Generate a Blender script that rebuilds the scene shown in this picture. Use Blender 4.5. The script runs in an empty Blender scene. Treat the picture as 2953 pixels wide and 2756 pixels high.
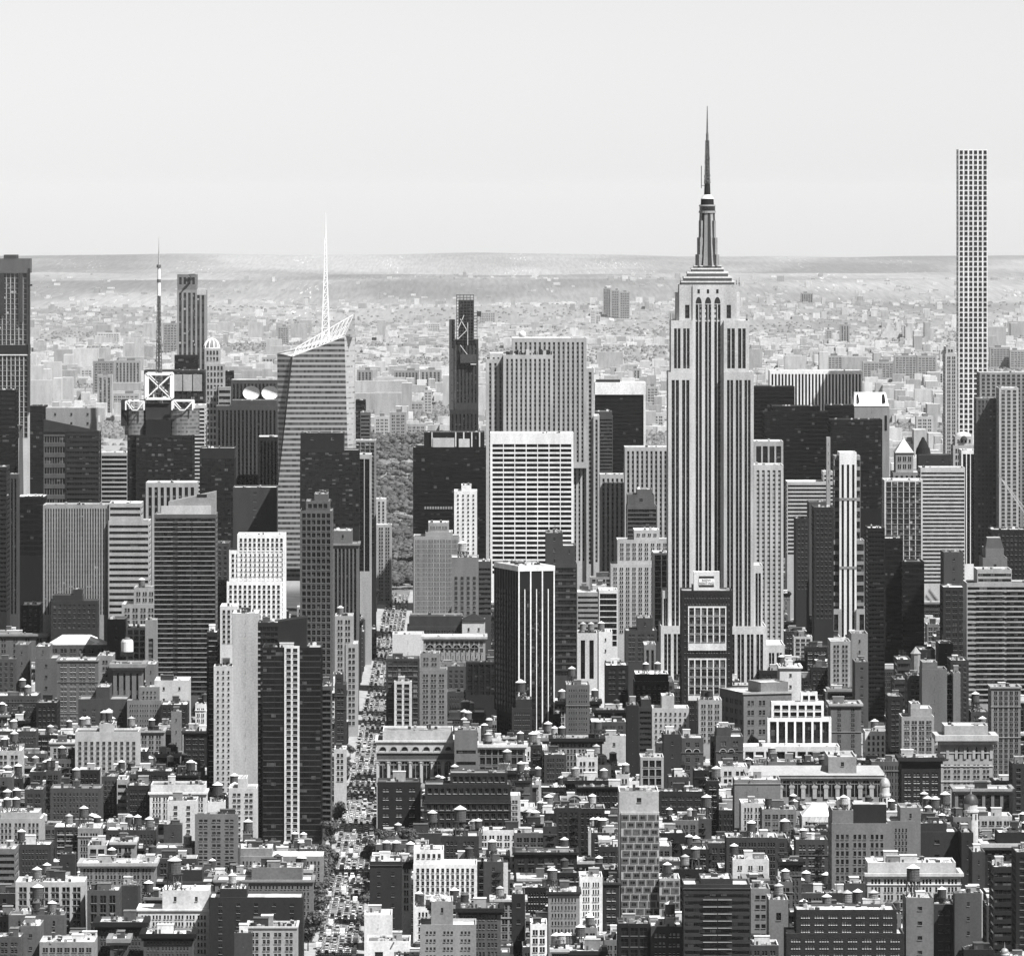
import bpy, math, random
import numpy as np
rnd = random.Random(7)
S = bpy.context.scene
# ------------------------------------------------------------------ camera, sky, sun, exposure
F, VPX, EY, CZ = 18716.0, 1347.0, 557.0, 380.0     # focal length (photo pixels), vanishing point, eye level, eye height (m)
cd = bpy.data.cameras.new('camera'); cam = bpy.data.objects.new('camera', cd); S.collection.objects.link(cam)
cam.location = (0, 0, CZ); cam.rotation_euler = (math.pi/2, 0, 0)
cd.sensor_width = 36; cd.lens = 36*F/2953; cd.shift_x = (1476.5-VPX)/2953; cd.shift_y = -(1378-EY)/2953
cd.clip_start = 20; cd.clip_end = 90000
S.camera = cam
SUN = np.array([0.44, -0.385, 0.81]); SUN /= np.linalg.norm(SUN)
W = bpy.data.worlds.new('World'); S.world = W; W.use_nodes = True
nt = W.node_tree; bg = nt.nodes['Background']
sky = nt.nodes.new('ShaderNodeTexSky'); sky.sky_type = 'NISHITA'; sky.sun_disc = False
sky.sun_elevation = math.asin(SUN[2]); sky.sun_rotation = math.atan2(SUN[0], SUN[1])
sky.altitude = 0; sky.air_density = 1.0; sky.dust_density = 0.15; sky.ozone_density = 1.0
bw = nt.nodes.new('ShaderNodeRGBToBW')                # the photograph is black and white
nt.links.new(sky.outputs[0], bw.inputs[0]); nt.links.new(bw.outputs[0], bg.inputs[0])
bg.inputs[1].default_value = 0.0618
sd = bpy.data.lights.new('sun', 'SUN'); sd.energy = 5.0; sd.angle = math.radians(0.5); sd.color = (1, 1, 1)
so = bpy.data.objects.new('sun', sd); S.collection.objects.link(so)
from mathutils import Vector
so.rotation_euler = Vector(-SUN).to_track_quat('-Z', 'Y').to_euler(); so.location = (800, -800, 1500)
S.view_settings.view_transform = 'Standard'; S.view_settings.look = 'None'; S.view_settings.gamma = 1
S.view_settings.exposure = 0.85
S.cycles.use_denoising = True; S.cycles.max_bounces = 4; S.cycles.diffuse_bounces = 2; S.cycles.glossy_bounces = 2
S.cycles.volume_bounces = 2; S.cycles.caustics_reflective = False; S.cycles.caustics_refractive = False
HAZE = 0.45e-5
# ------------------------------------------------------------------ materials
MATS = {}
def _new(k):
    m = bpy.data.materials.new(k); m.use_nodes = True
    b = m.node_tree.nodes['Principled BSDF']; MATS[k] = m
    return m, m.node_tree.nodes, m.node_tree.links, b
def g4(v): return (v, v, v, 1)
def wall(a, amt=.34):
    """masonry, render or stone of albedo a, unevenly weathered"""
    k = 'masonry_%03d' % round(a*1000)
    if k in MATS: return k
    a = a*(.2+.74*a)                                     # tones were read off the picture: to albedo
    m, N, L, b = _new(k); b.inputs['Roughness'].default_value = .85; b.inputs['Specular IOR Level'].default_value = .25
    geo = N.new('ShaderNodeNewGeometry'); mp = N.new('ShaderNodeMapping'); mp.inputs['Scale'].default_value = (.16, .16, .035)
    L.new(geo.outputs['Position'], mp.inputs[0])
    n1 = N.new('ShaderNodeTexNoise'); n1.inputs['Scale'].default_value = 1; n1.inputs['Detail'].default_value = 5; L.new(mp.outputs[0], n1.inputs[0])
    n2 = N.new('ShaderNodeTexNoise'); n2.inputs['Scale'].default_value = .9; n2.inputs['Detail'].default_value = 3; L.new(geo.outputs['Position'], n2.inputs[0])
    ad = N.new('ShaderNodeMath'); ad.operation = 'ADD'; L.new(n1.outputs[0], ad.inputs[0]); L.new(n2.outputs[0], ad.inputs[1])
    oi = N.new('ShaderNodeObjectInfo')
    a2 = N.new('ShaderNodeMath'); a2.operation = 'MULTIPLY_ADD'; L.new(oi.outputs['Random'], a2.inputs[0]); a2.inputs[1].default_value = .25; L.new(ad.outputs[0], a2.inputs[2])
    mr = N.new('ShaderNodeMapRange'); mr.inputs[1].default_value = .65; mr.inputs[2].default_value = 1.6
    mr.inputs[3].default_value = a*(1-amt); mr.inputs[4].default_value = min(a*(1+amt), .9); L.new(a2.outputs[0], mr.inputs[0])
    L.new(mr.outputs[0], b.inputs['Base Color']); return k
def glass(a=.035, br=.16, cell=2.6):
    """window glass: dark, a share of the panes with pale blinds drawn"""
    k = 'glass_%03d_%02d' % (round(a*1000), round(br*100))
    if k in MATS: return k
    a = a*.7
    m, N, L, b = _new(k); b.inputs['Roughness'].default_value = .12
    geo = N.new('ShaderNodeNewGeometry'); sn = N.new('ShaderNodeVectorMath'); sn.operation = 'SNAP'
    sn.inputs[1].default_value = (cell, cell, 1.9); L.new(geo.outputs['Position'], sn.inputs[0])
    wn = N.new('ShaderNodeTexWhiteNoise'); L.new(sn.outputs[0], wn.inputs[0])
    cr = N.new('ShaderNodeValToRGB'); e = cr.color_ramp.elements
    e[0].position = 0; e[0].color = g4(a*.4); e[1].position = 1; e[1].color = g4(min(.6, a*4+.22) if a > .021 else a*3+.05)
    x = cr.color_ramp.elements.new(1-br); x.color = g4(a*1.1)
    x = cr.color_ramp.elements.new(min(.995, 1-br*.5)); x.color = g4(a*2.5+.04)
    L.new(wn.outputs[0], cr.inputs[0]); L.new(cr.outputs[0], b.inputs['Base Color']); return k
def plain(name, a, rough=.7, metal=0., noise=.3, sc=.6):
    k = name
    if k in MATS: return k
    m, N, L, b = _new(k); b.inputs['Roughness'].default_value = rough; b.inputs['Metallic'].default_value = metal
    b.inputs['Specular IOR Level'].default_value = .3
    geo = N.new('ShaderNodeNewGeometry'); n = N.new('ShaderNodeTexNoise'); n.inputs['Scale'].default_value = sc; n.inputs['Detail'].default_value = 4
    L.new(geo.outputs['Position'], n.inputs[0])
    mr = N.new('ShaderNodeMapRange'); mr.inputs[1].default_value = .3; mr.inputs[2].default_value = .7
    mr.inputs[3].default_value = a*(1-noise); mr.inputs[4].default_value = min(.92, a*(1+noise)); L.new(n.outputs[0], mr.inputs[0])
    L.new(mr.outputs[0], b.inputs['Base Color']); return k
def roofm(a):
    """roofing laid in patches, stained"""
    k = 'roofing_%02d' % round(a*100)
    if k in MATS: return k
    m, N, L, b = _new(k); b.inputs['Roughness'].default_value = .9; b.inputs['Specular IOR Level'].default_value = .2
    geo = N.new('ShaderNodeNewGeometry'); vo = N.new('ShaderNodeTexVoronoi'); vo.inputs['Scale'].default_value = .13; vo.distance = 'MANHATTAN'; L.new(geo.outputs['Position'], vo.inputs[0])
    n = N.new('ShaderNodeTexNoise'); n.inputs['Scale'].default_value = .35; n.inputs['Detail'].default_value = 5; L.new(geo.outputs['Position'], n.inputs[0])
    sp = N.new('ShaderNodeSeparateColor'); L.new(vo.outputs['Color'], sp.inputs[0])
    ma = N.new('ShaderNodeMath'); ma.operation = 'ADD'; L.new(sp.outputs[0], ma.inputs[0]); L.new(n.outputs[0], ma.inputs[1])
    mr = N.new('ShaderNodeMapRange'); mr.inputs[1].default_value = .45; mr.inputs[2].default_value = 1.45; mr.inputs[3].default_value = a*.55; mr.inputs[4].default_value = min(.9, a*1.3); L.new(ma.outputs[0], mr.inputs[0])
    L.new(mr.outputs[0], b.inputs['Base Color']); return k
def banded(name, fh, frac, wa, ga, mull=0.):
    """storeys of glass between pale spandrels, laid out by height above the street (for slanted walls)"""
    if name in MATS: return name
    m, N, L, b = _new(name); b.inputs['Roughness'].default_value = .25
    geo = N.new('ShaderNodeNewGeometry'); sp = N.new('ShaderNodeSeparateXYZ'); L.new(geo.outputs['Position'], sp.inputs[0])
    dv = N.new('ShaderNodeMath'); dv.operation = 'DIVIDE'; dv.inputs[1].default_value = fh; L.new(sp.outputs[2], dv.inputs[0])
    fr = N.new('ShaderNodeMath'); fr.operation = 'FRACT'; L.new(dv.outputs[0], fr.inputs[0])
    lt = N.new('ShaderNodeMath'); lt.operation = 'LESS_THAN'; lt.inputs[1].default_value = frac; L.new(fr.outputs[0], lt.inputs[0])
    sn = N.new('ShaderNodeVectorMath'); sn.operation = 'SNAP'; sn.inputs[1].default_value = (1.6, 50, fh); L.new(geo.outputs['Position'], sn.inputs[0])
    wn = N.new('ShaderNodeTexWhiteNoise'); L.new(sn.outputs[0], wn.inputs[0])
    mr = N.new('ShaderNodeMapRange'); mr.inputs[3].default_value = ga; mr.inputs[4].default_value = ga*3.5; L.new(wn.outputs[0], mr.inputs[0])
    mx = N.new('ShaderNodeMix'); mx.data_type = 'FLOAT'; L.new(lt.outputs[0], mx.inputs[0]); mx.inputs[2].default_value = wa; L.new(mr.outputs[0], mx.inputs[3])
    L.new(mx.outputs[0], b.inputs['Base Color']); return name
# ------------------------------------------------------------------ mesh collector (numpy)
def rotz(p, a):
    c, s = math.cos(a), math.sin(a); q = np.array(p, float); r = q.copy()
    r[..., 0] = q[..., 0]*c-q[..., 1]*s; r[..., 1] = q[..., 0]*s+q[..., 1]*c; return r
class MB:
    def __init__(s): s.q = []; s.m = []; s.keys = []
    def mi(s, k):
        if k not in s.keys: s.keys.append(k)
        return s.keys.index(k)
    def quads(s, P, k):
        P = np.asarray(P, float).reshape(-1, 4, 3)
        if len(P): s.q.append(P); s.m.append(np.full(len(P), s.mi(k)) if isinstance(k, str) else np.asarray(k))
    def box(s, x0, x1, y0, y1, z0, z1, k, top=None, bottom=True):
        a = [(x0, y0), (x1, y0), (x1, y1), (x0, y1)]
        for i in range(4):
            p, q = a[i], a[(i+1) % 4]
            s.quads([[(*p, z0), (*q, z0), (*q, z1), (*p, z1)]], k)
        s.quads([[(*c, z1) for c in a]], top or k)
        if bottom: s.quads([[(*c, z0) for c in a[::-1]]], k)
    def prism(s, n, cx, cy, r0, r1, z0, z1, k, caps=True, ph=0., sx=1., sy=1.):
        t = np.arange(n)*2*math.pi/n+ph; c, d = np.cos(t)*sx, np.sin(t)*sy
        for i in range(n):
            j = (i+1) % n
            s.quads([[(cx+r0*c[i], cy+r0*d[i], z0), (cx+r0*c[j], cy+r0*d[j], z0), (cx+r1*c[j], cy+r1*d[j], z1), (cx+r1*c[i], cy+r1*d[i], z1)]], k)
            if caps and r1 > .01:
                s.quads([[(cx, cy, z1), (cx+r1*c[i], cy+r1*d[i], z1), (cx+r1*c[j], cy+r1*d[j], z1), (cx, cy, z1)]], caps if isinstance(caps, str) else k)
    def lathe(s, n, cx, cy, prof, k):
        for (r0, z0), (r1, z1) in zip(prof[:-1], prof[1:]): s.prism(n, cx, cy, r0, r1, z0, z1, k, caps=False)
    def beam(s, p, q, r, k):
        p = np.array(p, float); q = np.array(q, float); d = q-p; d /= np.linalg.norm(d)+1e-9
        u = np.cross(d, (0, 0, 1) if abs(d[2]) < .9 else (1, 0, 0)); u /= np.linalg.norm(u); v = np.cross(d, u)
        c = [(u+v)*r, (v-u)*r, (-u-v)*r, (u-v)*r]
        s.quads([[p+c[i], p+c[(i+1) % 4], q+c[(i+1) % 4], q+c[i]] for i in range(4)], k)
    def truss(s, cx, cy, z0, z1, w0, w1, n, r, k, diag=True):
        zz = np.linspace(z0, z1, n+1); ww = np.linspace(w0, w1, n+1)
        C = [(-1, -1), (1, -1), (1, 1), (-1, 1)]
        P = lambda i, j: (cx+C[j % 4][0]*ww[i], cy+C[j % 4][1]*ww[i], zz[i])
        for i in range(n):
            for j in range(4):
                s.beam(P(i, j), P(i+1, j), r, k)
                if diag:
                    s.beam(P(i, j), P(i+1, j+1), r*.6, k); s.beam(P(i+1, j), P(i+1, j+1), r*.6, k)
    def field(s, xs, zs, D, K, o, u, n):
        """one wall: a rectilinear grid of cells, each at its own depth D (<= 0) with material K (-1 = an opening left out)"""
        xs = np.asarray(xs, float); zs = np.asarray(zs, float); o, u, n = map(lambda t: np.array(t, float), (o, u, n))
        def P(x, z, d): return o+np.multiply.outer(x, u)+np.multiply.outer(d, n)+np.multiply.outer(z, np.array((0, 0, 1.)))
        I, J = np.nonzero(K >= 0); d = D[I, J]
        s.quads(np.stack([P(xs[I], zs[J], d), P(xs[I+1], zs[J], d), P(xs[I+1], zs[J+1], d), P(xs[I], zs[J+1], d)], 1), K[I, J])
        a, b = D[:-1], D[1:]; I, J = np.nonzero(a != b); da, db = a[I, J], b[I, J]
        km = np.where(da > db, K[:-1][I, J], K[1:][I, J]); x = xs[I+1]
        s.quads(np.stack([P(x, zs[J], da), P(x, zs[J], db), P(x, zs[J+1], db), P(x, zs[J+1], da)], 1), np.maximum(km, 0))
        a, b = D[:, :-1], D[:, 1:]; I, J = np.nonzero(a != b); da, db = a[I, J], b[I, J]
        km = np.where(da > db, K[:, :-1][I, J], K[:, 1:][I, J]); z = zs[J+1]
        s.quads(np.stack([P(xs[I], z, da), P(xs[I+1], z, da), P(xs[I+1], z, db), P(xs[I], z, db)], 1), np.maximum(km, 0))
    def build(s, name, parent=None, loc=(0, 0, 0), rz=0., smooth=False):
        o = bpy.data.objects.new(name, s.mesh(name, smooth)); S.collection.objects.link(o)
        o.location = loc; o.rotation_euler = (0, 0, rz); o.parent = parent
        return o
    def mesh(s, name, smooth=False):
        Q = np.concatenate(s.q); Mi = np.concatenate(s.m).astype(np.int32); n = len(Q)
        V = Q.reshape(-1, 3); R = np.round(V*200).astype(np.int64); R -= R.min(0)
        span = R.max(0)+1; key = (R[:, 0]*span[1]+R[:, 1])*span[2]+R[:, 2]
        _, first, inv = np.unique(key, return_index=True, return_inverse=True)
        me = bpy.data.meshes.new(name); me.vertices.add(len(first)); me.vertices.foreach_set('co', V[first].astype(np.float32).ravel())
        T = inv.reshape(n, 4); deg = (T[:, 0] == T[:, 3]) | (T[:, 2] == T[:, 3]); same = (T[:, 0] == T[:, 1]) | (T[:, 1] == T[:, 2])
        ok = ~same; T = T[ok]; deg = deg[ok]; Mi = Mi[ok]
        tot = np.where(deg, 3, 4).astype(np.int32); st = np.concatenate([[0], np.cumsum(tot)[:-1]]).astype(np.int32)
        lv = np.concatenate([T[i, :tot[i]] for i in range(len(T))]) if deg.any() else T.ravel()
        me.loops.add(len(lv)); me.loops.foreach_set('vertex_index', lv.astype(np.int32))
        me.polygons.add(len(T)); me.polygons.foreach_set('loop_start', st); me.polygons.foreach_set('loop_total', tot)
        me.polygons.foreach_set('material_index', Mi)
        me.polygons.foreach_set('use_smooth', np.full(len(T), bool(smooth)))
        for k in s.keys: me.materials.append(MATS[k])
        me.update(calc_edges=True); return me
def empty(name, loc, rz=0.):
    o = bpy.data.objects.new(name, None); S.collection.objects.link(o); o.location = loc; o.rotation_euler = (0, 0, rz); o.empty_display_size = 5
    return o
def tag(o, label=None, cat=None, group=None, kind=None):
    for k, v in (('label', label), ('category', cat), ('group', group), ('kind', kind)):
        if v: o[k] = v
    return o
def put(name, me, parent=None, loc=(0, 0, 0), rz=0.):
    o = bpy.data.objects.new(name, me); S.collection.objects.link(o); o.location = loc; o.rotation_euler = (0, 0, rz); o.parent = parent
    return o
# photo coordinates: enlarged crops the place was measured in -> photo pixels -> metres
REG = dict(A=(0, 650, 1.855), B=(950, 650, 1.855), C=(1953, 400, 1.855), D=(0, 1500, 1.988), E=(950, 1500, 1.988), F=(1953, 1300, 1.988),
           G=(0, 2000, 1.988), H=(950, 2000, 1.988), I=(1953, 2000, 1.988))
for i, (x, y) in enumerate([(0, 2230), (740, 2230), (1480, 2230), (2213, 2230), (0, 1720), (740, 1720), (1480, 1720), (2213, 1720)]): REG[str(i+1)] = (x, y, 2.6865)
def px(r, zx): return REG[r][0]+zx/REG[r][2]
def py(r, zy): return REG[r][1]+zy/REG[r][2]
def XA(p, Y): return (p-VPX)*Y/F
def ZA(p, Y): return CZ-(p-EY)*Y/F
REARTH = 6.371e6
def drop(Y): return -Y*Y/(2*REARTH)
# ------------------------------------------------------------------ walls with real openings
def st(mode='punch', **k):
    d = dict(mode=mode, bw=3.4, wf=.48, fh=3.7, hf=.57, rec=.35, ml=1., mt=2.2, g=1, gg=.16, sp=.1, gl=(.025, .14), fr=.1, mb=0., mw=.16); d.update(k); return d
ST = dict(punch=st(), pair=st(bw=5.2, wf=.64, g=2), triple=st(bw=6.6, wf=.74, g=3, fh=4.2, hf=.6), quad=st(bw=8., wf=.78, g=4, fh=4.1, hf=.6),
          loft=st(bw=4.6, wf=.72, fh=4.2, hf=.62, g=2, gg=.08), frame=st(bw=5., wf=.78, fh=4.6, hf=.74, rec=.7, mt=1.4),
          vert=st('vert', bw=3., wf=.5, hf=.6, rec=.6, mt=3.), ribbon=st('horiz', hf=.5, rec=.4, ml=.6, bw=2.2),
          curt=st('curt', bw=3., fh=3.9, hf=.6, mt=1.5), blank=st(bw=13., wf=.13, fh=7.6, hf=.26), apt=st('horiz', fh=3.0, hf=.66, rec=.9, ml=.5, bw=2.6))
OPEN = []          # every window opening, to be glazed after all walls stand
NEAR = 12.
def layout(Wd, H, s, zmin):
    ml = min(s['ml'], Wd*.08); n = max(1, round((Wd-2*ml)/s['bw'])); bay = (Wd-2*ml)/n; g = s['g']
    X = [0.]
    if s['mode'] == 'horiz': X += [ml, Wd-ml]
    elif s['mode'] == 'curt':
        for b in range(n): X += [ml*.3+b*(Wd-ml*.6)/n+s['mw']/2, ml*.3+(b+1)*(Wd-ml*.6)/n-s['mw']/2]
    else:
        ww = s['wf']*bay; gap = ww*s['gg']; w = (ww-gap*(g-1))/g
        for b in range(n):
            x = ml+b*bay+(bay-ww)/2
            for i in range(g): X += [x+i*(w+gap), x+i*(w+gap)+w]
    X.append(Wd)
    fh = s['fh']; z = H-s['mt']; Z = []
    lo = max(zmin, s['mb'], .5)
    while z-fh > lo:
        t = z-fh*(1-s['hf'])*.4; Z = [t-fh*s['hf'], t]+Z; z -= fh
    return np.array(X), np.array([0.]+Z+[H])
def wall_face(mb, root, Wd, H, s, zmin, o, u, n, wk, parts, rz):
    xs, zs = layout(Wd, H, s, zmin); nx, nz = len(xs)-1, len(zs)-1
    kw = mb.mi(wk); K = np.full((nx, nz), kw); D = np.zeros((nx, nz)); rec = s['rec']
    fx = np.arange(nx) % 2 == 1; fz = np.arange(nz) % 2 == 1; Wm = np.outer(fx, fz)
    o = np.array(o, float); u = np.array(u, float); n = np.array(n, float)
    gk = glass(*s['gl']); mode = s['mode']
    if not fz.any(): mode = 'plain'
    if mode == 'plain': xs = np.array([0, Wd]); zs = np.array([0., H]); K = np.array([[kw]]); D = np.zeros((1, 1))
    elif mode == 'curt':
        D[Wm] = -s['mw']; K[Wm] = mb.mi(gk); sp = np.outer(fx, ~fz); sp[:, 0] = sp[:, -1] = False
        D[sp] = -.1; K[sp] = mb.mi(wall(s['sp']))
    else:
        if mode == 'vert':
            V = np.outer(fx, np.ones(nz, bool)); V[:, 0] = V[:, -1] = False
            if not parts:
                D[V] = -rec*.6; K[V] = mb.mi(wall(s['sp'])); D[Wm] = -rec; K[Wm] = mb.mi(gk)
            else: D[V] = -rec; K[V] = -1
        elif not parts: D[Wm] = -rec; K[Wm] = mb.mi(gk)
        else: D[Wm] = -rec; K[Wm] = -1
        if parts:
            if mode == 'vert': cells = [(xs[i], xs[i+1], zs[1], zs[-2]) for i in range(1, nx, 2)]; kind = 'strip'
            else: cells = [(xs[i], xs[i+1], zs[j], zs[j+1]) for j in range(nz-2, 0, -2) for i in range(1, nx, 2)]; kind = 'band' if mode == 'horiz' else 'win'
            for (a, b, c, d) in cells:
                p = o+u*a-n*rec+np.array((0, 0, c)); OPEN.append((root, kind, b-a, d-c, p, rz, s, parts*(b-a)*(d-c), (zs[1:-1]-zs[1]) if mode == 'vert' else None))
    mb.field(xs, zs, D, K, o, u, n)
PANES = {}
def pane_mesh(kind, w, h, s, zz=None):
    key = (kind, round(w, 2), round(h, 2), s['gl'], s['fr'], s['sp'], s['bw'] if kind == 'band' else 0, len(zz) if zz is not None else 0)
    if key in PANES: return PANES[key]
    m = MB(); fk = m.mi(wall(s['fr'])); gk = m.mi(glass(*s['gl'])); b = .12
    if kind == 'win':
        xs = [0, b, w/2-b/2, w/2+b/2, w-b, w] if w > 2.2 else [0, b, w-b, w]; zs = [0, b, h*.52, h*.52+b, h-b, h]
        K = np.full((len(xs)-1, 5), fk); D = np.zeros_like(K, float); K[1::2, 1::2] = gk; D[1::2, 1::2] = -.08
    elif kind == 'band':
        n = max(1, round(w/s['bw'])); e = np.linspace(0, w, n+1); xs = [0]
        for i in range(n): xs += [e[i]+.09, e[i+1]-.09]
        xs += [w]; zs = [0, .08, h-.08, h]; K = np.full((len(xs)-1, 3), fk); D = np.zeros_like(K, float); K[1::2, 1] = gk; D[1::2, 1] = -.08
    else:
        xs = [0, w]; zs = zz; K = np.full((1, len(zz)-1), m.mi(wall(s['sp']))); D = np.zeros_like(K, float); K[0, 0::2] = gk; D[0, 0::2] = -.2
    if kind == 'win' and w < 5: m.box(-.12, w+.12, -s['rec']-.28, -.004, -.3, -.02, wall(max(.3, min(.75, s['fr']+.25))))
    m.field(xs, zs, D, K, (0, 0, 0), (1, 0, 0), (0, -1, 0)); PANES[key] = m.mesh({'win': 'window', 'band': 'window_band', 'strip': 'window_strip'}[kind]); return PANES[key]
def glaze(budget):
    """each opening gets its window; where one building has very many, those past the limit form one part"""
    from collections import Counter, defaultdict
    order = sorted(range(len(OPEN)), key=lambda i: -OPEN[i][7]); used = Counter(); rest = defaultdict(list); left = budget
    for i in order:
        root, kind, w, h, p, rz, s, ar, zz = OPEN[i]
        if used[root.name, kind] < 100 and left > 0:
            used[root.name, kind] += 1; left -= 1
            put({'win': 'window', 'band': 'window_band', 'strip': 'window_strip'}[kind], pane_mesh(kind, w, h, s, zz), root, p, rz)
        else: rest[root.name].append(OPEN[i])
    for nm, L in rest.items():
        m = MB()
        for root, kind, w, h, p, rz, s, ar, zz in L:
            u = np.array((math.cos(rz), math.sin(rz), 0)); z = np.array((0, 0, 1.)); p = np.array(p)
            if kind == 'strip':
                for j in range(len(zz)-1): m.quads([[p+z*zz[j], p+u*w+z*zz[j], p+u*w+z*zz[j+1], p+z*zz[j+1]]], glass(*s['gl']) if j % 2 == 0 else wall(s['sp']))
            else:
                m.quads([[p, p+u*w, p+u*w+z*h, p+z*h]], glass(*s['gl'])); v = np.array((math.sin(rz), -math.cos(rz), 0))
                if kind == 'win' and w < 5:
                    f = wall(max(.3, min(.75, s['fr']+.25))); a, b = p+v*(s['rec']+.28)-u*.12, p+v*(s['rec']+.28)+u*(w+.12); c, d = p-u*.12, p+u*(w+.12)
                    m.quads([[a-z*.3, b-z*.3, b-z*.02, a-z*.02], [a-z*.02, b-z*.02, d-z*.02, c-z*.02]], f); q = p+v*.05+z*h*.52; m.quads([[q, q+u*w, q+u*w+z*.13, q+z*.13]], f)
        o = m.build('window_rows', L[0][0]); o['kind'] = 'stuff'
def roof_part(root, x0, x1, y0, y1, z1, tone, cap, par=1.0):
    m = MB(); t = .45; k = roofm(tone); c = wall(cap); z = z1-par
    m.quads([[(x0+t, y0+t, z), (x1-t, y0+t, z), (x1-t, y1-t, z), (x0+t, y1-t, z)]], k)
    O = [(x0, y0), (x1, y0), (x1, y1), (x0, y1)]; I_ = [(x0+t, y0+t), (x1-t, y0+t), (x1-t, y1-t), (x0+t, y1-t)]
    for i in range(4):
        j = (i+1) % 4
        m.quads([[(*O[i], z1), (*O[j], z1), (*I_[j], z1), (*I_[i], z1)]], c); m.quads([[(*I_[i], z1), (*I_[j], z1), (*I_[j], z), (*I_[i], z)]], c)
    return m.build('roof', root)
BOXES = {}
def rooftop_box(root, x, y, z, w, d, h, tone, name='bulkhead'):
    key = (name, round(w, 1), round(d, 1), round(h, 1), tone)
    if key not in BOXES:
        m = MB(); k = wall(tone); m.box(-w/2, w/2, -d/2, d/2, 0, h, k, roofm(.7 if tone > .2 else .35), bottom=False)
        if name == 'bulkhead':
            m.box(-w/2-.2, w/2+.2, -d/2-.2, d/2+.2, h+.003, h+.3, wall(min(.8, tone*1.3+.1)))
            m.box(-w/2+.8, -w/2+1.8, -d/2-.06, -d/2+.05, .1, 2.2, plain('dark_door', .05))
        else:
            m.prism(8, 0, 0, min(w, d)*.34, min(w, d)*.34, h, h+.35, plain('steel_fan', .45, .5, .3))
        BOXES[key] = m.mesh(name)
    return put(name, BOXES[key], root, (x, y, z))
def tank_proto(tone, lid, r, h, leg, n=14):
    root = empty('water_tank', (0, 0, 0)); m = MB(); k = plain('tank_staves_%02d' % round(tone*100), tone, .85, 0, .45, 2.)
    m.prism(n, 0, 0, r, r*.97, leg, leg+h, k)
    for i in range(5): m.prism(n, 0, 0, r*1.015, r*1.015, leg+.3+i*h*.2, leg+.42+i*h*.2, plain('tank_hoop', .05), caps=False)
    m.build('barrel', root)
    m = MB(); m.prism(n, 0, 0, r*1.12, .12, leg+h+.004, leg+h+r*.62, plain('tank_lid_%02d' % round(lid*100), lid, .7, 0, .25)); m.prism(n, 0, 0, .01, r*1.12, leg+h-.1, leg+h+.004, 'tank_lid_%02d' % round(lid*100), caps=False); m.build('lid', root)
    m = MB(); k = plain('dark_steel', .06, .6)
    if leg > .5:
        c = [(-1, -1), (1, -1), (1, 1), (-1, 1)]; q = r*.72
        for i in range(4):
            a, b = c[i], c[(i+1) % 4]
            m.beam((a[0]*q*1.1, a[1]*q*1.1, -.3), (a[0]*q, a[1]*q, leg), .16, k); m.beam((a[0]*q*1.1, a[1]*q*1.1, 0), (b[0]*q, b[1]*q, leg), .08, k)
            m.beam((b[0]*q*1.1, b[1]*q*1.1, 0), (a[0]*q, a[1]*q, leg), .08, k)
        m.box(-r*.95, r*.95, -r*.95, r*.95, leg-.3, leg-.004, k)
    else: m.box(-r*.95, r*.95, -r*.95, r*.95, -.2, leg-.004, k)
    m.build('stand', root); return root
def copy_tree(o, parent=None):
    c = o.copy(); S.collection.objects.link(c); c.parent = parent
    for ch in list(o.children): copy_tree(ch, c)
    return c
FE = {}
def fire_escape(root, x, yf, ztop, fh):
    if fh not in FE:
        m = MB(); k = plain('iron_black', .025, .6); w = 1.9
        for i in range(5):
            z = -i*fh-fh*.8; m.box(-w, w, -1.15, -.02, z, z+.12, k)
            for a in (0.45, .95): m.box(-w, w, -1.15, -1.09, z+a, z+a+.07, k)
            for a in np.linspace(-w, w, 7): m.box(a-.03, a+.03, -1.15, -1.09, z+.12, z+.95, k)
            if i < 4: s_ = 1 if i % 2 else -1; m.beam((-s_*w*.7, -.75, z), (s_*w*.7, -.75, z-fh+.1), .14, k)
        FE[fh] = m.mesh('fire_escape')
    return put('fire_escape', FE[fh], root, (x, yf, ztop))
DUCTS = []
def roof_clutter(root, x0, x1, y0, y1, z, n):
    if not DUCTS:
        for L_, w_, t in ((5, .7, .5), (8, .5, .35), (3.5, .9, .6), (6.5, .4, .12)):
            m = MB(); k = wall(t); m.box(-L_/2, L_/2, -w_/2, w_/2, .35, .35+w_, k); m.box(L_/2-w_, L_/2, w_/2+.003, w_/2+L_*.4, .35, .35+w_*.9, k)
            for a in (-.4, 0, .4): m.box(a*L_-.1, a*L_+.1, -.1, .1, -.1, .347, k)
            DUCTS.append(('roof_duct', m.mesh('roof_duct')))
        for h_, w_, t in ((2.4, .55, .12), (1.7, .4, .3), (3.2, .7, .16)):
            m = MB(); k = wall(t); m.box(-w_, w_, -w_, w_, -.1, h_, k); m.box(-w_*1.15, w_*1.15, -w_*1.15, w_*1.15, h_+.003, h_+.22, wall(.5)); DUCTS.append(('chimney', m.mesh('chimney')))
        m = MB(); k = plain('dark_steel', .06, .6); m.beam((0, 0, -.2), (0, 0, 5.5), .09, k)
        for a in (3.2, 4.2, 5.1): m.beam((-.9, 0, a), (.9, 0, a), .06, k)
        DUCTS.append(('roof_aerial', m.mesh('roof_aerial')))
    for _ in range(n):
        nm, me = rnd.choice(DUCTS)
        if x1-x0 < 7 or y1-y0 < 6: continue
        put(nm, me, root, (rnd.uniform(x0+3.2, x1-3.2), rnd.uniform(y0+2, y1-2), z), rnd.choice((0, math.pi/2, math.pi)) if nm == 'roof_duct' and x1-x0 > 14 else 0)
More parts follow.
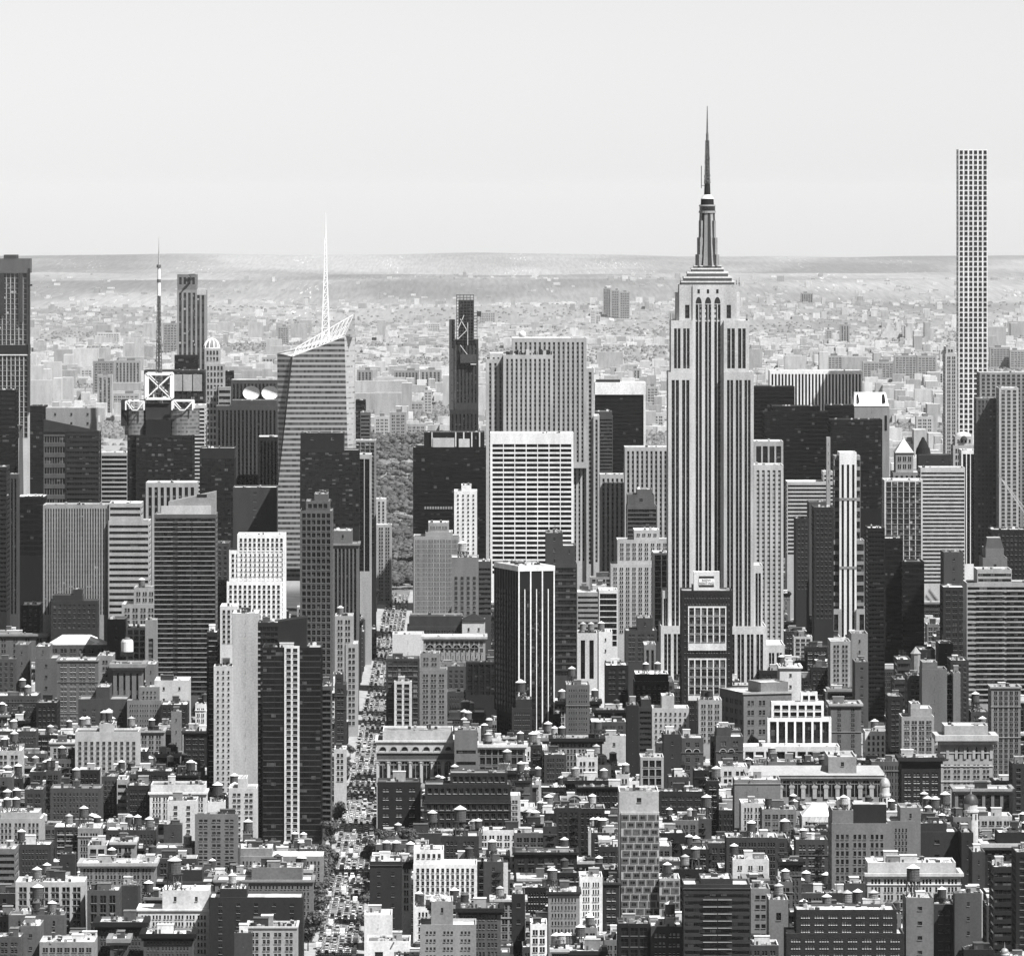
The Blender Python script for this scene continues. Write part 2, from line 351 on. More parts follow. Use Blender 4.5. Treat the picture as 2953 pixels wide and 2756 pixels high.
TANKKINDS = [(.05, .75, 2.1, 3.9, 3.6, 'dark wooden water tank, pale conical lid'), (.03, .07, 2.0, 3.6, 3.0, 'black water tank under a dark lid'), (.14, .7, 2.3, 4.2, 2.4, 'brown wooden water tank, pale conical lid'),
             (.4, .75, 2.0, 3.7, 3.2, 'pale new water tank, conical lid'), (.08, .6, 2.4, 4.6, 6.5, 'dark water tank on tall steel frame'), (.22, .35, 2.2, 4.2, 2.8, 'grey weathered water tank, grey lid')]
TANKS, TPROTO = [], {}
def add_tank(x, y, z, kind=None, sc=1.):
    if len(TANKS) >= 296: return None
    if kind is None: kind = rnd.choices(range(6), (9, 4, 6, 4, 3, 3))[0]
    if kind not in TPROTO: TPROTO[kind] = o = tank_proto(*TANKKINDS[kind][:5])
    else: o = copy_tree(TPROTO[kind])
    o.location = (x, y, z); o.rotation_euler.z = rnd.uniform(0, 1.5); o.scale = (sc,)*3
    TANKS.append((o, kind)); return o
BLD = []           # every building: photo rectangle, distance, root
def building(name, label, x0, x1, z1, Y, dep, sty, tone, zvis=None, opts=None, rot=0., cat=None):
    """x0..x1 m across at distance Y, z1 = top; tiers, cornice, balconies, roof gear in opts"""
    o = dict(opts or {}); s = dict(ST[sty]); s.update({k: v for k, v in o.items() if k in s})
    xc = (x0+x1)/2; zb = drop(Y); w = x1-x0
    ca, sa = math.cos(rot), math.sin(rot)
    if rot: root = empty(name, (x0+w/2*ca-dep/2*sa if o.get('anchor') != 'r' else xc, Y+w/2*sa+dep/2*ca, zb), rot)
    else: root = empty(name, (xc, Y+dep/2, zb))
    tag(root, label, cat or o.get('cat') or name.split('_')[-1]); hz = z1-zb
    wk = wall(tone); mb = MB(); scale = (F/Y/2.884)**2
    tiers = [(-w/2, w/2, 0., hz, 0.)]
    for t in o.get('t', []):
        a, b, zt = t[:3]; tiers.append((a-xc, b-xc, None, zt-zb, t[3] if len(t) > 3 else None))
    done = []
    for ti, (a, b, lo, hi, yo) in enumerate(tiers):
        if lo is None:
            c = [q for q in done if q[0]-.01 <= a and b <= q[1]+.01 and q[3] < hi]
            lo = max([q[3] for q in c], default=0.)-1.2 if c else 0.
            if c:
                if yo is None: yo = max(q[4] for q in c)+1.6
                a += .15; b -= .15
            elif yo is None: yo = .7*ti
        yf = -dep/2+yo; yb = dep/2-.25*ti-.02*ti; H = hi-lo
        zm = 0. if zvis is None else max(0., zvis-zb-lo-NEAR)
        par = scale if o.get('parts', 1) else 0
        if ti and o.get('tb'): sub = dict(ST['blank']); sub.update(mt=1., hf=.3)
        else: sub = s
        if ti and o.get('tf'): sub = dict(s, fh=4.4, hf=.64, mt=1.6)
        wall_face(mb, root, b-a, H, sub, zm, (a, yf, lo), (1, 0, 0), (0, -1, 0), wk, par, 0.)
        ss = dict(ST[o['side']], **{k: s[k] for k in ('gl', 'fr', 'sp')}) if o.get('side') else sub
        wall_face(mb, root, yb-yf, H, ss, zm, (b, yf, lo), (0, 1, 0), (1, 0, 0), wk, 0, 0)
        wall_face(mb, root, yb-yf, H, ss, zm, (a, yb, lo), (0, -1, 0), (-1, 0, 0), wk, 0, 0)
        mb.quads([[(b, yb, lo), (a, yb, lo), (a, yb, hi), (b, yb, hi)]], wk)
        rt = o.get('rt', rnd.choice((.75, .7, .6, .45, .3, .08))); rt = rt[ti] if isinstance(rt, (list, tuple)) else rt
        rf = roof_part(root, a, b, yf, yb, hi, rt, o.get('cap', min(.8, tone*1.25+.12)), o.get('par', 1.1))
        done.append((a, b, lo, hi, yo, rf))
        if ti == 0 and o.get('co'):
            c = o['co']; m = MB(); ck = wall(o.get('ct', min(.8, tone*1.2+.05)))
            m.box(a-c, b+c, yf-c, yf+.6, hi-c*.9, hi+.25, ck); m.box(a-c*.5, b+c*.5, yf-c*.55, yf+.5, hi-c*1.6, hi-c*.9-.003, ck)
            m.box(a-c, a+.6, yf+.603, yb, hi-c*.9, hi+.25, ck); m.box(b-.6, b+c, yf+.603, yb, hi-c*.9, hi+.25, ck); m.build('cornice', root)
        if ti == 0 and o.get('led'):
            for f in o['led']:
                m = MB(); z = hi-f; m.box(a-.35, b+.35, yf-.45, yf+.2, z-.4, z, wall(min(.85, tone*1.3+.08))); m.build('ledge', root)
        if ti == 0 and o.get('bal'):
            fh = s['fh']; z = hi-s['mt']-fh; zb0 = 0 if zvis is None else zvis-zb-6; cnt = 0; BM = {}
            while z > max(zb0, 3) and cnt < 100:
                for (f0, f1) in o['bal']:
                    if (f0, f1) not in BM:
                        bw_ = (f1-f0)*w; m = MB(); k = wall(.6); m.box(0, bw_, -1.3, .0, 0, .22, k); m.box(0, bw_, -1.3, -1.18, .222, o.get('rail', .9), wall(o.get('railt', .5))); BM[f0, f1] = m.mesh('balcony')
                    put('balcony', BM[f0, f1], root, (a+f0*w, yf-.004, z)); cnt += 1
                z -= fh
    mb.build('wall', root)
    # roof gear
    a, b, lo, hi, yo = tiers[0][0], tiers[0][1], 0, done[0][3], 0
    top = max(done, key=lambda q: q[3]) if o.get('t') else done[0]
    for _ in range(o.get('bh', 0)):
        bw_, bd, bhh = rnd.uniform(3.5, min(9, .4*w+1)), rnd.uniform(3.5, 7), rnd.uniform(2.6, 5.2)
        A, B_ = top[0]+bw_/2+.8, top[1]-bw_/2-.8
        if B_ <= A: continue
        rooftop_box(top[5], rnd.uniform(A, B_), rnd.uniform(-dep/2+top[4]+bd/2+2, max(-dep/2+top[4]+bd/2+2.1, dep/2-bd/2-2)), top[3]-1.1, bw_, bd, bhh, rnd.choice((.1, .2, .35, .5, .7, tone)))
    for _ in range(o.get('un', 0)):
        u = rnd.uniform(1., 2.4); A, B_ = top[0]+1.8, top[1]-1.8
        if B_ <= A: continue
        rooftop_box(top[5], rnd.uniform(A, B_), rnd.uniform(-dep/2+top[4]+1.8, dep/2-2), top[3]-1.1, u, rnd.choice((1.2, 1.8)), rnd.uniform(.9, 2.), rnd.choice((.12, .45, .7)), 'rooftop_unit')
    if Y < 4450: roof_clutter(top[5], top[0], top[1], -dep/2+top[4], dep/2, top[3]-1.1, rnd.choice((2, 3, 4, 5)))
    for k in o.get('k', []):
        f, kind = (k if isinstance(k, tuple) else (k, None))
        lx = top[0]+(top[1]-top[0])*f; ly = -dep/2+top[4]+rnd.uniform(3.5, max(3.6, min(9, dep*.6)))
        add_tank(root.location.x+lx*ca-ly*sa, root.location.y+lx*sa+ly*ca, zb+top[3]-1.1, kind, o.get('ks', 1.))
    return root
# ------------------------------------------------------------------ the buildings one can tell apart, measured in the photograph
HB = []
def h(name, label, r, a, b, top, bot, Yh, sty, tone, **o):
    T = py(r, top); Bt = py(*bot) if isinstance(bot, tuple) else py(r, bot)
    Y = Yh if Yh > 1000 else F*(CZ-Yh)/(T-EY)
    o['t'] = [(XA(px(r, q[0]), Y), XA(px(r, q[1]), Y), ZA(py(r, q[2]), Y)) for q in o.get('t', [])]
    if not o.pop('fx', 0) and sty != 'blank':
        if o.get('fh', 0) > 4.5: o['fh'] = max(3.3, .52*o['fh'])
        if o.get('mt', 0) > 4: o['mt'] *= .56
        lim, kk = (6., .72) if sty in ('pair', 'triple', 'quad') else (5.2, .54)
        if 'bw' in o and o['bw'] > lim: o['bw'] = max(3., kk*o['bw'])
        o['led'] = [q*.6 for q in o['led']] if 'led' in o else []
    HB.append(dict(name=name, label=label, x0=px(r, a), x1=px(r, b), top=T, bot=Bt, Y=Y, sty=sty, tone=tone, o=o))
O_, A_, L_, B_k, S_, G_ = 'office_tower', 'apartment_tower', 'loft_building', 'brick_building', 'stone_building', 'glass_tower'
# --- skyline, from the west
h(G_, 'dark slab at the picture edge below the unfinished tower', 'A', -40, 84, 880, 1300, 5450, 'curt', .02, gl=(.015, .04), sp=.015)
h(G_, 'dark glass block beside the slant-topped office tower', 'A', 160, 242, 965, 1300, 5480, 'curt', .03, sp=.03, gl=(.02, .05))
h(S_, 'pale blank slab rising behind the slant-topped office tower', 'A', 245, 518, 975, 1200, 5420, 'blank', .44, dep=20)
h(O_, 'black slab with bright ribbon floors at both ends', 'A', 540, 682, 1215, 1500, 5560, 'ribbon', .5, hf=.62, gl=(.01, .05), fh=7.5)
h(S_, 'grey block with pale billboard panels behind the mast', 'A', 770, 1093, 775, 960, 5750, 'curt', .1, bw=9, fh=16, mw=.7, gl=(.05, .1), hf=.8)
h(O_, 'white-banded tower seen behind the mast-topped tower', 'A', 1030, 1097, 960, 1450, 5470, 'ribbon', .62, hf=.55, fh=6.2, gl=(.01, .02))
h(O_, 'small black tower beside the domed tower', 'A', 1202, 1246, 780, 870, 6620, 'curt', .02)
h(O_, 'grey striped tower carrying two white dishes', 'A', 1235, 1485, 825, 1000, 5650, 'vert', .17, sp=.05, gl=(.02, .03), bw=3.2, par=.5)
h(O_, 'dark finely striped slab below the two white dishes', 'A', 1155, 1485, 965, 1400, 5480, 'vert', .15, sp=.03, gl=(.012, .02), bw=3.4, t=[(1240, 1480, 936)])
h(O_, 'paler striped wing beside the slant-roofed glass tower', 'A', 1382, 1490, 1130, 1400, 5430, 'vert', .42, sp=.05, gl=(.015, .03), bw=3.3)
h(O_, 'dark curtain-walled tower with pale blank top', 'A', 1068, 1255, 1190, 1610, 5150, 'curt', .06, mt=14, gl=(.025, .08), sp=.03, rt=.8, t=[(1069, 1254, 1192)])
h(O_, 'blank grey tower with one column of windows', 'A', 1246, 1480, 1400, 1660, 5050, 'blank', .13, bw=24, wf=.08, fh=6.)
h(S_, 'white-capped office tower with open pier grid crown', 'A', 780, 1052, 1375, ('D', 480), 4950, 'vert', .5, bw=4.6, wf=.55, sp=.25, gl=(.02, .05), fh=15, hf=.8)
h(O_, 'dark stepped office tower with pale roof edge left of the avenue', 'A', 1605, 1921, 1200, 1560, 5000, 'curt', .05, bw=4, gl=(.025, .1), sp=.035, rt=.8, t=[(1606, 1840, 1110)], tb=1, un=6)
h(O_, 'black tower on the avenue with bright white corner', 'B', 60, 223, 1225, 1800, 5260, 'vert', .5, bw=9, wf=.85, sp=.015, gl=(.015, .02))
h(G_, 'gridded glass tower behind the white-cornered black tower', 'B', 60, 248, 1150, 1700, 5600, 'frame', .4, bw=4, fh=6, gl=(.1, .3), wf=.8)
h(O_, 'narrow black tower beside the slant-roofed glass tower', 'B', 140, 192, 935, 1160, 5900, 'curt', .02)
h(O_, 'grey tower with dark recess above the avenue', 'B', 165, 218, 1000, 1160, 5800, 'ribbon', .25, fh=5)
h(A_, 'pale stepped apartment tower by the park end of the avenue', 'B', 250, 303, 1462, 1860, 6150, 'punch', .62, t=[(252, 318, 1560), (252, 331, 1690)][:0], dep=24, fh=4.6, bw=4.2)
h(A_, 'lower pale apartment block by the park end of the avenue', 'B', 252, 333, 1600, ('E', 400), 6050, 'pair', .5, dep=22, fh=4.6)
h(O_, 'tall black office slab facing the park gap', 'B', 447, 838, 1185, 1680, 5560, 'curt', .02, bw=3.3, gl=(.012, .04), sp=.012, mw=.12, t=[(505, 830, 1106)], tb=1, rt=.75)
h(A_, 'white tower dotted with small square windows', 'B', 667, 790, 1420, 1780, 5250, 'punch', .78, bw=3.9, wf=.36, fh=4.6, hf=.4, t=[(705, 760, 1390)], gl=(.015, .02))
h(A_, 'grey apartment tower with stepped penthouse below the black slab', 'B', 450, 695, 1662, ('E', 545), 4950, 'quad', .46, bw=7, t=[(512, 660, 1640), (528, 640, 1590)], fh=3.6, gl=(.03, .12))
h(S_, 'grey blank-topped block with punched lower windows', 'E', 700, 855, 212, 490, 4850, 'punch', .34, mt=25, bw=4.6, k=[(.4, 3)], ks=1.6)
h(O_, 'grey ribbon-windowed office block beside the blank-topped block', 'E', 852, 928, 235, 480, 4900, 'ribbon', .16, mt=8)
h(O_, 'wide white grid tower with black window bands', 'B', 860, 1306, 1110, 1800, 5340, 'frame', .78, fx=1, bw=9.9, wf=.93, fh=4.0, hf=.64, mt=8.6, gl=(.012, .02), rec=.9, rt=.7, ml=1.5, un=8)
h(G_, 'small dark glass tower before the white-framed black tower', 'B', 1422, 1516, 1020, 1350, 6050, 'ribbon', .16, fh=6, gl=(.02, .1), t=[(1424, 1514, 996)])
h(O_, 'pale tower of slim piers right beside the spired skyscraper', 'B', 1580, 1816, 1185, 1700, 5750, 'vert', .58, bw=4.3, wf=.46, sp=.3, gl=(.02, .05), fh=4.2, par=2.5)
h(O_, 'lower pale tower of slim piers behind the white grid tower', 'B', 1448, 1582, 1332, 1800, 5800, 'vert', .56, bw=4.3, wf=.46, sp=.3, gl=(.02, .05), fh=4.2)
h(O_, 'dark ribbon-windowed block with domed roof box', 'B', 1592, 1752, 1500, 1660, 5000, 'ribbon', .22, hf=.7, fh=5, t=[(1594, 1740, 1440), (1645, 1728, 1412)], tb=1)
h(S_, 'pale stepped office block beside the spired skyscraper', 'E', 1612, 1952, 250, 570, 4800, 'pair', .58, fh=5.2, bw=6.4, wf=.55, gl=(.02, .06), t=[(1650, 1950, 112), (1746, 1892, 56)])
h(O_, 'black block behind a thin white grid', 'E', 1855, 1952, 186, 620, 4680, 'frame', .72, bw=4.4, fh=7.5, wf=.86, hf=.88, gl=(.01, .03), rec=.5)
h(G_, 'dark ribbon-glass tower behind the black tower with white mullions', 'E', 1285, 1420, 250, 810, 4440, 'ribbon', .13, fh=4.4, hf=.72, gl=(.03, .12), t=[(1240, 1338, 72), (1336, 1412, 145)], tb=1)
h(O_, 'pale striped tower with dark notched crown beside the spired skyscraper', 'F', 440, 609, 82, 1080, 4800, 'vert', .6, bw=4.4, wf=.5, sp=.5, gl=(.05, .15), fh=4.6, hf=.42, dep=40)
h(O_, 'dark storeys crowning the pale striped tower', 'F', 440, 608, -55, 90, 4842, 'vert', .5, bw=5.2, wf=.74, sp=.04, gl=(.03, .05))
h(O_, 'broad tower of black and white vertical stripes', 'C', 495, 991, 1240, 1440, 6600, 'vert', .8, fx=1, bw=3.36, wf=.56, sp=.01, gl=(.01, .01), rec=1., fh=11, hf=.97, mt=3.4)
h(O_, 'black block left of the striped tower', 'C', 412, 628, 1325, 1660, 6350, 'curt', .012, gl=(.01, .01), sp=.01, mw=.1)
h(O_, 'long black slab below the striped tower', 'C', 465, 806, 1460, 1840, 6020, 'curt', .012, gl=(.012, .06), sp=.01, mw=.1, t=[(510, 765, 1430)])
h(O_, 'black block between the long slab and the white notched tower', 'C', 798, 946, 1425, 1520, 6150, 'curt', .012, gl=(.01, .02), sp=.01)
h(O_, 'black stepped tower right of the long slab', 'C', 820, 1097, 1502, ('F', 260), 5750, 'curt', .02, gl=(.015, .1), sp=.015, mw=.12, un=5)
h(S_, 'slim pale obelisk-like stair tower above the ribbon block', 'C', 799, 819, 1597, 1800, 5300, 'blank', .5, dep=8)
h(O_, 'pale grey block topped by ribbon floors beside the slim pier tower', 'F', 630, 896, 176, 540, 5450, 'ribbon', .55, fh=6.4, hf=.52, gl=(.02, .04), t=[(838, 896, 120)])
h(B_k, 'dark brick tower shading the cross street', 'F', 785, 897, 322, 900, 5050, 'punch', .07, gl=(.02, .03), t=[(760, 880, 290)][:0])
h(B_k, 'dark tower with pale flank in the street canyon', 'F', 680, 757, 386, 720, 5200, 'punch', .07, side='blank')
h(S_, 'grey tower peering over the dark brick tower', 'F', 756, 880, 292, 420, 5350, 'punch', .16)
h(A_, 'tall slim pale tower left of the tallest gridded tower', 'C', 1435, 1497, 1150, 1700, 6300, 'pair', .62, bw=6, fh=7, gl=(.02, .05), t=[(1438, 1486, 1112)])
h(O_, 'black tower with bright white piers below the tallest gridded tower', 'C', 1520, 1596, 1665, ('F', 590), 5820, 'vert', .78, bw=7.5, wf=.78, sp=.012, gl=(.01, .02))
h(O_, 'wide banded office block right of the glass grid tower', 'F', 1395, 1650, 96, 700, 5500, 'ribbon', .6, fh=5.6, hf=.52, gl=(.03, .2), mt=6)
h(G_, 'reflective tower behind a pale mullion grid', 'F', 1188, 1407, 166, 640, 5380, 'frame', .66, bw=5.2, fh=8.5, wf=.86, hf=.88, gl=(.06, .2), rec=.3)
h(G_, 'black glass tower standing before the mullion grid tower', 'F', 1190, 1293, 500, 1100, 4900, 'curt', .02, gl=(.015, .03), sp=.013)
h(G_, 'black glass tower with stepped corner beside the banded block', 'F', 1291, 1416, 634, 1100, 4890, 'curt', .02, gl=(.015, .04), sp=.015)
h(G_, 'narrow black tower with glinting windows in the canyon', 'F', 1092, 1190, 440, 1600, 4700, 'ribbon', .02, fh=5, hf=.5, gl=(.012, .1))
h(O_, 'dark glass office tower at the picture edge', 'C', 1600, 1712, 1388, ('F', 620), 5650, 'frame', .26, gl=(.09, .1), bw=3.4, fh=4., wf=.6, hf=.6, fx=1)
h(O_, 'tall dark-topped office tower with pale square window grid', 'C', 1618, 1900, 1250, ('F', 470), 5680, 'frame', .4, bw=4.3, fh=4.6, wf=.6, hf=.55, gl=(.05, .1))
h(O_, 'pale gridded bay fronting the dark-topped office tower', 'C', 1722, 1826, 1333, ('F', 470), 5620, 'frame', .55, bw=4.4, fh=4.8, wf=.6, hf=.55, gl=(.07, .1))
h(O_, 'dark block under the pale square window grid', 'F', 1800, 2010, 450, 720, 5050, 'punch', .045, un=5)
h(B_k, 'grey blank brick tower beside the banded block', 'F', 1528, 1642, 580, 800, 4850, 'blank', .15)
h(B_k, 'dark brick tower with paired windows beside the curved balcony tower', 'F', 1525, 1657, 780, 1090, 4650, 'pair', .075, gl=(.02, .2), fh=4.4)
h(A_, 'wide apartment tower with curved balcony front', 'F', 1660, 2010, 756, 1360, 4380, 'apt', .5, fh=3.5, hf=.55, gl=(.06, .45), bal=[(.16, .62), (.66, 1.)], rail=.5, t=[(1720, 1920, 680)], side='blank')
h(S_, 'small mansarded tower crowning the curved balcony block', 'F', 1752, 1892, 612, 700, 4440, 'blank', .3, t=[(1768, 1875, 560)])
# --- middle ground, west of the avenue
h(O_, 'dark striped building cut by the picture edge', 'A', -60, 36, 1290, ('D', 470), 5000, 'ribbon', .05, gl=(.012, .03))
h(O_, 'grey tower behind the dark edge building', 'A', 30, 97, 1330, ('D', 470), 5080, 'vert', .16, sp=.03)
h(O_, 'black gridded block with white parapet above the fine-striped slab', 'A', 97, 236, 1450, 1700, 5100, 'curt', .02, bw=7, fh=8, gl=(.012, .05), sp=.01, cap=.8, t=[(130, 218, 1448)])
h(O_, 'broad slab of fine vertical stripes', 'A', 230, 582, 1495, ('D', 470), 4663, 'vert', .46, bw=1.9, wf=.5, sp=.16, gl=(.05, .06), rec=.25, mt=2, un=6)
h(O_, 'pale ribbon-windowed office block beside the fine-striped slab', 'A', 580, 797, 1580, ('D', 470), 4660, 'ribbon', .52, fh=4.4, hf=.46, gl=(.02, .08), t=[(582, 756, 1485)])
h(A_, 'tall dark apartment tower with rows of thin balconies', 'A', 825, 1155, 1545, ('D', 930), 4500, 'apt', .2, fh=3.35, hf=.66, gl=(.025, .4), bal=[(.0, .3), (.38, .6), (.62, .98)], rail=.25, railt=.3, rt=.3)
h(S_, 'white stepped office block with tiered crown', 'D', 1300, 1618, 350, 610, 4600, 'punch', .8, fx=1, bw=3.3, fh=3.5, wf=.56, hf=.6, gl=(.012, .02), fr=.06, t=[(1312, 1616, 172), (1360, 1634, 82)])
h(S_, 'white lower shoulder of the stepped block', 'D', 1262, 1360, 492, 615, 4560, 'punch', .74, fx=1, bw=3.3, fh=3.5, wf=.56, hf=.6, gl=(.012, .02), fr=.06)
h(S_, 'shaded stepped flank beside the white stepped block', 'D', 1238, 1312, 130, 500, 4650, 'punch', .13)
h(O_, 'tall dark tower of close grey gridding left of the avenue', 'D', 1720, 1905, -55, 840, 4400, 'frame', .22, bw=3.6, fh=4.4, wf=.72, hf=.7, gl=(.02, .1), t=[(1752, 1890, -110), (1800, 1880, -150)])
h(S_, 'pier-fronted office tower with pale blank cap', 'E', 18, 166, 135, 620, 4750, 'vert', .26, bw=5.5, wf=.6, sp=.05, gl=(.02, .08), t=[(22, 130, 60)], tb=1, co=1.2)
h(S_, 'slim pale office building stepping down beside the avenue', '6', 690, 782, 365, 920, 4560, 'pair', .48, bw=6, fh=4.3, t=[(606, 745, 150)], k=[(.3, 2)])
h(B_k, 'slender dark brick building with balcony ledge beside the avenue', '6', 604, 692, 680, 1190, 4160, 'pair', .1, bw=8, fh=4.3, t=[(606, 670, 600)], led=[12, 26])
h(S_, 'pale low corner block below the slender brick building', '6', 600, 692, 1180, 1300, 3990, 'pair', .6, rt=.8)
h(O_, 'low dark corner block with white canopy on the avenue', '6', 840, 926, 250, 480, 5330, 'curt', .06, rt=.7)
h(A_, 'black glass tower with white gridded window stripe', 'D', 1505, 1842, 727, ('G', 870), 3790, 'curt', .03, bw=3.2, fh=3.4, hf=.85, gl=(.014, .06), sp=.16, mw=.1, dep=34, rt=.3, un=5)
h(A_, 'dark rear wing of the black glass tower', 'D', 1478, 1600, 585, ('G', 760), 3842, 'ribbon', .06, fh=3.5, hf=.7, gl=(.015, .1), bal=[(0, .12)])
h(A_, 'dark glass side wing lining the avenue', 'G', 1840, 1900, -45, 640, 3835, 'apt', .22, gl=(.015, .05), fh=3.4, hf=.72)
h(S_, 'blank concrete slab tower', 'D', 1332, 1480, 532, ('G', 590), 3960, 'blank', .56, bw=60, wf=.01, dep=30)
h(A_, 'slim tower of small square windows attached to the concrete slab', 'D', 1225, 1334, 835, ('G', 590), 3952, 'punch', .6, bw=3.3, wf=.36, fh=3.4, hf=.4, gl=(.012, .02))
h(A_, 'dark balcony bay beside the blank concrete slab', 'D', 1185, 1246, 640, ('G', 560), 3975, 'apt', .06, fh=3.2, hf=.7, gl=(.012, .05), bal=[(.2, 1.)], rail=.12, t=[(1190, 1330, 622)][:0])
h(B_k, 'dark brick tower over the left rooftops', 'D', 118, 228, 485, 650, 4700, 'punch', .1, fh=6)
h(B_k, 'long dark-roofed brick block below the fine-striped slab', 'D', 292, 560, 460, 540, 4640, 'punch', .09, rt=.08, t=[(298, 472, 430), (415, 470, 398)], tb=1)
h(S_, 'pale punched-window block beside the dark balcony tower', 'D', 698, 896, 480, 570, 4600, 'pair', .48, t=[(765, 893, 388)], fh=4.4, k=[(.35, 2)])
h(S_, 'pale block with corner turrets at the left picture edge', '5', -30, 362, 290, 480, 4650, 'pair', .3, fh=8, bw=12, wf=.36, co=1.5, bh=2)
h(S_, 'white mansard-roofed hall among brown blocks', '5', 372, 830, 372, 470, 4560, 'pair', .2, bw=9, fh=9, rt=.8, cap=.8)
h(B_k, 'brick block with gabled shaft and dark flank', '5', 830, 968, 175, 395, 4560, 'blank', .12)
h(S_, 'white-piered block behind the cornice building', '5', 975, 1137, 238, 400, 4540, 'frame', .6, bw=7, fh=8)
h(S_, 'tall narrow pale shaft against the dark balcony tower', '5', 1125, 1212, 180, 530, 4480, 'vert', .42, bw=5, mt=22, sp=.25, gl=(.05, .1))
h(S_, 'blank grey lift shaft below the narrow pale shaft', '5', 1128, 1208, 522, 680, 4420, 'blank', .3)
h(B_k, 'brown block with recessed court at the left edge', '5', -30, 122, 482, 760, 4480, 'punch', .17, bh=1)
h(B_k, 'tall blank brown block with a dark slot', '5', 118, 218, 372, 770, 4490, 'blank', .22)
h(B_k, 'grey brown block with a sunken brick panel', '5', 272, 442, 475, 790, 4470, 'blank', .24, t=[(275, 385, 385)], tb=1)
h(L_, 'brown loft block with arched upper windows', '5', 445, 757, 492, 1010, 4420, 'pair', .26, bw=8, fh=6.2, hf=.55, fr=.5, gl=(.02, .06), led=[24, 60], co=.8)
h(L_, 'pale tall flank joined to the arched loft block', '5', 755, 872, 458, 1010, 4430, 'pair', .4, bw=9, fh=8.6, hf=.45, wf=.4)
h(S_, 'pale columned building under a heavy dark cornice', '5', 877, 1100, 522, 800, 4400, 'vert', .34, bw=9, wf=.34, sp=.2, gl=(.02, .03), mt=9, fh=28, hf=.8, co=2.6, ct=.4, rt=.1)
h(B_k, 'grey blank-fronted block with a raised centre', '5', 606, 985, 792, 1020, 45, 'pair', .14, bw=9, wf=.36, mt=11, fh=6.5, hf=.4, t=[(742, 850, 700)], tb=1)
h(S_, 'wide pale loft with square windows and central shaft', '5', 582, 1072, 1045, 1345, 55, 'punch', .56, fx=1, bw=3.7, wf=.52, fh=3.05, hf=.58, mt=5.6, gl=(.02, .08), fr=.1, t=[(768, 872, 985)], tb=1, k=[(.3, 0), (.7, 0)])
h(L_, 'pale grey factory with long window rows', '5', 985, 1247, 802, 1010, 45, 'quad', .32, fh=6, hf=.4, t=[(1076, 1234, 700)])
h(S_, 'white slant-roofed rooftop house by the dark balcony tower', '5', 1196, 1462, 648, 760, 4300, 'blank', .6, rt=.85)
h(L_, 'brown ribbon-windowed block at the left edge', '5', -30, 290, 766, 910, 40, 'quad', .13, fh=6, hf=.4, led=[7], k=[.62, .75])
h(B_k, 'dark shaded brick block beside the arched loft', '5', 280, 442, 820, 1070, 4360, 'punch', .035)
h(L_, 'brown low block with pale parapet at the left edge', '5', -30, 277, 1040, 1140, 38, 'quad', .12, fh=5, hf=.45, led=[6], k=[.42])
h(B_k, 'dark brick apartment block beside the balcony bay', '5', 1420, 1602, 1042, 1310, 45, 'pair', .055, fh=5.5, bw=7, gl=(.03, .2), co=1.2, bh=2)
h(L_, 'small pale block with moulded cornice', '5', 1076, 1267, 1040, 1190, 42, 'pair', .4, bw=6.4, fh=6.5, co=1., k=[(.5, 0)], bh=1)
h(B_k, 'dark block around a pale tank house', '5', 1245, 1452, 835, 1010, 44, 'punch', .07)
h(S_, 'pale two-toned rooftop tank house', '5', 1326, 1402, 890, 1090, 50, 'blank', .34, dep=9)
h(S_, 'low white block at the left picture edge', '5', -30, 166, 1192, 1410, 42, 'pair', .6, bw=8, fh=7, k=[(.3, 0), (.7, 4)])
h(L_, 'dark small loft with white arcaded storey', '5', 388, 575, 1130, 1260, 40, 'pair', .5, bw=6, fh=8, mt=5, co=.8, rt=.5)
# --- middle ground, between the avenue and the spired skyscraper
h(G_, 'glassy apartment tower with white gridded lower front', '6', 1003, 1262, 480, 930, 4070, 'frame', .12, bw=3.4, fh=6, wf=.84, hf=.85, gl=(.06, .25), rec=.3, par=2.)
h(S_, 'white grid panel fronting the glassy apartment tower', '6', 1066, 1202, 655, 940, 4062, 'frame', .7, bw=8.5, fh=6.2, wf=.7, hf=.68, gl=(.03, .1), dep=7)
h(A_, 'pale brick apartment tower with notched corner', '6', 1265, 1476, 566, 1030, 4110, 'pair', .36, bw=7.6, fh=4.9, wf=.62, hf=.48, gl=(.02, .1), t=[(1266, 1420, 440)], un=4)
h(S_, 'white blank-walled block above the avenue traffic', '6', 1052, 1292, 292, 450, 4640, 'blank', .66, bw=60, wf=.01)
h(S_, 'ornate block with arched windows under a bracketed cornice', '6', 1292, 1772, 312, 510, 4560, 'loft', .46, bw=6.2, fh=9.5, hf=.55, wf=.55, co=1.5, gl=(.02, .04), un=3)
h(S_, 'white hip-roofed penthouse block', '6', 1592, 1770, 190, 300, 4700, 'blank', .66, bw=7, wf=.2, fh=9)
h(S_, 'long dark-roofed store building on the avenue', '6', 1165, 1602, 232, 305, 4720, 'quad', .12, rt=.05, t=[(1180, 1595, 150)], tb=1, cap=.5)
h(B_k, 'dark block with finned factory roof', '6', 1620, 1872, 505, 640, 4360, 'vert', .06, bw=8, wf=.8, sp=.03, mt=1)
h(B_k, 'brown low block beside the finned factory roof', '6', 1428, 1622, 540, 690, 4390, 'punch', .16, fh=6)
h(B_k, 'wide brick warehouse carrying a white lettered wall sign', '6', 1475, 1850, 738, 910, 45, 'quad', .12, fh=5.4, hf=.42, gl=(.03, .25), un=5)
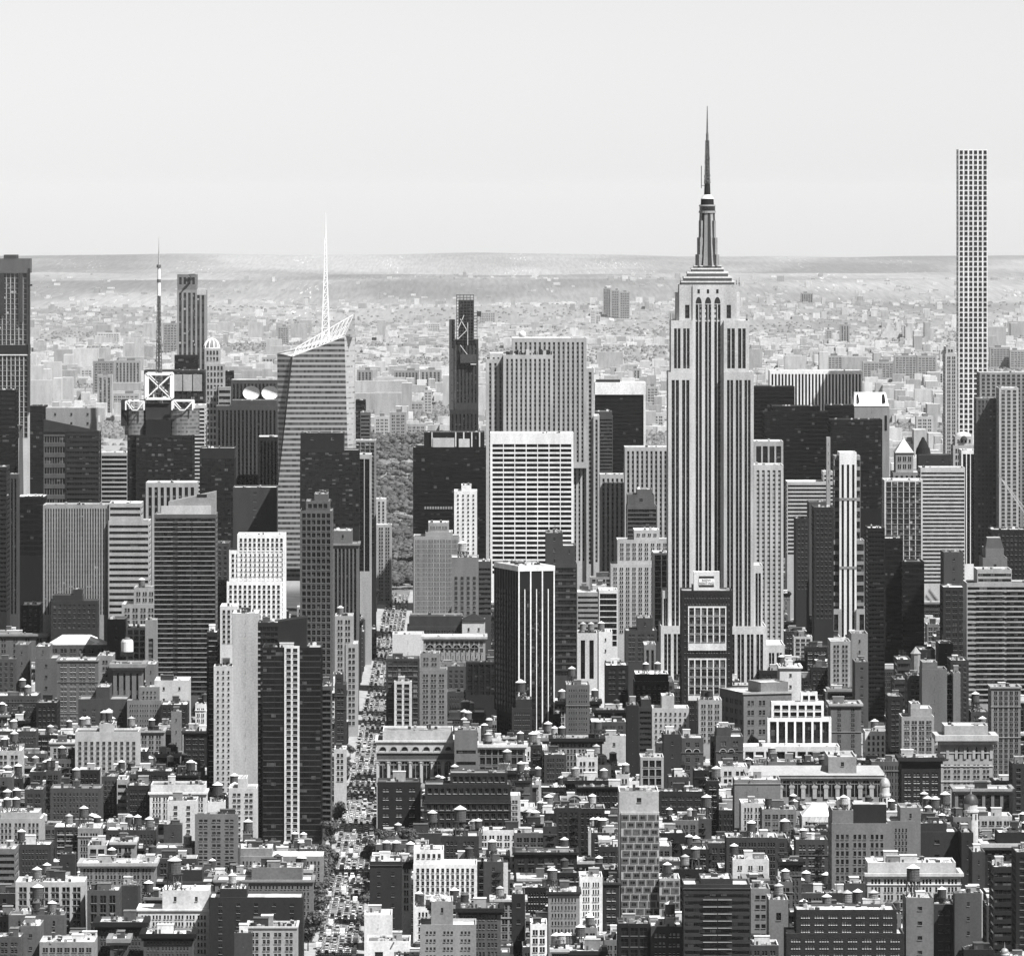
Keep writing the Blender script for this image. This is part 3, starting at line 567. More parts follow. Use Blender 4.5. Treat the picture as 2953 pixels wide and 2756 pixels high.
h(L_, 'white-topped brown loft below the brick warehouse', '6', 1475, 1780, 935, 1020, 35, 'quad', .12, fh=6, hf=.5, rt=.85, led=[1.2], k=[(.42, 0), (.5, 0), (.6, 2)], t=[(1490, 1770, 895)], tb=1)
h(B_k, 'brown low block with raised square turret', '6', 1003, 1284, 965, 1045, 38, 'punch', .2, bw=8, fh=7, t=[(1095, 1192, 812)], tb=1)
h(S_, 'palace-like block with tall arched bays', '6', 930, 1532, 1115, ('H', 520), 3860, 'blank', .6, bw=80, wf=.01, mt=60, co=.9, rt=.2, cap=.8, t=[(975, 1522, 1042)], tb=1, dep=40)
h(S_, 'pale box-topped block beside the arched palace', '6', 1532, 1712, 1032, 1360, 3835, 'ribbon', .28, fh=13, hf=.3, mt=18, ml=6)
h(L_, 'long white-corniced block beside the box-topped block', 'H', 850, 1122, 292, 450, 45, 'frame', .3, bw=7, fh=11, co=1.6, ct=.75, gl=(.03, .1), k=[(.22, 5), (.9, 0)], rt=.5)
h(O_, 'pale stacked block with ribbon floors right of the mullioned tower', 'E', 1420, 1548, 412, 560, 4620, 'ribbon', .45, fh=7, hf=.45)
h(O_, 'black block ruled with white floor lines', 'E', 1545, 1652, 400, 640, 4540, 'ribbon', .72, fh=8, hf=.84, gl=(.012, .03))
h(S_, 'white block with black window slots', '7', 495, 652, 282, 540, 4450, 'vert', .72, bw=13, wf=.5, sp=.02, gl=(.01, .02), fh=30, hf=.7, k=[(.3, 5), (.7, 5)])
h(S_, 'white block with pale upper storeys', '7', 662, 768, 272, 490, 4470, 'blank', .72, k=[(.2, 2)])
h(B_k, 'dark brick block with penthouse box', '7', 870, 1112, 262, 410, 4480, 'pair', .13, bw=8, fh=6.2, t=[(960, 1082, 166)], tb=1)
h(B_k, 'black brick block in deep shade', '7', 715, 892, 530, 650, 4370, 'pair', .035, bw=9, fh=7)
h(O_, 'slim pale-piered block before the spired skyscraper', '7', 1014, 1106, 372, 600, 4400, 'vert', .36, bw=7, wf=.5, sp=.05)
h(L_, 'white-roofed block carrying two dark tanks', '7', 940, 1207, 655, 790, 4330, 'punch', .05, rt=.85, cap=.85, t=[(945, 1205, 600)], tb=1, k=[(.32, 0), (.68, 0)])
h(L_, 'pale-topped loft with long window rows', '7', 410, 592, 682, 1000, 4210, 'quad', .26, fh=7, hf=.44, led=[22], bh=1, k=[(.25, 4)])
h(B_k, 'dark brown block with tank on its corner', '7', -10, 145, 862, 1090, 4160, 'quad', .09, bw=9, fh=6.2, hf=.4, t=[(20, 145, 795)], tb=1, k=[(.3, 0)], ks=1.5)
h(B_k, 'tall black blank shaft', '7', 880, 971, 842, 1350, 3960, 'blank', .06, bw=40, wf=.01)
h(O_, 'dark ribbed block beside the tall black shaft', '7', 972, 1076, 852, 1240, 3985, 'ribbon', .11, fh=6, hf=.5, ml=3, t=[(990, 1070, 795)], tb=1)
h(S_, 'pale punched-window block with sign box', '7', 1075, 1362, 862, 1050, 4100, 'punch', .55, bw=6, fh=7, hf=.46, wf=.42, t=[(1150, 1250, 770)], tb=1)
h(O_, 'dark-framed tower with two white window grids', 'F', 25, 316, 800, 1450, 4270, 'quad', .05, fh=4., hf=.5, gl=(.025, .15), rt=.3)
h(S_, 'small pale ornate block with two tanks', '7', 1435, 1617, 800, 1020, 4080, 'pair', .45, bw=7, fh=7, bh=1, k=[(.25, 1), (.5, 1)], t=[(1450, 1600, 790)][:0])
h(B_k, 'brown block with arched top windows', '7', 1304, 1474, 1092, 1300, 3980, 'pair', .16, bw=10, fh=9, wf=.4, rt=.8, led=[15])
h(B_k, 'brown arched block under a wide white roof', '7', 1570, 1782, 1082, 1300, 3990, 'pair', .16, bw=10, fh=9, wf=.4, rt=.85, led=[15], bh=1, t=[(1575, 1690, 1015)], tb=1)
h(B_k, 'dark blank wall beside the brown arched blocks', '7', 1165, 1300, 1065, 1370, 3880, 'blank', .09)
h(L_, 'small white-framed glass loft beside the dark blank wall', '7', 986, 1166, 1242, 1413, 3760, 'frame', .5, bw=8, fh=10, wf=.8)
h(S_, 'white block with pale blank flank', '7', 690, 872, 1076, 1290, 42, 'blank', .62, bh=1, rt=.8)
h(L_, 'loft with deep dark cornice and white frames', '7', 302, 690, 1098, 1300, 3990, 'triple', .4, fh=7.5, co=2., ct=.05, k=[(.05, 3), (.2, 0), (.92, 4)], un=3)
h(S_, 'low terrace block with white pergola deck', '7', 605, 872, 968, 1070, 4060, 'pair', .14, rt=.85, cap=.8, fh=7)
h(L_, 'brown loft below the dark cornice loft', '7', 240, 412, 1222, 1380, 40, 'triple', .12, fh=6, bh=1)
h(S_, 'small white block with dark window row', '7', 490, 655, 1242, 1300, 38, 'pair', .72, fh=8, k=[(.95, 5)])
# --- middle ground, east
h(S_, 'white-framed office block with wide black bays', '8', 0, 496, 938, ('I', 300), 4160, 'frame', .8, fx=1, bw=5.5, wf=.76, fh=15.6, hf=.93, gl=(.02, .12), mt=2, g=1, tf=1, rec=1., t=[(30, 440, 815), (258, 392, 742)])
h(S_, 'white podium of the white-framed office block', 'I', 375, 932, 302, 385, 4130, 'frame', .72, bw=13, wf=.8, fh=11, hf=.8, gl=(.02, .1), mt=5, rec=1.)
h(S_, 'grey hotel-like block with carved white panel', '8', 490, 727, 832, 1260, 4250, 'pair', .3, bw=16, wf=.24, fh=6.6, co=1.3, ct=.5, led=[30, 60], rt=.4)
h(S_, 'slim pale ornate block above the hotel-like block', '8', 488, 645, 345, 720, 4480, 'pair', .5, fh=6, bw=7)
h(S_, 'pale gable-ended block in the street gap', '8', 650, 778, 285, 480, 4560, 'blank', .42)
h(B_k, 'grey brown flank block lining the canyon', '8', 680, 782, 505, 1000, 4380, 'blank', .18, fh=6, bw=9, wf=.25)
h(S_, 'small white penthouse block at the spired tower base', '8', 96, 262, 545, 660, 4330, 'blank', .7, k=[(.1, 0)], co=1.)
h(B_k, 'grey setback block with windows beside the blank wall', '8', 1085, 1202, 610, 930, 4140, 'pair', .22, bw=10, fh=7)
h(B_k, 'tall blank grey brick wall', '8', 1198, 1392, 560, 1160, 4110, 'blank', .3, bw=60, wf=.01, t=[(1200, 1320, 508)], tb=1)
h(S_, 'pale narrow shaft beside dark balconies', '8', 1440, 1496, 590, 950, 4170, 'blank', .35, bw=60, wf=.01)
h(A_, 'dark balcony slot beside the pale narrow shaft', '8', 1390, 1442, 610, 950, 4180, 'apt', .05, gl=(.012, .05), fh=5, bal=[(0, 1)], rail=.5)
h(B_k, 'dark windowed block behind the pale narrow shaft', '8', 1420, 1560, 492, 950, 4280, 'punch', .09, fh=5, t=[(1340, 1440, 362)][:0])
h(S_, 'grey block with pale corner above the blank wall', '8', 1330, 1440, 362, 560, 4420, 'blank', .12)
h(B_k, 'dark flat block behind the conical tank tower', '8', 1180, 1300, 410, 540, 4400, 'blank', .07)
h(B_k, 'serrated dark block along the canyon street', '8', 1003, 1112, 484, 780, 4400, 'ribbon', .12, fh=9)
h(B_k, 'second serrated dark block nearer along the canyon', '8', 982, 1090, 640, 900, 4250, 'ribbon', .09, fh=9)
h(B_k, 'third serrated dark block at the canyon foot', '8', 935, 1050, 770, 1260, 4050, 'pair', .06, fh=6)
h(L_, 'pale gridded loft with white penthouse', '8', 1040, 1292, 928, 1180, 4010, 'loft', .5, bw=4.4, fh=6.2, hf=.6, gl=(.05, .3), t=[(1110, 1278, 866), (1112, 1190, 832)], tb=1)
h(S_, 'tan tower with arched loggia under a wide cornice', '8', 1342, 1745, 1075, ('I', 690), 3920, 'pair', .5, bw=8, fh=6.4, hf=.5, mt=30, gl=(.02, .04), co=3.4, ct=.62, rt=.75, led=[17, 30.3, 46], t=[(1372, 1712, 1000)], tb=1)
h(B_k, 'dark corniced block beside the loggia tower', 'I', 1285, 1512, 366, 650, 3860, 'pair', .065, bw=7, fh=7.4, mt=15, gl=(.025, .15), co=2.2, ct=.08, fr=.5, rt=.75, cap=.6)
h(S_, 'ornate grey tower right of the loggia tower', '8', 1735, 1962, 700, ('I', 500), 4060, 'loft', .38, bw=5.6, fh=6.2, wf=.62, hf=.62, gl=(.02, .08), co=.8, led=[20, 52])
h(S_, 'long hall with row of tall arches', 'I', 412, 1182, 470, ('I', 655), 3800, 'blank', .46, bw=90, wf=.01, co=1.6, ct=.45, rt=.35, t=[(866, 1030, 362)], tb=1, dep=45)
h(S_, 'columned block behind the dark dome', 'I', 1592, 1922, 545, 700, 3700, 'vert', .34, bw=9.5, wf=.66, sp=.06, gl=(.02, .06), mt=5, co=1.4, bh=1)
h(B_k, 'dark brick block at the right picture edge', 'I', 1922, 2040, 400, 740, 3760, 'punch', .09, bw=8, fh=7)
h(S_, 'white cornered roof block beside the dark dome', 'I', 1760, 2030, 860, 1140, 3560, 'punch', .06, bw=7, fh=8, co=2., ct=.6, rt=.85, t=[(1840, 2030, 795)], tb=1)
# --- foreground, west
h(L_, 'brick loft with long rows of small windows', '1', 390, 782, 112, 400, 40, 'quad', .16, fh=5.2, hf=.46, gl=(.03, .2), bh=1, k=[(.5, 4)])
h(B_k, 'grey block with dark flank left of the brick loft', '1', 190, 332, 122, 270, 41, 'pair', .12, fh=5.4)
h(L_, 'brown tall loft right of the brick loft', '1', 785, 906, 22, 360, 44, 'triple', .15, fh=6)
h(S_, 'narrow pale ribbon block between brown lofts', '1', 906, 984, 45, 300, 43, 'ribbon', .5, fh=8, hf=.5)
h(B_k, 'dark brick walk-up between pale ribbon block and white loft', '1', 986, 1152, 90, 300, 42, 'triple', .06, fh=6.4)
h(L_, 'white loft with rows of triple windows', '1', 1160, 1595, 148, 310, 40, 'triple', .72, bw=8, fh=6., hf=.62, co=.9, bh=1, gl=(.02, .1), t=[(1165, 1590, 88)], tb=1, rt=.15)
h(S_, 'white block with dark central recess', '1', 1296, 1522, 210, 510, 44, 'punch', .72, bw=11, wf=.3, fh=5.2, hf=.5, bh=1)
h(S_, 'blank white shaft among tan blocks', '1', 1610, 1742, 218, 560, 48, 'blank', .7, bw=60, wf=.01, dep=12, k=[(.55, 0)], ks=1.3)
h(S_, 'ornate white block with striped window surrounds', '1', 1772, 1988, 112, 530, 46, 'pair', .62, bw=8, fh=5.4, hf=.45, k=[], t=[(1840, 1912, 40)], tb=1)
h(B_k, 'tan block behind the blank white shaft', '1', 1510, 1842, 312, 570, 3470, 'pair', .3, bw=9, fh=5.4, hf=.42)
h(L_, 'pale block with sunlit white flank at the left edge', '1', -20, 326, 345, 440, 38, 'triple', .5, fh=6, rt=.8, cap=.7, t=[(0, 300, 300)], k=[(.15, 0), (.38, 0)])
h(B_k, 'long low dark block with white roof boxes', '1', 822, 1208, 435, 530, 34, 'quad', .12, fh=6, bh=2, rt=.7, k=[(.45, 0), (.62, 0), (.86, 2)])
h(B_k, 'brick box before the long dark block', '1', 1268, 1408, 392, 520, 38, 'blank', .16, dep=10)
h(B_k, 'long brown terrace of low fronts', '1', 1200, 1855, 575, 660, 30, 'pair', .2, bw=9, fh=7, bh=3, k=[(.38, 2), (.8, 5)])
h(L_, 'brown loft with pale left edge', '1', 148, 392, 548, 780, 36, 'quad', .12, fh=6, hf=.5, gl=(.03, .25), bh=1, rt=.8, k=[(.05, 0)])
h(L_, 'ribbon-windowed block at the lower left edge', '1', -20, 118, 582, 890, 38, 'ribbon', .3, fh=6.4, hf=.5)
h(B_k, 'dark blank bulkhead block with curved corner', '1', 464, 582, 622, 770, 36, 'blank', .1, dep=12)
h(L_, 'brown loft under a long white roof terrace', '1', 620, 1196, 694, 940, 40, 'triple', .34, bw=8., fh=6.3, hf=.58, gl=(.02, .1), co=1.5, ct=.55, rt=.85, bh=2, un=6, k=[(.42, 0)])
h(L_, 'pale gridded loft with tall pier bays', '1', 120, 652, 838, 1080, 40, 'loft', .56, bw=5.0, fh=4.6, hf=.72, wf=.7, gl=(.025, .12), rt=.6, un=12, bh=2, k=[(.3, 2)], rec=.5)
h(L_, 'grey pilastered front with three dark bays', '1', 675, 922, 902, 1280, 38, 'loft', .17, bw=7.8, fh=9, hf=.8, wf=.62, gl=(.015, .08), bh=2, un=4)
h(B_k, 'blank brown brick wall beside the pilastered front', '1', 920, 1068, 868, 1040, 3225, 'blank', .13, bw=50, wf=.01)
h(S_, 'white terraced block with long window row', '1', 1068, 1622, 1052, 1290, 33, 'triple', .72, bw=8, fh=6, hf=.55, rt=.85, co=.7, t=[(1255, 1620, 905)], tb=1, k=[(.25, 4)], ks=1.35)
h(L_, 'brown front under a black cornice', '1', 755, 1112, 1152, 1280, 30, 'quad', .2, fh=5.4, hf=.5, co=2.2, ct=.04, un=3)
h(L_, 'grey front with a long black eave', '1', 1112, 1487, 1242, 1390, 28, 'quad', .2, fh=6, hf=.5, co=2., ct=.03, bh=1)
h(S_, 'pale decorated front with round-headed bays', '1', 306, 732, 1302, 1413, 27, 'loft', .4, bw=6, fh=7, hf=.6, un=6)
h(B_k, 'narrow brown front at the lower left', '1', 160, 312, 1178, 1413, 32, 'blank', .25, bw=10, wf=.2, fh=6)
h(L_, 'low brown block at the lower left corner', '1', -20, 162, 1262, 1413, 29, 'pair', .2, fh=5.4, rt=.8, bh=1)
h(B_k, 'blank grey elevator house at the bottom', '1', 1815, 1952, 1232, 1413, 38, 'blank', .14, bw=60, wf=.01, dep=10)
h(B_k, 'dark brick block beside the lower avenue', 'G', 1200, 1736, 1165, 1440, 40, 'pair', .07, bw=13, wf=.2, fh=5.4, hf=.4, t=[(1258, 1416, 1118)], tb=1, un=5, k=[(.45, 3)])
h(L_, 'long dark-corniced block filling the lower avenue corner', 'G', 1232, 1792, 1068, 1180, 30, 'quad', .3, fh=5.6, hf=.5, co=1., rt=.6, t=[(1440, 1734, 996)], tb=1, bh=2)
h(L_, 'low brown block left of the dark-corniced block', 'G', 884, 1236, 1078, 1170, 29, 'quad', .08, fh=5.4, co=.8, rt=.4, t=[(966, 1160, 1010)], tb=1)
h(S_, 'low white-roofed block where the avenue bends past', 'G', 1370, 1852, 930, 1010, 24, 'quad', .4, fh=6, rt=.85, cap=.85, bh=2, un=4, t=[(1372, 1560, 886)], tb=1)
h(L_, 'pale front with paired windows at the avenue foot', 'G', 1416, 1702, 1335, 1503, 35, 'pair', .48, bw=4.8, wf=.62, fh=5.4, hf=.55, gl=(.02, .08), bh=2, un=4, co=.6)
# --- foreground, centre
h(B_k, 'dark brick tower block with parapet beside the avenue', '2', 876, 1126, 678, 1080, 50, 'pair', .075, bw=12, wf=.2, fh=10, hf=.36, mt=7, bh=1, rt=.6, led=[3])
h(S_, 'white gridded block with deep square windows', '2', 1214, 1708, 702, 1030, 45, 'punch', .8, fx=1, bw=2.45, wf=.56, fh=3.2, hf=.66, gl=(.018, .1), rec=.45, mt=1.6, rt=.85, t=[(1214, 1452, 592)], co=0)
h(S_, 'blank white wall block on the avenue corner', '2', 834, 1048, 1092, 1290, 30, 'blank', .76, bw=60, wf=.01, rt=.6, bh=1)
h(S_, 'low white block with three dark openings at the bottom', '2', 856, 1190, 1296, 1413, 22, 'punch', .78, bw=20, wf=.42, fh=12, hf=.5, mt=7, un=6, rt=.2)
h(S_, 'tan apartment block with ribbon window groups', '2', 1266, 1702, 1168, 1413, 36, 'triple', .4, bw=10, wf=.55, fh=7.2, hf=.34, gl=(.03, .2), t=[(1350, 1524, 990)], tb=1, un=6)
h(L_, 'grey loft under a heavy black cornice', '2', 1570, 1892, 1045, 1310, 40, 'triple', .2, bw=9, fh=8.4, hf=.52, co=1.8, ct=.04, un=4)
h(B_k, 'dark brick warehouse with a tall tank on steel legs', '2', 1432, 1722, 482, 690, 38, 'triple', .1, bw=11, wf=.62, fh=7.4, hf=.46, k=[(.5, 4)], ks=1.35, rt=.5)
h(L_, 'low roof-garden block beside the avenue trees', '2', 922, 1332, 548, 640, 30, 'ribbon', .22, fh=7, rt=.4, cap=.5)
h(B_k, 'tall dark brick block with paired lit windows', 'H', 275, 522, 505, 800, 3610, 'pair', .05, fx=1, bw=7.3, wf=.42, fh=4.7, hf=.4, gl=(.03, .3), fr=.4, k=[])
h(L_, 'long dark brick block with terrace colonnade', 'H', 542, 1042, 612, 790, 3590, 'frame', .07, bw=6.4, fh=9.5, wf=.62, hf=.6, gl=(.02, .06), fr=.3, led=[2, 9], rt=.2, t=[(545, 1040, 520), (690, 1022, 455)], k=[])
h(L_, 'black arch-windowed block with white sills', 'H', 1060, 1420, 910, 1030, 35, 'loft', .07, bw=9, fh=9, hf=.6, wf=.62, co=1., ct=.05, k=[(.8, 0)], un=4)
h(L_, 'grey fluted front with six window rows', '3', 272, 512, 918, 1340, 40, 'quad', .38, bw=9.4, wf=.8, fh=7.2, hf=.5, gl=(.025, .2), rec=.5, co=1., ct=.1, k=[(.13, 4)], bh=1, rt=.8)
h(S_, 'bright white block with wide dark windows', '3', 514, 692, 798, 1175, 45, 'quad', .8, fx=1, bw=5.6, wf=.66, fh=3.62, hf=.6, gl=(.02, .05), g=3, rt=.85)
h(A_, 'tall tower of staggered square window panels', '3', 836, 1131, 300, 1180, 3250, 'blank', .55, bw=60, wf=.01, t=[(822, 1128, 140)], tb=1, rt=.12, dep=34, ml=.4)
h(A_, 'low wing of the staggered panel tower', '3', 1133, 1292, 812, 1120, 3246, 'blank', .55, bw=60, wf=.01, ml=.4, un=4, k=[(.4, 0)])
h(S_, 'gabled front with a large arched pediment', '3', 366, 577, 205, 280, 34, 'loft', .42, bw=7, fh=9, hf=.6)
h(B_k, 'dark brick loft behind the staggered panel tower', '3', 1126, 1476, 136, 350, 40, 'pair', .07, bw=6.4, fh=7.4, hf=.46, gl=(.03, .12), bh=1)
h(B_k, 'black block with staggered dark windows at the bottom', '3', 812, 1062, 1160, 1413, 34, 'frame', .04, bw=9, fh=10, gl=(.012, .05), rt=.1)
h(B_k, 'brown front with three window rows at the bottom', '3', 1066, 1318, 1182, 1413, 33, 'triple', .13, bw=8, fh=8.4, hf=.44, fr=.7, gl=(.05, .4), bh=2, rt=.7, k=[(.6, 4)])
h(B_k, 'dark walk-up beside the grey fluted front', '3', -10, 92, 930, 1340, 36, 'blank', .07, bw=8, wf=.35, fh=8)
h(B_k, 'narrow dark front between white block and panel tower', '3', 697, 822, 846, 1250, 37, 'pair', .07, bw=7, fh=7.6, hf=.48, fr=.4, co=.8)
h(A_, 'dark apartment block with central balconies', '3', 1320, 1838, 856, 1413, 55, 'apt', .1, fh=6.4, hf=.5, mt=4, gl=(.04, .3), bal=[(.29, .5), (.515, .72)], rail=.5, railt=.3, led=[3], t=[(1450, 1705, 815)], tb=1, rt=.6)
h(S_, 'small tan tower block with slit windows', '4', 12, 162, 975, 1170, 40, 'blank', .34, bw=9, wf=.3, fh=14, k=[(.55, 5)])
h(B_k, 'two-toned narrow front left of the slit-windowed block', '3', 1842, 1990, 890, 1170, 41, 'pair', .34, bw=9, fh=9, hf=.42)
h(S_, 'white low block with black window pairs', '3', 1700, 1975, 662, 800, 37, 'pair', .74, bw=9, fh=10, hf=.42, wf=.4, rt=.8, k=[(.05, 0)])
# --- foreground, east
h(S_, 'white-framed factory loft with close windows', 'I', 366, 512, 625, 745, 36, 'triple', .62, fh=7, hf=.62, rt=.8, bh=1)
h(L_, 'tan gridded loft beside the white-framed factory', 'I', 486, 682, 662, 810, 37, 'loft', .34, bw=9, fh=8, hf=.6, gl=(.05, .1), bh=1, k=[(.2, 1)])
h(B_k, 'pale blank wall block left of the long hall', 'I', 328, 592, 492, 640, 46, 'blank', .32, bw=60, wf=.01, t=[(330, 510, 488)][:0], led=[2])
h(S_, 'white block between brown roofs and the blank wall block', 'I', 246, 402, 415, 540, 3880, 'pair', .7, fh=9, bw=10, rt=.8)
h(B_k, 'brown loft at the foot of the white block', 'I', -10, 152, 560, 720, 38, 'triple', .11, fh=6.4)
h(S_, 'white gabled mansard house', 'I', 716, 874, 700, 790, 34, 'pair', .7, bw=7, fh=9, rt=.8)
h(B_k, 'tall grey warehouse with rows of grouped windows', 'I', 886, 1206, 742, 1145, 60, 'triple', .32, fx=1, bw=9.2, wf=.72, fh=4.2, hf=.58, gl=(.02, .12), mt=5, rt=.3, t=[(888, 1012, 668)], tb=1, k=[(.6, 3)], dep=34)
h(B_k, 'blank-topped grey wing of the tall warehouse', 'I', 1204, 1362, 728, 960, 3350, 'quad', .32, bw=17, wf=.5, fh=4.6, hf=.6, mt=6, t=[(1280, 1396, 652)], tb=1)
h(B_k, 'dark blank brick block right of the tall warehouse', 'I', 1366, 1612, 790, 990, 3420, 'blank', .09, bw=20, rt=.75, t=[(1370, 1548, 742)], tb=1, bh=2)
h(S_, 'white classical block with bracketed storeys', 'I', 1090, 1626, 1030, 1230, 45, 'triple', .6, bw=9.3, wf=.7, fh=7.4, hf=.62, gl=(.015, .05), co=1.4, ct=.7, led=[8.6], rt=.7, t=[(1092, 1600, 968)], tb=1, bh=3, un=8)
h(B_k, 'brown blank twin block with dark slot', 'I', 1312, 1470, 1168, 1440, 44, 'blank', .29, bw=9, wf=.2, fh=7, k=[(.3, 4)], ks=1.3)
h(B_k, 'dark recessed front between brown twin blocks', 'I', 1468, 1592, 1205, 1440, 3120, 'pair', .1, bw=9, fh=8, k=[(.45, 0)])
h(B_k, 'brown blank block right of the dark recessed front', 'I', 1590, 1746, 1142, 1440, 45, 'blank', .18, bw=16, wf=.12, fh=7)
h(B_k, 'long dark brick hotel with many window rows', 'I', 626, 1302, 1372, 1503, 36, 'quad', .075, bw=9, wf=.6, fh=5.2, hf=.42, gl=(.05, .5), fr=.5, mt=1.6, t=[(682, 1262, 1238)], rt=.6, un=8)
h(S_, 'white low house left of the tall warehouse', 'I', 334, 526, 952, 1065, 36, 'pair', .74, bw=10, fh=9, wf=.4, hf=.45)
h(B_k, 'dark lantern-roofed block beside the brick box', 'I', 848, 972, 1140, 1225, 38, 'blank', .09, dep=12)
h(B_k, 'grey brick box tower beside the white classical block', 'I', 960, 1076, 1085, 1225, 41, 'blank', .13, dep=12)
h(B_k, 'dark canyon block at the right edge', 'I', 1812, 1945, 990, 1503, 50, 'ribbon', .06, fh=8, bh=1)
h(B_k, 'tall dark flank at the right picture edge', 'I', 1942, 2060, 905, 1503, 3110, 'punch', .05, fh=6, rt=.6)
h(B_k, 'dark narrow block behind the brown twin blocks', 'I', 1630, 1698, 795, 1140, 3400, 'blank', .07)
h(B_k, 'grey narrow block between the canyon fronts', 'I', 1692, 1765, 905, 1140, 3330, 'blank', .12)
# ------------------------------------------------------------------ towers with shapes of their own
def special(r, a, b, top, bot, Y, dep=40):
    x0, x1, t = px(r, a), px(r, b), py(r, top); bt = py(*bot) if isinstance(bot, tuple) else py(r, bot)
    HB.append(dict(name=None, x0=x0, x1=x1, top=t, bot=bt, Y=Y, dep=dep)); return XA(x0, Y), XA(x1, Y), ZA(t, Y), ZA(bt, Y)
def tower_part(root, name, x0, x1, y0, y1, z0, z1, sty, tone, zvis=0, parts=1, sides=True, rt=.6, cap=None, **o):
    """a block of a larger tower: wall with openings on front and sides, its own roof"""
    s = dict(ST[sty]); s.update(o); mb = MB(); wk = wall(tone); H = z1-z0; zm = max(0, zvis-z0)
    wall_face(mb, root, x1-x0, H, s, zm, (x0, y0, z0), (1, 0, 0), (0, -1, 0), wk, parts, 0.)
    for o_, u, n in (((x1, y0, z0), (0, 1, 0), (1, 0, 0)), ((x0, y1, z0), (0, -1, 0), (-1, 0, 0))):
        wall_face(mb, root, y1-y0, H, s, zm if sides else 1e9, o_, u, n, wk, 0, 0)
    mb.quads([[(x1, y1, z0), (x0, y1, z0), (x0, y1, z1), (x1, y1, z1)]], wk); mb.build(name, root)
    roof_part(root, x0, x1, y0, y1, z1, rt, cap or min(.8, tone*1.2+.1))
def simple(root, name, fn, smooth=False, **k):
    m = MB(); fn(m); return m.build(name, root, smooth=smooth, **k)
ROOTS = {}
def build_specials():
    # spired skyscraper ------------------------------------------------------------------
    Y = 4600.; X0 = XA(2042.6, Y)
    r = empty('skyscraper', (X0, Y, drop(Y))); tag(r, 'tallest stepped stone skyscraper with mooring mast and needle antenna', 'skyscraper'); ROOTS['esb'] = r
    v = dict(bw=6.2, wf=.7, g=2, gg=.13, hf=.56, fh=3.75, sp=.1, gl=(.018, .08), rec=.7, ml=1.3, mt=5); T = .64
    zv = ZA(1990, Y); sv = dict(v, ml=1.2)
    tower_part(r, 'base_block', -34, -11.1, -13, 40, 0, 76, 'vert', T, zv-30, **v); tower_part(r, 'base_block', 11.1, 40.5, -13, 40, 0, 75.7, 'vert', T, zv-30, **v)
    tower_part(r, 'base_block', 40.6, 53.5, -11, 40, 0, 62.5, 'vert', T, zv-30, **v)
    for sgn in (-1, 1):
        a, b = (11., 32.2) if sgn > 0 else (-28.4, -11.); tower_part(r, 'tower_wing', a, b, 0, 38, 60, 254.9, 'vert', T, **v)
        a, b = (11.02, 29.) if sgn > 0 else (-26.4, -11.02); tower_part(r, 'upper_wing', a, b, 1.6, 37, 253.5, 291.4, 'vert', T, **v)
        a, b = (32.25, 38.6) if sgn > 0 else (-32.4, -28.45); tower_part(r, 'low_shoulder', a, b, 2, 36, 60, 118 if sgn > 0 else 100, 'vert', T, **sv)
    tower_part(r, 'shaft', -10.95, 10.95, 4.6, 36, 60, 316.55, 'vert', T, bw=6.6, wf=.66, g=2, gg=.13, hf=.56, fh=3.75, sp=.1, gl=(.018, .06), rec=.8, ml=1., mt=13)
    tower_part(r, 'upper_shaft', -20.4, 20.4, 5.4, 35, 290.5, 316.6, 'vert', T, bw=7.2, wf=.42, hf=.5, fh=3.8, sp=.12, gl=(.02, .08), rec=.8, ml=2., mt=13.5)
    tower_part(r, 'corner_setback', -22.6, 22.6, 7.4, 33, 290.5, 311, 'vert', T, bw=7.2, wf=.3, hf=.5, fh=3.8, sp=.12, gl=(.02, .08), rec=.6, ml=1., mt=9)
    for x in (-6.64, 0, 6.64):
        def arch(m, x=x):
            k = wall(.09)
            for i in range(8):
                t0, t1 = math.pi*i/8, math.pi*(i+1)/8
                m.quads([[(x, 4.52, 303.4), (x+2.15*math.cos(t0), 4.52, 303.4+4.6*math.sin(t0)), (x+2.15*math.cos(t1), 4.52, 303.4+4.6*math.sin(t1)), (x, 4.52, 303.4)]], k)
        simple(r, 'arch_head', arch)
        simple(r, 'attic_window', lambda m, x=x: m.box(x-.8, x+.8, 4.45, 4.9, 310.6, 313.4, glass(.02, .05)))
    z = 316.6
    for hw, hh in ((18.8, 2.6), (17.0, 3.2), (14.4, 3.4), (11.4, 2.6), (9.8, 1.8)):
        def step(m, hw=hw, hh=hh, z=z):
            m.box(-hw, hw, 19.6-hw*.72, 19.6+hw*.72, z, z+hh*.62, wall(.2)); m.box(-hw-.25, hw+.25, 19.6-hw*.72-.25, 19.6+hw*.72+.25, z+hh*.62+.003, z+hh, wall(.75))
        simple(r, 'crown_step', step); z += hh+.003
    def mast(m):
        prof = [(8.2, 330), (7.3, 336), (6.4, 346), (5.9, 358), (5.5, 368)]; n = 16
        for (r0, z0), (r1, z1) in zip(prof[:-1], prof[1:]):
            for i in range(n):
                t0, t1 = 2*math.pi*i/n, 2*math.pi*(i+1)/n; k = wall(.45) if i % 2 else wall(.1)
                m.quads([[(r0*math.cos(t0), 19.6+r0*math.sin(t0), z0), (r0*math.cos(t1), 19.6+r0*math.sin(t1), z0), (r1*math.cos(t1), 19.6+r1*math.sin(t1), z1), (r1*math.cos(t0), 19.6+r1*math.sin(t0), z1)]], k)
    simple(r, 'mooring_mast', mast)
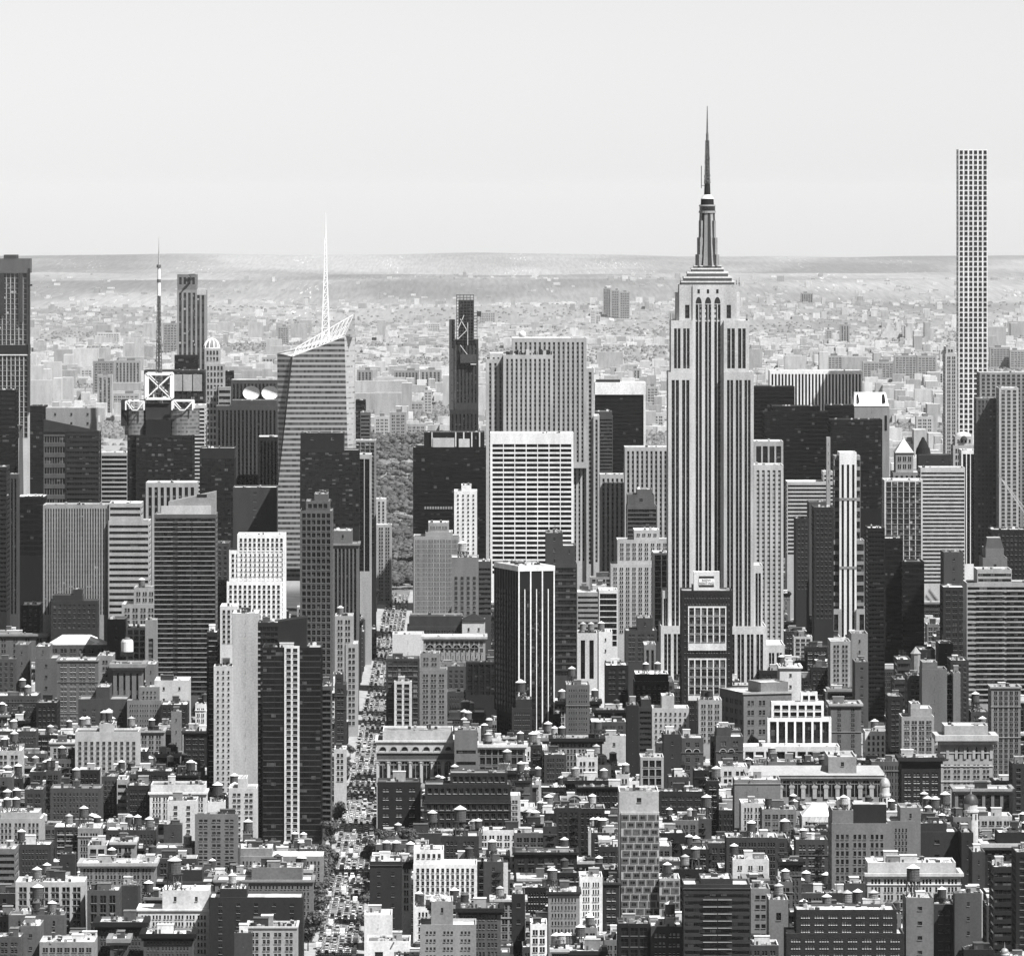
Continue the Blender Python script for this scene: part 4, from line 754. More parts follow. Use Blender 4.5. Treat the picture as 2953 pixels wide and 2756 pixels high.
    for k in range(4):
        def fin(m, k=k):
            a = math.pi/4+k*math.pi/2
            for rr, z0, z1, w in ((10.2, 329.8, 338, 1.5), (8.8, 338.003, 350, 1.2), (7.5, 350.003, 362, .9)):
                P = [(-w, 4), (w, 4), (w, rr), (-w, rr)]; P = [(x*math.cos(a)-y*math.sin(a), 19.6+x*math.sin(a)+y*math.cos(a)) for x, y in P]
                for i in range(4): m.quads([[(*P[i], z0), (*P[(i+1) % 4], z0), (*P[(i+1) % 4], z1), (*P[i], z1)]], wall(.42))
                m.quads([[(*p, z1) for p in P]], wall(.6))
        simple(r, 'mast_fin', fin)
    simple(r, 'observation_ring', lambda m: (m.prism(20, 0, 19.6, 6.1, 6.1, 367.5, 369, wall(.5)), m.prism(20, 0, 19.6, 5.7, 5.7, 369.003, 372.3, glass(.02, .1)), m.prism(20, 0, 19.6, 6.1, 5.6, 372.303, 373.4, wall(.4))))
    simple(r, 'mast_drum', lambda m: (m.prism(20, 0, 19.6, 4.7, 4.5, 373.4, 377.6, wall(.05)), m.prism(20, 0, 19.6, 4.8, 2.4, 377.603, 380.5, wall(.75))))
    simple(r, 'mast_cap', lambda m: m.prism(14, 0, 19.6, 2.3, 2.0, 380.5, 388.4, wall(.06)))
    def ant(m):
        k = plain('antenna_steel', .12, .6); m.truss(0, 19.6, 388.4, 419, 1.7, 1.1, 12, .3, k); m.prism(8, 0, 19.6, 1.3, .9, 388, 424, k)
        for i in range(46): zz = 388+30*rnd.random()**1.3; a_ = rnd.uniform(0, 6.3); q = 1.9-.03*(zz-388); m.box(q*math.cos(a_)-.45, q*math.cos(a_)+.45, 19.6+q*math.sin(a_)-.45, 19.6+q*math.sin(a_)+.45, zz, zz+rnd.uniform(.8, 2.4), k)
        m.prism(8, 0, 19.6, .7, .25, 424, 443.5, k)
        for z in np.arange(390, 416, 2.2): m.prism(8, 0, 19.6, 2.1-.03*(z-390), 2.1-.03*(z-390), z, z+.6, k)
        m.beam((-4.2, 19.6, 385), (-4.2, 19.6, 401), .3, k); m.beam((-4.2, 19.6, 387), (0, 19.6, 387), .2, k)
    simple(r, 'antenna', ant)
    for i in range(14):
        x = rnd.choice((-1, 1))*rnd.uniform(12, 28); zz = 291.4 if abs(x) > 22.5 else 316.6
        simple(r, 'aerial', lambda m: (m.beam((x, 5+rnd.uniform(0, 5), zz-1), (x, 8, zz+rnd.uniform(2, 6)), .18, plain('antenna_steel', .09)), m.box(x-.5, x+.5, 7, 8, zz, zz+rnd.uniform(.8, 2), wall(.3))))
    # pencil tower with square windows --------------------------------------------------
    Y = 6470.; x0, x1, z1, zb = XA(px('C', 1505), Y), XA(px('C', 1661), Y), ZA(py('C', 57), Y), ZA(py('C', 1580), Y)
    r = empty('residential_tower', ((x0+x1)/2, Y, drop(Y))); tag(r, 'very tall slender white tower of square windows', 'tower'); w = (x1-x0)/2; ROOTS['432'] = r
    tower_part(r, 'wall', -w, w, 0, 2*w, 0, z1-drop(Y), 'frame', .82, zb-20, bw=2*w/6-.01, wf=.68, fh=5.06, hf=.66, rec=.9, ml=.3, mt=.6, gl=(.022, .1), fr=.05, rt=.6)
    # slant-roofed glass tower ----------------------------------------------------------
    Y = 5340.; P = lambda rg, zx, zy, dy=0.: (XA(px(rg, zx), Y+dy), Y+dy, ZA(py(rg, zy), Y+dy))
    r = empty('glass_tower', (XA(px('A', 1700), Y), Y, drop(Y))); tag(r, 'white faceted glass tower with slanted crown and lattice spire', 'tower'); ROOTS['boa'] = r
    def L(p): return (p[0]-r.location.x, p[1]-r.location.y, p[2]-r.location.z)
    bt = 1900
    TL, TR = P('A', 1566, 702), P('B', 80, 596); BL, BR = P('A', 1430, bt), P('B', 118, bt-20)
    RT, RB = P('B', 136, 560, 22.), P('B', 147, bt, 22.)
    LT, LB = P('A', 1483, 682, 9.), P('A', 1490, bt, 9.); CT = P('A', 1556, 700, 3.); CB = P('A', 1494, 1300, 6.)
    k1 = banded('faceted_glass', 4.3, .52, .3, .03); k2 = banded('faceted_glass_pale', 4.3, .3, .34, .12); kd = glass(.03, .1)
    def body(m):
        tri = lambda a, b, c, k: m.quads([[L(a), L(b), L(c), L(a)]], k)
        m.quads([[L(BL), L(BR), L(TR), L(TL)]], k1); m.quads([[L(BR), L(RB), L(RT), L(TR)]], k2)
        m.quads([[L(LB), L(CB), L(CT), L(LT)]], k1); tri(CB, TL, CT, kd); m.quads([[L(CB), L(BL), L(TL), L(CB)]], kd); tri(LB, BL, CB, kd)
        bk = [P('A', 1483, 682, 60.), P('B', 136, 560, 60.), P('B', 147, bt, 60.), P('A', 1490, bt, 60.)]
        m.quads([[L(bk[1]), L(bk[0]), L(bk[3]), L(bk[2])], [L(LB), L(LT), L(bk[0]), L(bk[3])], [L(RT), L(RB), L(bk[2]), L(bk[1])]], k1)
        m.quads([[L(LT), L(CT), L(TL), L(bk[0])], [L(TL), L(TR), L(RT), L(bk[1])], [L(TL), L(bk[1]), L(bk[0]), L(TL)]], roofm(.4))
    simple(r, 'facade', body)
    wm = plain('white_steel', .8, .5, 0, .08)
    ztop = P('B', 134, 472, 4.); zl = P('A', 1590, 655, 4.); zl0 = P('A', 1570, 704, 4.)
    def screen(m):
        for dy in (4., 26.):
            a = np.array(L(P('A', 1588, 652, dy))); b = np.array(L(P('B', 134, 474, dy))); c = np.array(L(P('A', 1568, 704, dy))); d = np.array(L(P('B', 84, 590, dy)))
            m.beam(a, b, .45, wm); m.beam(c, a, .45, wm); m.beam(c, d, .32, wm); m.beam(b, d, .45, wm)
            n = 12
            for i in range(n):
                p0, p1 = a+(b-a)*i/n, c+(d-c)*i/n; q0, q1 = a+(b-a)*(i+1)/n, c+(d-c)*(i+1)/n
                m.beam(p0, p1, .24, wm); m.beam(p1, q0, .2, wm); m.beam((p0+p1)/2, (q0+q1)/2, .12, wm)
    simple(r, 'roof_screen', screen)
    def panel(m):
        a, b, c, d = P('B', 84, 590, 3.), P('B', 134, 474, 3.), P('B', 137, 470, 22.), P('B', 136, 562, 22.)
        m.quads([[L(a), L(P('B', 136, 600, 3.)), L(b), L(a)]], k2); m.quads([[L(P('B', 136, 600, 3.)), L(d), L(c), L(b)]], k2)
    simple(r, 'crown_panel', panel)
    sx = L(P('A', 1742, 620, 20.))
    def spire(m):
        z0, z1 = sx[2]-6, ZA(py('A', 250), Y); m.truss(sx[0], sx[1], z0, z1-drop(Y), 3.4, 1.1, 11, .42, wm); m.truss(sx[0], sx[1], z1-drop(Y), ZA(py('A', 70), Y)-drop(Y), 1.1, .6, 6, .34, wm)
        m.prism(8, sx[0], sx[1], .6, .2, ZA(py('A', 70), Y)-drop(Y), ZA(612, Y)-drop(Y), wm)
    simple(r, 'spire', spire)
    # mast-topped dark tower ------------------------------------------------------------
    Y = 5350.; x = lambda zx: XA(px('A', zx), Y); z = lambda zy: ZA(py('A', zy), Y)-drop(Y); xc = x(848)
    r = empty('office_tower', (xc, Y, drop(Y))); tag(r, 'dark tower with white roof frames and tall banded broadcast mast', 'tower'); ROOTS['cn'] = r; zv = z(1600)
    tower_part(r, 'wall', x(728)-xc, x(1030)-xc, 0, 45, 0, z(1122), 'curt', .05, zv, bw=8, gl=(.025, .12), sp=.03, fh=4.2, mw=.25, rt=.3)
    tower_part(r, 'wall', x(680)-xc, x(727)-xc, 3, 44, 0, z(1122), 'curt', .03, zv, bw=4, gl=(.015, .05), sp=.02, rt=.3)
    tower_part(r, 'upper_block', x(778)-xc, x(912)-xc, 3.2, 40, z(1125), z(1040), 'curt', .04, bw=9, fh=13, gl=(.015, .04), sp=.03, mw=.6)
    simple(r, 'corner_drum', lambda m: (m.prism(20, x(722)-xc, 16, 9.5, 9.5, z(1123), z(990), banded('drum_bands', 3.2, .5, .16, .05)), m.prism(20, x(722)-xc, 16, 9.7, 9.7, z(990)+.01, z(985), wall(.2))))
    simple(r, 'corner_drum', lambda m: (m.prism(20, x(972)-xc, 18, 14, 14, z(1123), z(990), 'drum_bands'), m.prism(20, x(972)-xc, 18, 14.2, 14.2, z(990)+.01, z(985), wall(.2))))
    simple(r, 'corner_fin', lambda m: m.box(x(645)-xc, x(676)-xc, 6, 30, z(1075), z(935), wall(.08)))
    simple(r, 'roof_screen', lambda m: m.box(x(776)-xc, x(910)-xc, 8, 36, z(1040)+.003, z(955), wall(.1)))
    def frame(m):
        a, b, c, d = x(778)-xc, x(914)-xc, z(928), z(797); k = wm
        for yy in (6, 38):
            for p, q in (((a, c), (b, c)), ((a, d), (b, d)), ((a, c), (a, d)), ((b, c), (b, d))): m.beam((p[0], yy, p[1]), (q[0], yy, q[1]), .95, k)
            for p, q in (((a, c), (b, d)), ((a, d), (b, c))): m.beam((p[0], yy, p[1]), (q[0], yy, q[1]), .45, k)
        for xx in (a, b):
            for zz in (c, d): m.beam((xx, 6, zz), (xx, 38, zz), .5, k)
    simple(r, 'sign_frame', frame)
    for aa, bb in ((672, 770), (920, 1030)):
        def tr(m):
            a, b, c, d = x(aa)-xc, x(bb)-xc, z(988), z(940)
            for yy in (2, 30):
                m.beam((a, yy, c), (a, yy, d), .55, wm); m.beam((b, yy, c), (b, yy, d), .55, wm); m.beam((a, yy, d), (b, yy, d), .45, wm)
                m.beam((a, yy, d), ((a+b)/2-2, yy, c), .4, wm); m.beam((b, yy, d), ((a+b)/2+2, yy, c), .4, wm); m.beam(((a+b)/2-2, yy, c), ((a+b)/2+2, yy, c), .4, wm)
        simple(r, 'roof_truss', tr)
    ax = x(844)-xc
    def mast2(m):
        k = plain('mast_steel', .13, .6)
        m.truss(ax, 20, z(960), z(700), 3.0, 2.1, 14, .3, k); m.truss(ax, 20, z(700), z(380), 2., 1.1, 18, .28, k); m.prism(8, ax, 20, .9, .7, z(960), z(380), k)
        for i in range(40):
            t = rnd.random(); zz = z(860)+(z(400)-z(860))*t; rr = 2.4-1.1*t; a_ = rnd.uniform(0, 6.3); m.box(ax+rr*math.cos(a_)-.5, ax+rr*math.cos(a_)+.5, 20+rr*math.sin(a_)-.5, 20+rr*math.sin(a_)+.5, zz, zz+2.2, k)
        m.prism(10, ax, 20, 1.5, 1.5, z(378), z(300), wm); m.prism(10, ax, 20, 1.6, 1.6, z(308), z(290), k); m.prism(10, ax, 20, 1.25, 1.25, z(290)+.01, z(225), wm)
        m.prism(10, ax, 20, 1.9, 1.9, z(228), z(212), k); m.prism(8, ax, 20, .7, .45, z(212), z(130), plain('mast_grey', .35)); m.prism(8, ax, 20, .4, .12, z(130), z(62), 'mast_grey')
    simple(r, 'broadcast_mast', mast2)
    for i in range(16): simple(r, 'dish_box', lambda m: m.box(*(lambda a, b: (a, a+rnd.uniform(.8, 1.8), b, b+1.2))(rnd.uniform(x(785), x(905))-xc, rnd.uniform(6, 34)), z(928), z(928)+rnd.uniform(2, 9), wall(rnd.choice((.1, .3, .7)))))
    # striped setback tower beside it
    Y = 6550.; x = lambda zx: XA(px('A', zx), Y); z = lambda zy: ZA(py('A', zy), Y)-drop(Y); xc = x(1025)
    r = empty('residential_tower', (xc, Y, drop(Y))); tag(r, 'striped grey glass tower with notched setback top', 'tower'); ROOTS['57'] = r
    vv = dict(bw=4.6, wf=.56, hf=.6, fh=12, sp=.16, gl=(.06, .1), rec=.4, mt=1)
    tower_part(r, 'wall', x(947)-xc, x(1103)-xc, 0, 30, 0, z(345), 'vert', .42, z(800), **vv)
    tower_part(r, 'upper_wall', x(948)-xc, x(1052)-xc, .8, 30, z(350), z(262), 'vert', .34, **dict(vv, gl=(.04, .05)))
    simple(r, 'pale_crown_band', lambda m: m.box(x(1053)-xc, x(1102)-xc, -.25, 25, z(372), z(345)+.6, wall(.6)))
    def scaf(m):
        k = plain('crane_steel', .03, .6); m.beam((x(975)-xc, -1.5, z(345)), (x(1028)-xc, -1.5, z(285)), .5, k); m.beam((x(1028)-xc, -1.5, z(285)), (x(1010)-xc, -1.5, z(262)), .4, k); m.beam((x(1015)-xc, -1.5, z(262)), (x(1045)-xc, -1.5, z(262)), .4, k)
    simple(r, 'cleaning_crane', scaf)
    tower_part(r, 'podium', x(935)-xc, x(1060)-xc, -8, -.5, 0, z(692), 'curt', .05, z(800), bw=7, fh=9, gl=(.02, .05), sp=.03); 
    # domed tower
    Y = 6440.; x = lambda zx: XA(px('A', zx), Y); z = lambda zy: ZA(py('A', zy), Y)-drop(Y); xc = x(1148)
    r = empty('residential_tower', (xc, Y, drop(Y))); tag(r, 'slim pale tower under a ribbed white dome', 'tower'); ROOTS['dome'] = r
    fr = dict(bw=3.6, wf=.6, fh=6.2, hf=.6, gl=(.05, .1), rec=.4)
    tower_part(r, 'wall', x(1098)-xc, x(1200)-xc, 0, 26, 0, z(740), 'frame', .5, z(1300), **fr); tower_part(r, 'upper_wall', x(1096)-xc, x(1176)-xc, .6, 24, z(745), z(658), 'frame', .5, **fr)
    tower_part(r, 'lower_wing', x(1170)-xc, x(1236)-xc, -9, -.4, 0, z(862), 'ribbon', .45, z(1300), fh=6)
    rd = (x(1172)-x(1092))/2; dc = x(1131)-xc
    simple(r, 'dome', lambda m: m.lathe(18, dc, 12, [(rd*math.cos(t), z(658)+rd*1.25*math.sin(t)) for t in np.linspace(0, math.pi/2, 8)], wall(.42)), smooth=True)
    def ribs(m):
        for a in np.arange(10)*math.pi/5:
            P_ = [(dc+rd*1.05*math.cos(t)*math.cos(a), 12+rd*1.05*math.cos(t)*math.sin(a), z(658)+rd*1.3*math.sin(t)) for t in np.linspace(0, math.pi/2, 7)]
            for p, q in zip(P_[:-1], P_[1:]): m.beam(p, q, .45, wm)
        m.prism(16, dc, 12, rd*1.1, rd*1.1, z(662), z(655), wm)
    simple(r, 'dome_rib', ribs)
    # unfinished tower at the edge
    Y = 6550.; x = lambda zx: XA(px('A', zx), Y); z = lambda zy: ZA(py('A', zy), Y)-drop(Y); xc = x(60)
    r = empty('unfinished_tower', (xc, Y, drop(Y))); tag(r, 'unfinished concrete tower with dark netted crown at the picture edge', 'tower'); ROOTS['cpt'] = r
    g = dict(bw=4.4, wf=.78, fh=5.2, hf=.84, gl=(.03, .1), rec=.6, mt=1)
    tower_part(r, 'concrete_frame', x(-60)-xc, x(155)-xc, 0, 32, 0, z(690), 'frame', .6, z(1150), **g); tower_part(r, 'concrete_frame', x(-60)-xc, x(150)-xc, .8, 31, z(695), z(250), 'frame', .55, **dict(g, gl=(.05, .1)))
    simple(r, 'net_band', lambda m: m.box(x(-60)-xc, x(157)-xc, -.8, 20, z(690)+.01, z(640), wall(.06))); simple(r, 'floor_edge', lambda m: m.box(x(-60)-xc, x(158)-xc, -1, 20, z(690)-1, z(690), wall(.8)))
    simple(r, 'netted_crown', lambda m: [m.box(x(a)-xc, x(b)-xc, -1.2-.1*i, 30, z(c), z(d), wall(t)) for i, (a, b, c, d, t) in enumerate(((-60, 160, 255, 178, .24), (20, 88, 178.1, 158, .16), (-60, 22, 480, 256, .12), (104, 122, 520, 256, .14)))])
    simple(r, 'hoist_cage', lambda m: (m.box(x(150)-xc, x(160)-xc, -1.6, 6, z(1000), z(230), plain('crane_steel', .03)), m.box(x(152)-xc, x(172)-xc, -2, 4, z(325), z(315), 'crane_steel')))
    # unfinished pencil tower near the park
    Y = 6530.; x = lambda zx: XA(px('B', zx), Y); z = lambda zy: ZA(py('B', zy), Y)-drop(Y); xc = x(720)
    r = empty('unfinished_tower', (xc, Y, drop(Y))); tag(r, 'dark unfinished pencil tower wrapped in scaffolding and bracing', 'tower'); ROOTS['w57'] = r
    tower_part(r, 'wall', x(643)-xc, x(797)-xc, 0, 24, 0, z(985), 'vert', .09, z(1150), bw=4, wf=.4, sp=.05, gl=(.03, .1), fh=9)
    tower_part(r, 'wall', x(672)-xc, x(797)-xc, .7, 24, z(990), z(610), 'vert', .12, bw=3.6, wf=.4, sp=.08, gl=(.03, .1), fh=9); tower_part(r, 'pale_flank', x(640)-xc, x(671)-xc, 2, 20, z(990), z(505), 'blank', .2)
    tower_part(r, 'concrete_core', x(690)-xc, x(770)-xc, 4, 20, z(612), z(400), 'frame', .07, bw=5, fh=9, gl=(.01, .02), hf=.7)
    def sc(m):
        k = plain('scaffold', .05, .6); kp = plain('scaffold_pale', .5, .5)
        for a in np.linspace(x(680)-xc, x(790)-xc, 7):
            for yy in (-1.5, 22): m.beam((a, yy, z(612)), (a, yy, z(372) if a < x(775)-xc else z(455)), .3, k)
        for zz in np.linspace(z(612), z(372), 16): m.beam((x(678)-xc, -1.5, zz), (x(792 if zz < z(455) else 770)-xc, -1.5, zz), .28, k)
        for p, q in (((685, 610), (735, 560)), ((735, 560), (700, 500)), ((740, 640), (740, 520)), ((685, 560), (720, 480)), ((745, 700), (700, 640))): m.beam((x(p[0])-xc, -2, z(p[1])), (x(q[0])-xc, -2, z(q[1])), .35, kp)
        m.box(x(790)-xc, x(812)-xc, -3, 6, z(487), z(460), k); m.box(x(700)-xc, x(785)-xc, -2.5, 4, z(735), z(690), k); m.beam((x(755)-xc, -2.6, z(742)), (x(785)-xc, -2.6, z(742)), .5, kp)
    simple(r, 'scaffold', sc)
    # wide stepped tower of vertical piers
    Y = 5890.; x = lambda zx: XA(px('B', zx), Y); z = lambda zy: ZA(py('B', zy), Y)-drop(Y); xc = x(1150)
    r = empty('office_tower', (xc, Y, drop(Y))); tag(r, 'broad stepped stone tower of slim vertical piers behind white grid tower', 'tower'); ROOTS['rock'] = r
    vv = dict(bw=4.3, wf=.44, hf=.55, fh=4.1, sp=.32, gl=(.03, .1), rec=.6, mt=3, ml=1.5); zv = z(1830)
    for i, (a, b, t, y0) in enumerate(((838, 966, 715, 6), (1376, 1416, 765, 14), (1414, 1446, 1020, 12), (1300, 1378, 604, 17.2))): tower_part(r, 'wing', x(a)-xc, x(b)-xc, y0, 60, 0, z(t), 'vert', .56, zv, **vv)
    tower_part(r, 'shaft', x(930)-xc, x(1196)-xc, 0, 60, 0, z(692), 'vert', .58, zv, **vv)
    tower_part(r, 'upper_slab', x(978)-xc, x(1376)-xc, 10, 61, z(1300), z(604), 'vert', .56, zv, **vv); tower_part(r, 'shoulder', x(858)-xc, x(1000)-xc, 11, 60, z(760), z(686), 'vert', .56, **vv)
    simple(r, 'roof_dome', lambda m: m.lathe(14, x(1032)-xc, 16, [(3.4*math.cos(t), z(606)+3.4+3.4*math.sin(t)) for t in np.linspace(-.8, math.pi/2, 7)], wall(.8)), smooth=True)
    for i in range(26): simple(r, 'rooftop_unit', lambda m: m.box(*(lambda a, b: (a, a+rnd.uniform(1, 3), b, b+2))(rnd.uniform(x(945), x(1185))-xc, rnd.uniform(.6, 6)), z(692)-.5, z(692)+rnd.uniform(1, 5), wall(rnd.choice((.08, .2, .6)))))
    # black tower in a white frame
    Y = 6500.; x = lambda zx: XA(px('B', zx), Y); z = lambda zy: ZA(py('B', zy), Y)-drop(Y); xc = x(1555)
    r = empty('office_tower', (xc, Y, drop(Y))); tag(r, 'black glass tower set in a white frame', 'tower'); ROOTS['solow'] = r
    tower_part(r, 'glazing', x(1424)-xc, x(1680)-xc, 1, 40, 0, z(906), 'curt', .015, z(1350), bw=5, gl=(.01, .03), sp=.01, mw=.08)
    simple(r, 'white_frame', lambda m: (m.box(x(1420)-xc, x(1692)-xc, -.6, 42, z(905), z(840), wall(.8), roofm(.6)), m.box(x(1680.5)-xc, x(1692)-xc, -.6, 42, 0, z(905)-.01, wall(.75)), m.box(x(1428)-xc, x(1556)-xc, 6, 30, z(840)+.01, z(828), wall(.06))))
    # white tower with a notched trapezoid roof
    Y = 6250.; x = lambda zx: XA(px('C', zx), Y); z = lambda zy: ZA(py('C', zy), Y)-drop(Y); xc = x(1040)
    r = empty('office_tower', (xc, Y, drop(Y))); tag(r, 'pale tower with white sloping roof panel and dark slots', 'tower')
    tower_part(r, 'wall', x(948)-xc, x(1135)-xc, 0, 36, 0, z(1432), 'blank', .42, z(1620), bw=60, wf=.01)
    def tr(m):
        a, b, c, d = x(944)-xc, x(1132)-xc, x(956)-xc, x(1122)-xc; k = wall(.82); z0, z1 = z(1430), z(1362)
        m.quads([[(a, -.5, z0), (b, -.5, z0), (d, 18, z1), (c, 18, z1)], [(b, -.5, z0), (b, 37, z0), (d, 37, z1), (d, 18, z1)], [(a, 37, z0), (a, -.5, z0), (c, 18, z1), (c, 37, z1)], [(c, 18, z1), (d, 18, z1), (d, 37, z1), (c, 37, z1)], [(b, 37, z0), (a, 37, z0), (c, 37, z1), (d, 37, z1)]], k)
    simple(r, 'sloped_roof', tr)
    for a, b in ((962, 976), (1098, 1116)): simple(r, 'roof_slot', lambda m: m.quads([[(x(a)-xc, 1.6, z(1416)+.6), (x(b)-xc, 1.6, z(1416)+.6), (x(b-3)-xc, 14.5, z(1372)+.5), (x(a+3)-xc, 14.5, z(1372)+.5)]], glass(.02, .05)))
    simple(r, 'corner_slot', lambda m: m.box(x(1110)-xc, x(1122)-xc, -.3, 2, z(1560), z(1480), glass(.02, .05)))
    # tower with white pyramid roof
    Y = 5950.; x = lambda zx: XA(px('C', zx), Y); z = lambda zy: ZA(py('C', zy), Y)-drop(Y); xc = x(1217)
    r = empty('stone_tower', (xc, Y, drop(Y))); tag(r, 'pale stone tower under a white pyramid roof', 'tower'); ROOTS['pyr'] = r
    tower_part(r, 'wall', x(1170)-xc, x(1264)-xc, 3, 30, z(1800), z(1682), 'pair', .4, bw=5, fh=7, gl=(.02, .03)); tower_part(r, 'lower_wall', x(1152)-xc, x(1300)-xc, -6, 34, 0, z(1782), 'punch', .4, z(1950), bw=5, fh=6, gl=(.02, .03))
    a, b = x(1166)-xc, x(1268)-xc; ap = ((a+b)/2, 16, z(1605))
    simple(r, 'pyramid_roof', lambda m: [m.quads([[p, q, ap, p]], wall(.7)) for p, q in (((a, 2, z(1680)), (b, 2, z(1680))), ((b, 2, z(1680)), (b, 31, z(1680))), ((b, 31, z(1680)), (a, 31, z(1680))), ((a, 31, z(1680)), (a, 2, z(1680))))])
    simple(r, 'lantern', lambda m: m.prism(8, ap[0], 16, 1.2, .2, z(1612), z(1592), wall(.7)))
    # dark mansard lump
    Y = 6050.; x = lambda zx: XA(px('C', zx), Y); z = lambda zy: ZA(py('C', zy), Y)-drop(Y); xc = x(1320)
    r = empty('stone_tower', (xc, Y, drop(Y))); tag(r, 'dark peaked roof tower beside the white pyramid roof', 'tower')
    tower_part(r, 'wall', x(1290)-xc, x(1470)-xc, 0, 26, 0, z(1690), 'blank', .09, z(1830))
    simple(r, 'peaked_roof', lambda m: (m.prism(14, 0, 12, x(1362)-xc, x(1355)-xc, z(1690), z(1655), wall(.04)), m.prism(14, 0, 12, x(1352)-xc, x(1336)-xc, z(1655)+.01, z(1618), wall(.04)), m.prism(14, 0, 12, x(1334)-xc, 1., z(1618)+.01, z(1598), wall(.04))))
    # ornate crowned tower below the pencil tower
    Y = 5990.; x = lambda zx: XA(px('C', zx), Y); z = lambda zy: ZA(py('C', zy), Y)-drop(Y); xc = x(1535)
    r = empty('stone_tower', (xc, Y, drop(Y))); tag(r, 'ornate pale tower with rounded cap below the tallest gridded tower', 'tower')
    tower_part(r, 'wall', x(1476)-xc, x(1592)-xc, 0, 30, 0, z(1640), 'pair', .5, z(1900), bw=5.5, fh=6, gl=(.02, .05)); tower_part(r, 'upper_wall', x(1488)-xc, x(1582)-xc, 3, 27, z(1650), z(1592), 'punch', .55, bw=4, fh=5)
    simple(r, 'rounded_cap', lambda m: m.lathe(16, 0, 15, [((x(1580)-xc)*math.cos(t), z(1594)+4.2*math.sin(t)) for t in np.linspace(0, math.pi/2, 7)], wall(.7)), smooth=True)
    simple(r, 'roof_dome', lambda m: m.lathe(12, 0, 2, [(3.2*math.cos(t), z(1612)+4*math.sin(t)) for t in np.linspace(0, math.pi/2, 6)], wall(.12)), smooth=True)
    # slim white pier tower
    Y = 5180.; x = lambda zx: XA(px('F', zx), Y); z = lambda zy: ZA(py('F', zy), Y)-drop(Y); xc = x(980)
    r = empty('office_tower', (xc, Y, drop(Y))); tag(r, 'slim stepped tower with three bright white piers', 'tower'); ROOTS['500'] = r
    gg = dict(gl=(.02, .08), sp=.05); rb = dict(fh=8.2, hf=.66, gl=(.03, .12), ml=.5)
    for a, b, t, y0 in ((905, 932, 30, 6), (1026, 1052, 30, 6), (888, 931, 512, 3), (1027, 1074, 512, 3)): tower_part(r, 'wing', x(a)-xc, x(b)-xc, y0, 34, 0, z(t), 'ribbon', .4, z(1100), **rb)
    for a, b in ((880, 940), (1026, 1088)): tower_part(r, 'base_block', x(a)-xc, x(b)-xc, -2, 34, 0, z(905), 'vert', .5, z(1100), bw=6, fh=8, **gg)
    tower_part(r, 'shaft', x(930)-xc, x(1028)-xc, 0, 30, 0, z(8), 'vert', .78, z(1100), bw=4.1, wf=.46, hf=.5, fh=4, rec=.9, ml=.5, mt=9, **gg)
    for zz in (275, 668): simple(r, 'relief_band', lambda m: m.box(x(929)-xc, x(1029)-xc, -.3, .2, z(zz+8), z(zz-6), wall(.4)))
    # black tower with white mullions, turned to the diagonal street
    Y = 4244.; rt = math.radians(17.6); s_ = F/Y; xcn = XA(1496, Y); zt = ZA(1633, Y)-drop(Y)
    r = empty('office_tower', (xcn, Y, drop(Y)), rt); tag(r, 'black tower with bright white vertical mullions, turned at an angle', 'tower'); ROOTS['1250'] = r
    wd, dp = 24.2, 51.; zpod = ZA(py('E', 1115), Y)-drop(Y)
    tower_part(r, 'wall', 0, wd, 0, dp, zpod, zt, 'curt', .03, bw=3, gl=(.015, .1), sp=.035, fh=3.9, mw=.1, mt=16, rt=.7, parts=0)
    for i, f in enumerate(np.linspace(0, 1, 7)):
        big = i % 2 == 0; w_ = .42 if big else .26; zt_ = zt-3.2 if big else zt-15
        simple(r, 'white_mullion', lambda m: m.box(wd*f-w_, wd*f+w_, -.55, -.004, zpod-20 if 0 < i < 6 else zpod, zt_, wall(.82)))
    for i, f in enumerate(np.linspace(0, 1, 10)):
        if i: simple(r, 'shaded_mullion', lambda m: m.box(-.5, -.004, dp*f-.4, dp*f+.4, zpod, zt-3.2, wall(.24)))  # side mullions: shade of that face put into a darker tone
    simple(r, 'roof_fascia', lambda m: m.box(-.62, wd+.6, -.62, dp+.3, zt-3.2, zt+.2, wall(.8), roofm(.4)))
    for i in range(16): rooftop_box(r, rnd.uniform(2, wd-3), rnd.uniform(3, dp-4), zt+.2, rnd.choice((1.6, 3.)), rnd.choice((1.5, 3.)), rnd.uniform(.8, 1.8), rnd.choice((.1, .4, .7)), 'rooftop_unit')
    tower_part(r, 'podium', 1.2, wd+5, .6, dp, 0, zpod, 'vert', .06, zpod-45, bw=4, wf=.8, sp=.02, gl=(.012, .02), parts=0)
    # corner block turned to the diagonal street
    Y = 4180.; r = empty('loft_building', (XA(px('7', 1785), Y), Y, drop(Y)), rt); zt = ZA(py('7', 745), Y)-drop(Y); tag(r, 'pale corner loft turned at an angle beside the window-grid tower', 'loft')
    tower_part(r, 'wall', 0, 33, 0, 46, 0, zt, 'pair', .3, zt-60, bw=8.2, wf=.55, fh=6.2, hf=.5, gl=(.025, .1), mt=4); tower_part(r, 'upper_wall', 14, 32.8, 6, 30, zt-1, zt+6, 'blank', .34)
    simple(r, 'cornice', lambda m: m.box(-.8, 33.8, -.8, .5, zt-1, zt+.3, wall(.5)))
    # slant-topped office tower
    Y = 5350.; x = lambda zx: XA(px('A', zx), Y); z = lambda zy: ZA(py('A', zy), Y)-drop(Y); xc = x(380)
    r = empty('office_tower', (xc, Y, drop(Y))); tag(r, 'dark office tower with slanted parapet and bright ribbon corner', 'tower'); ROOTS['slant'] = r
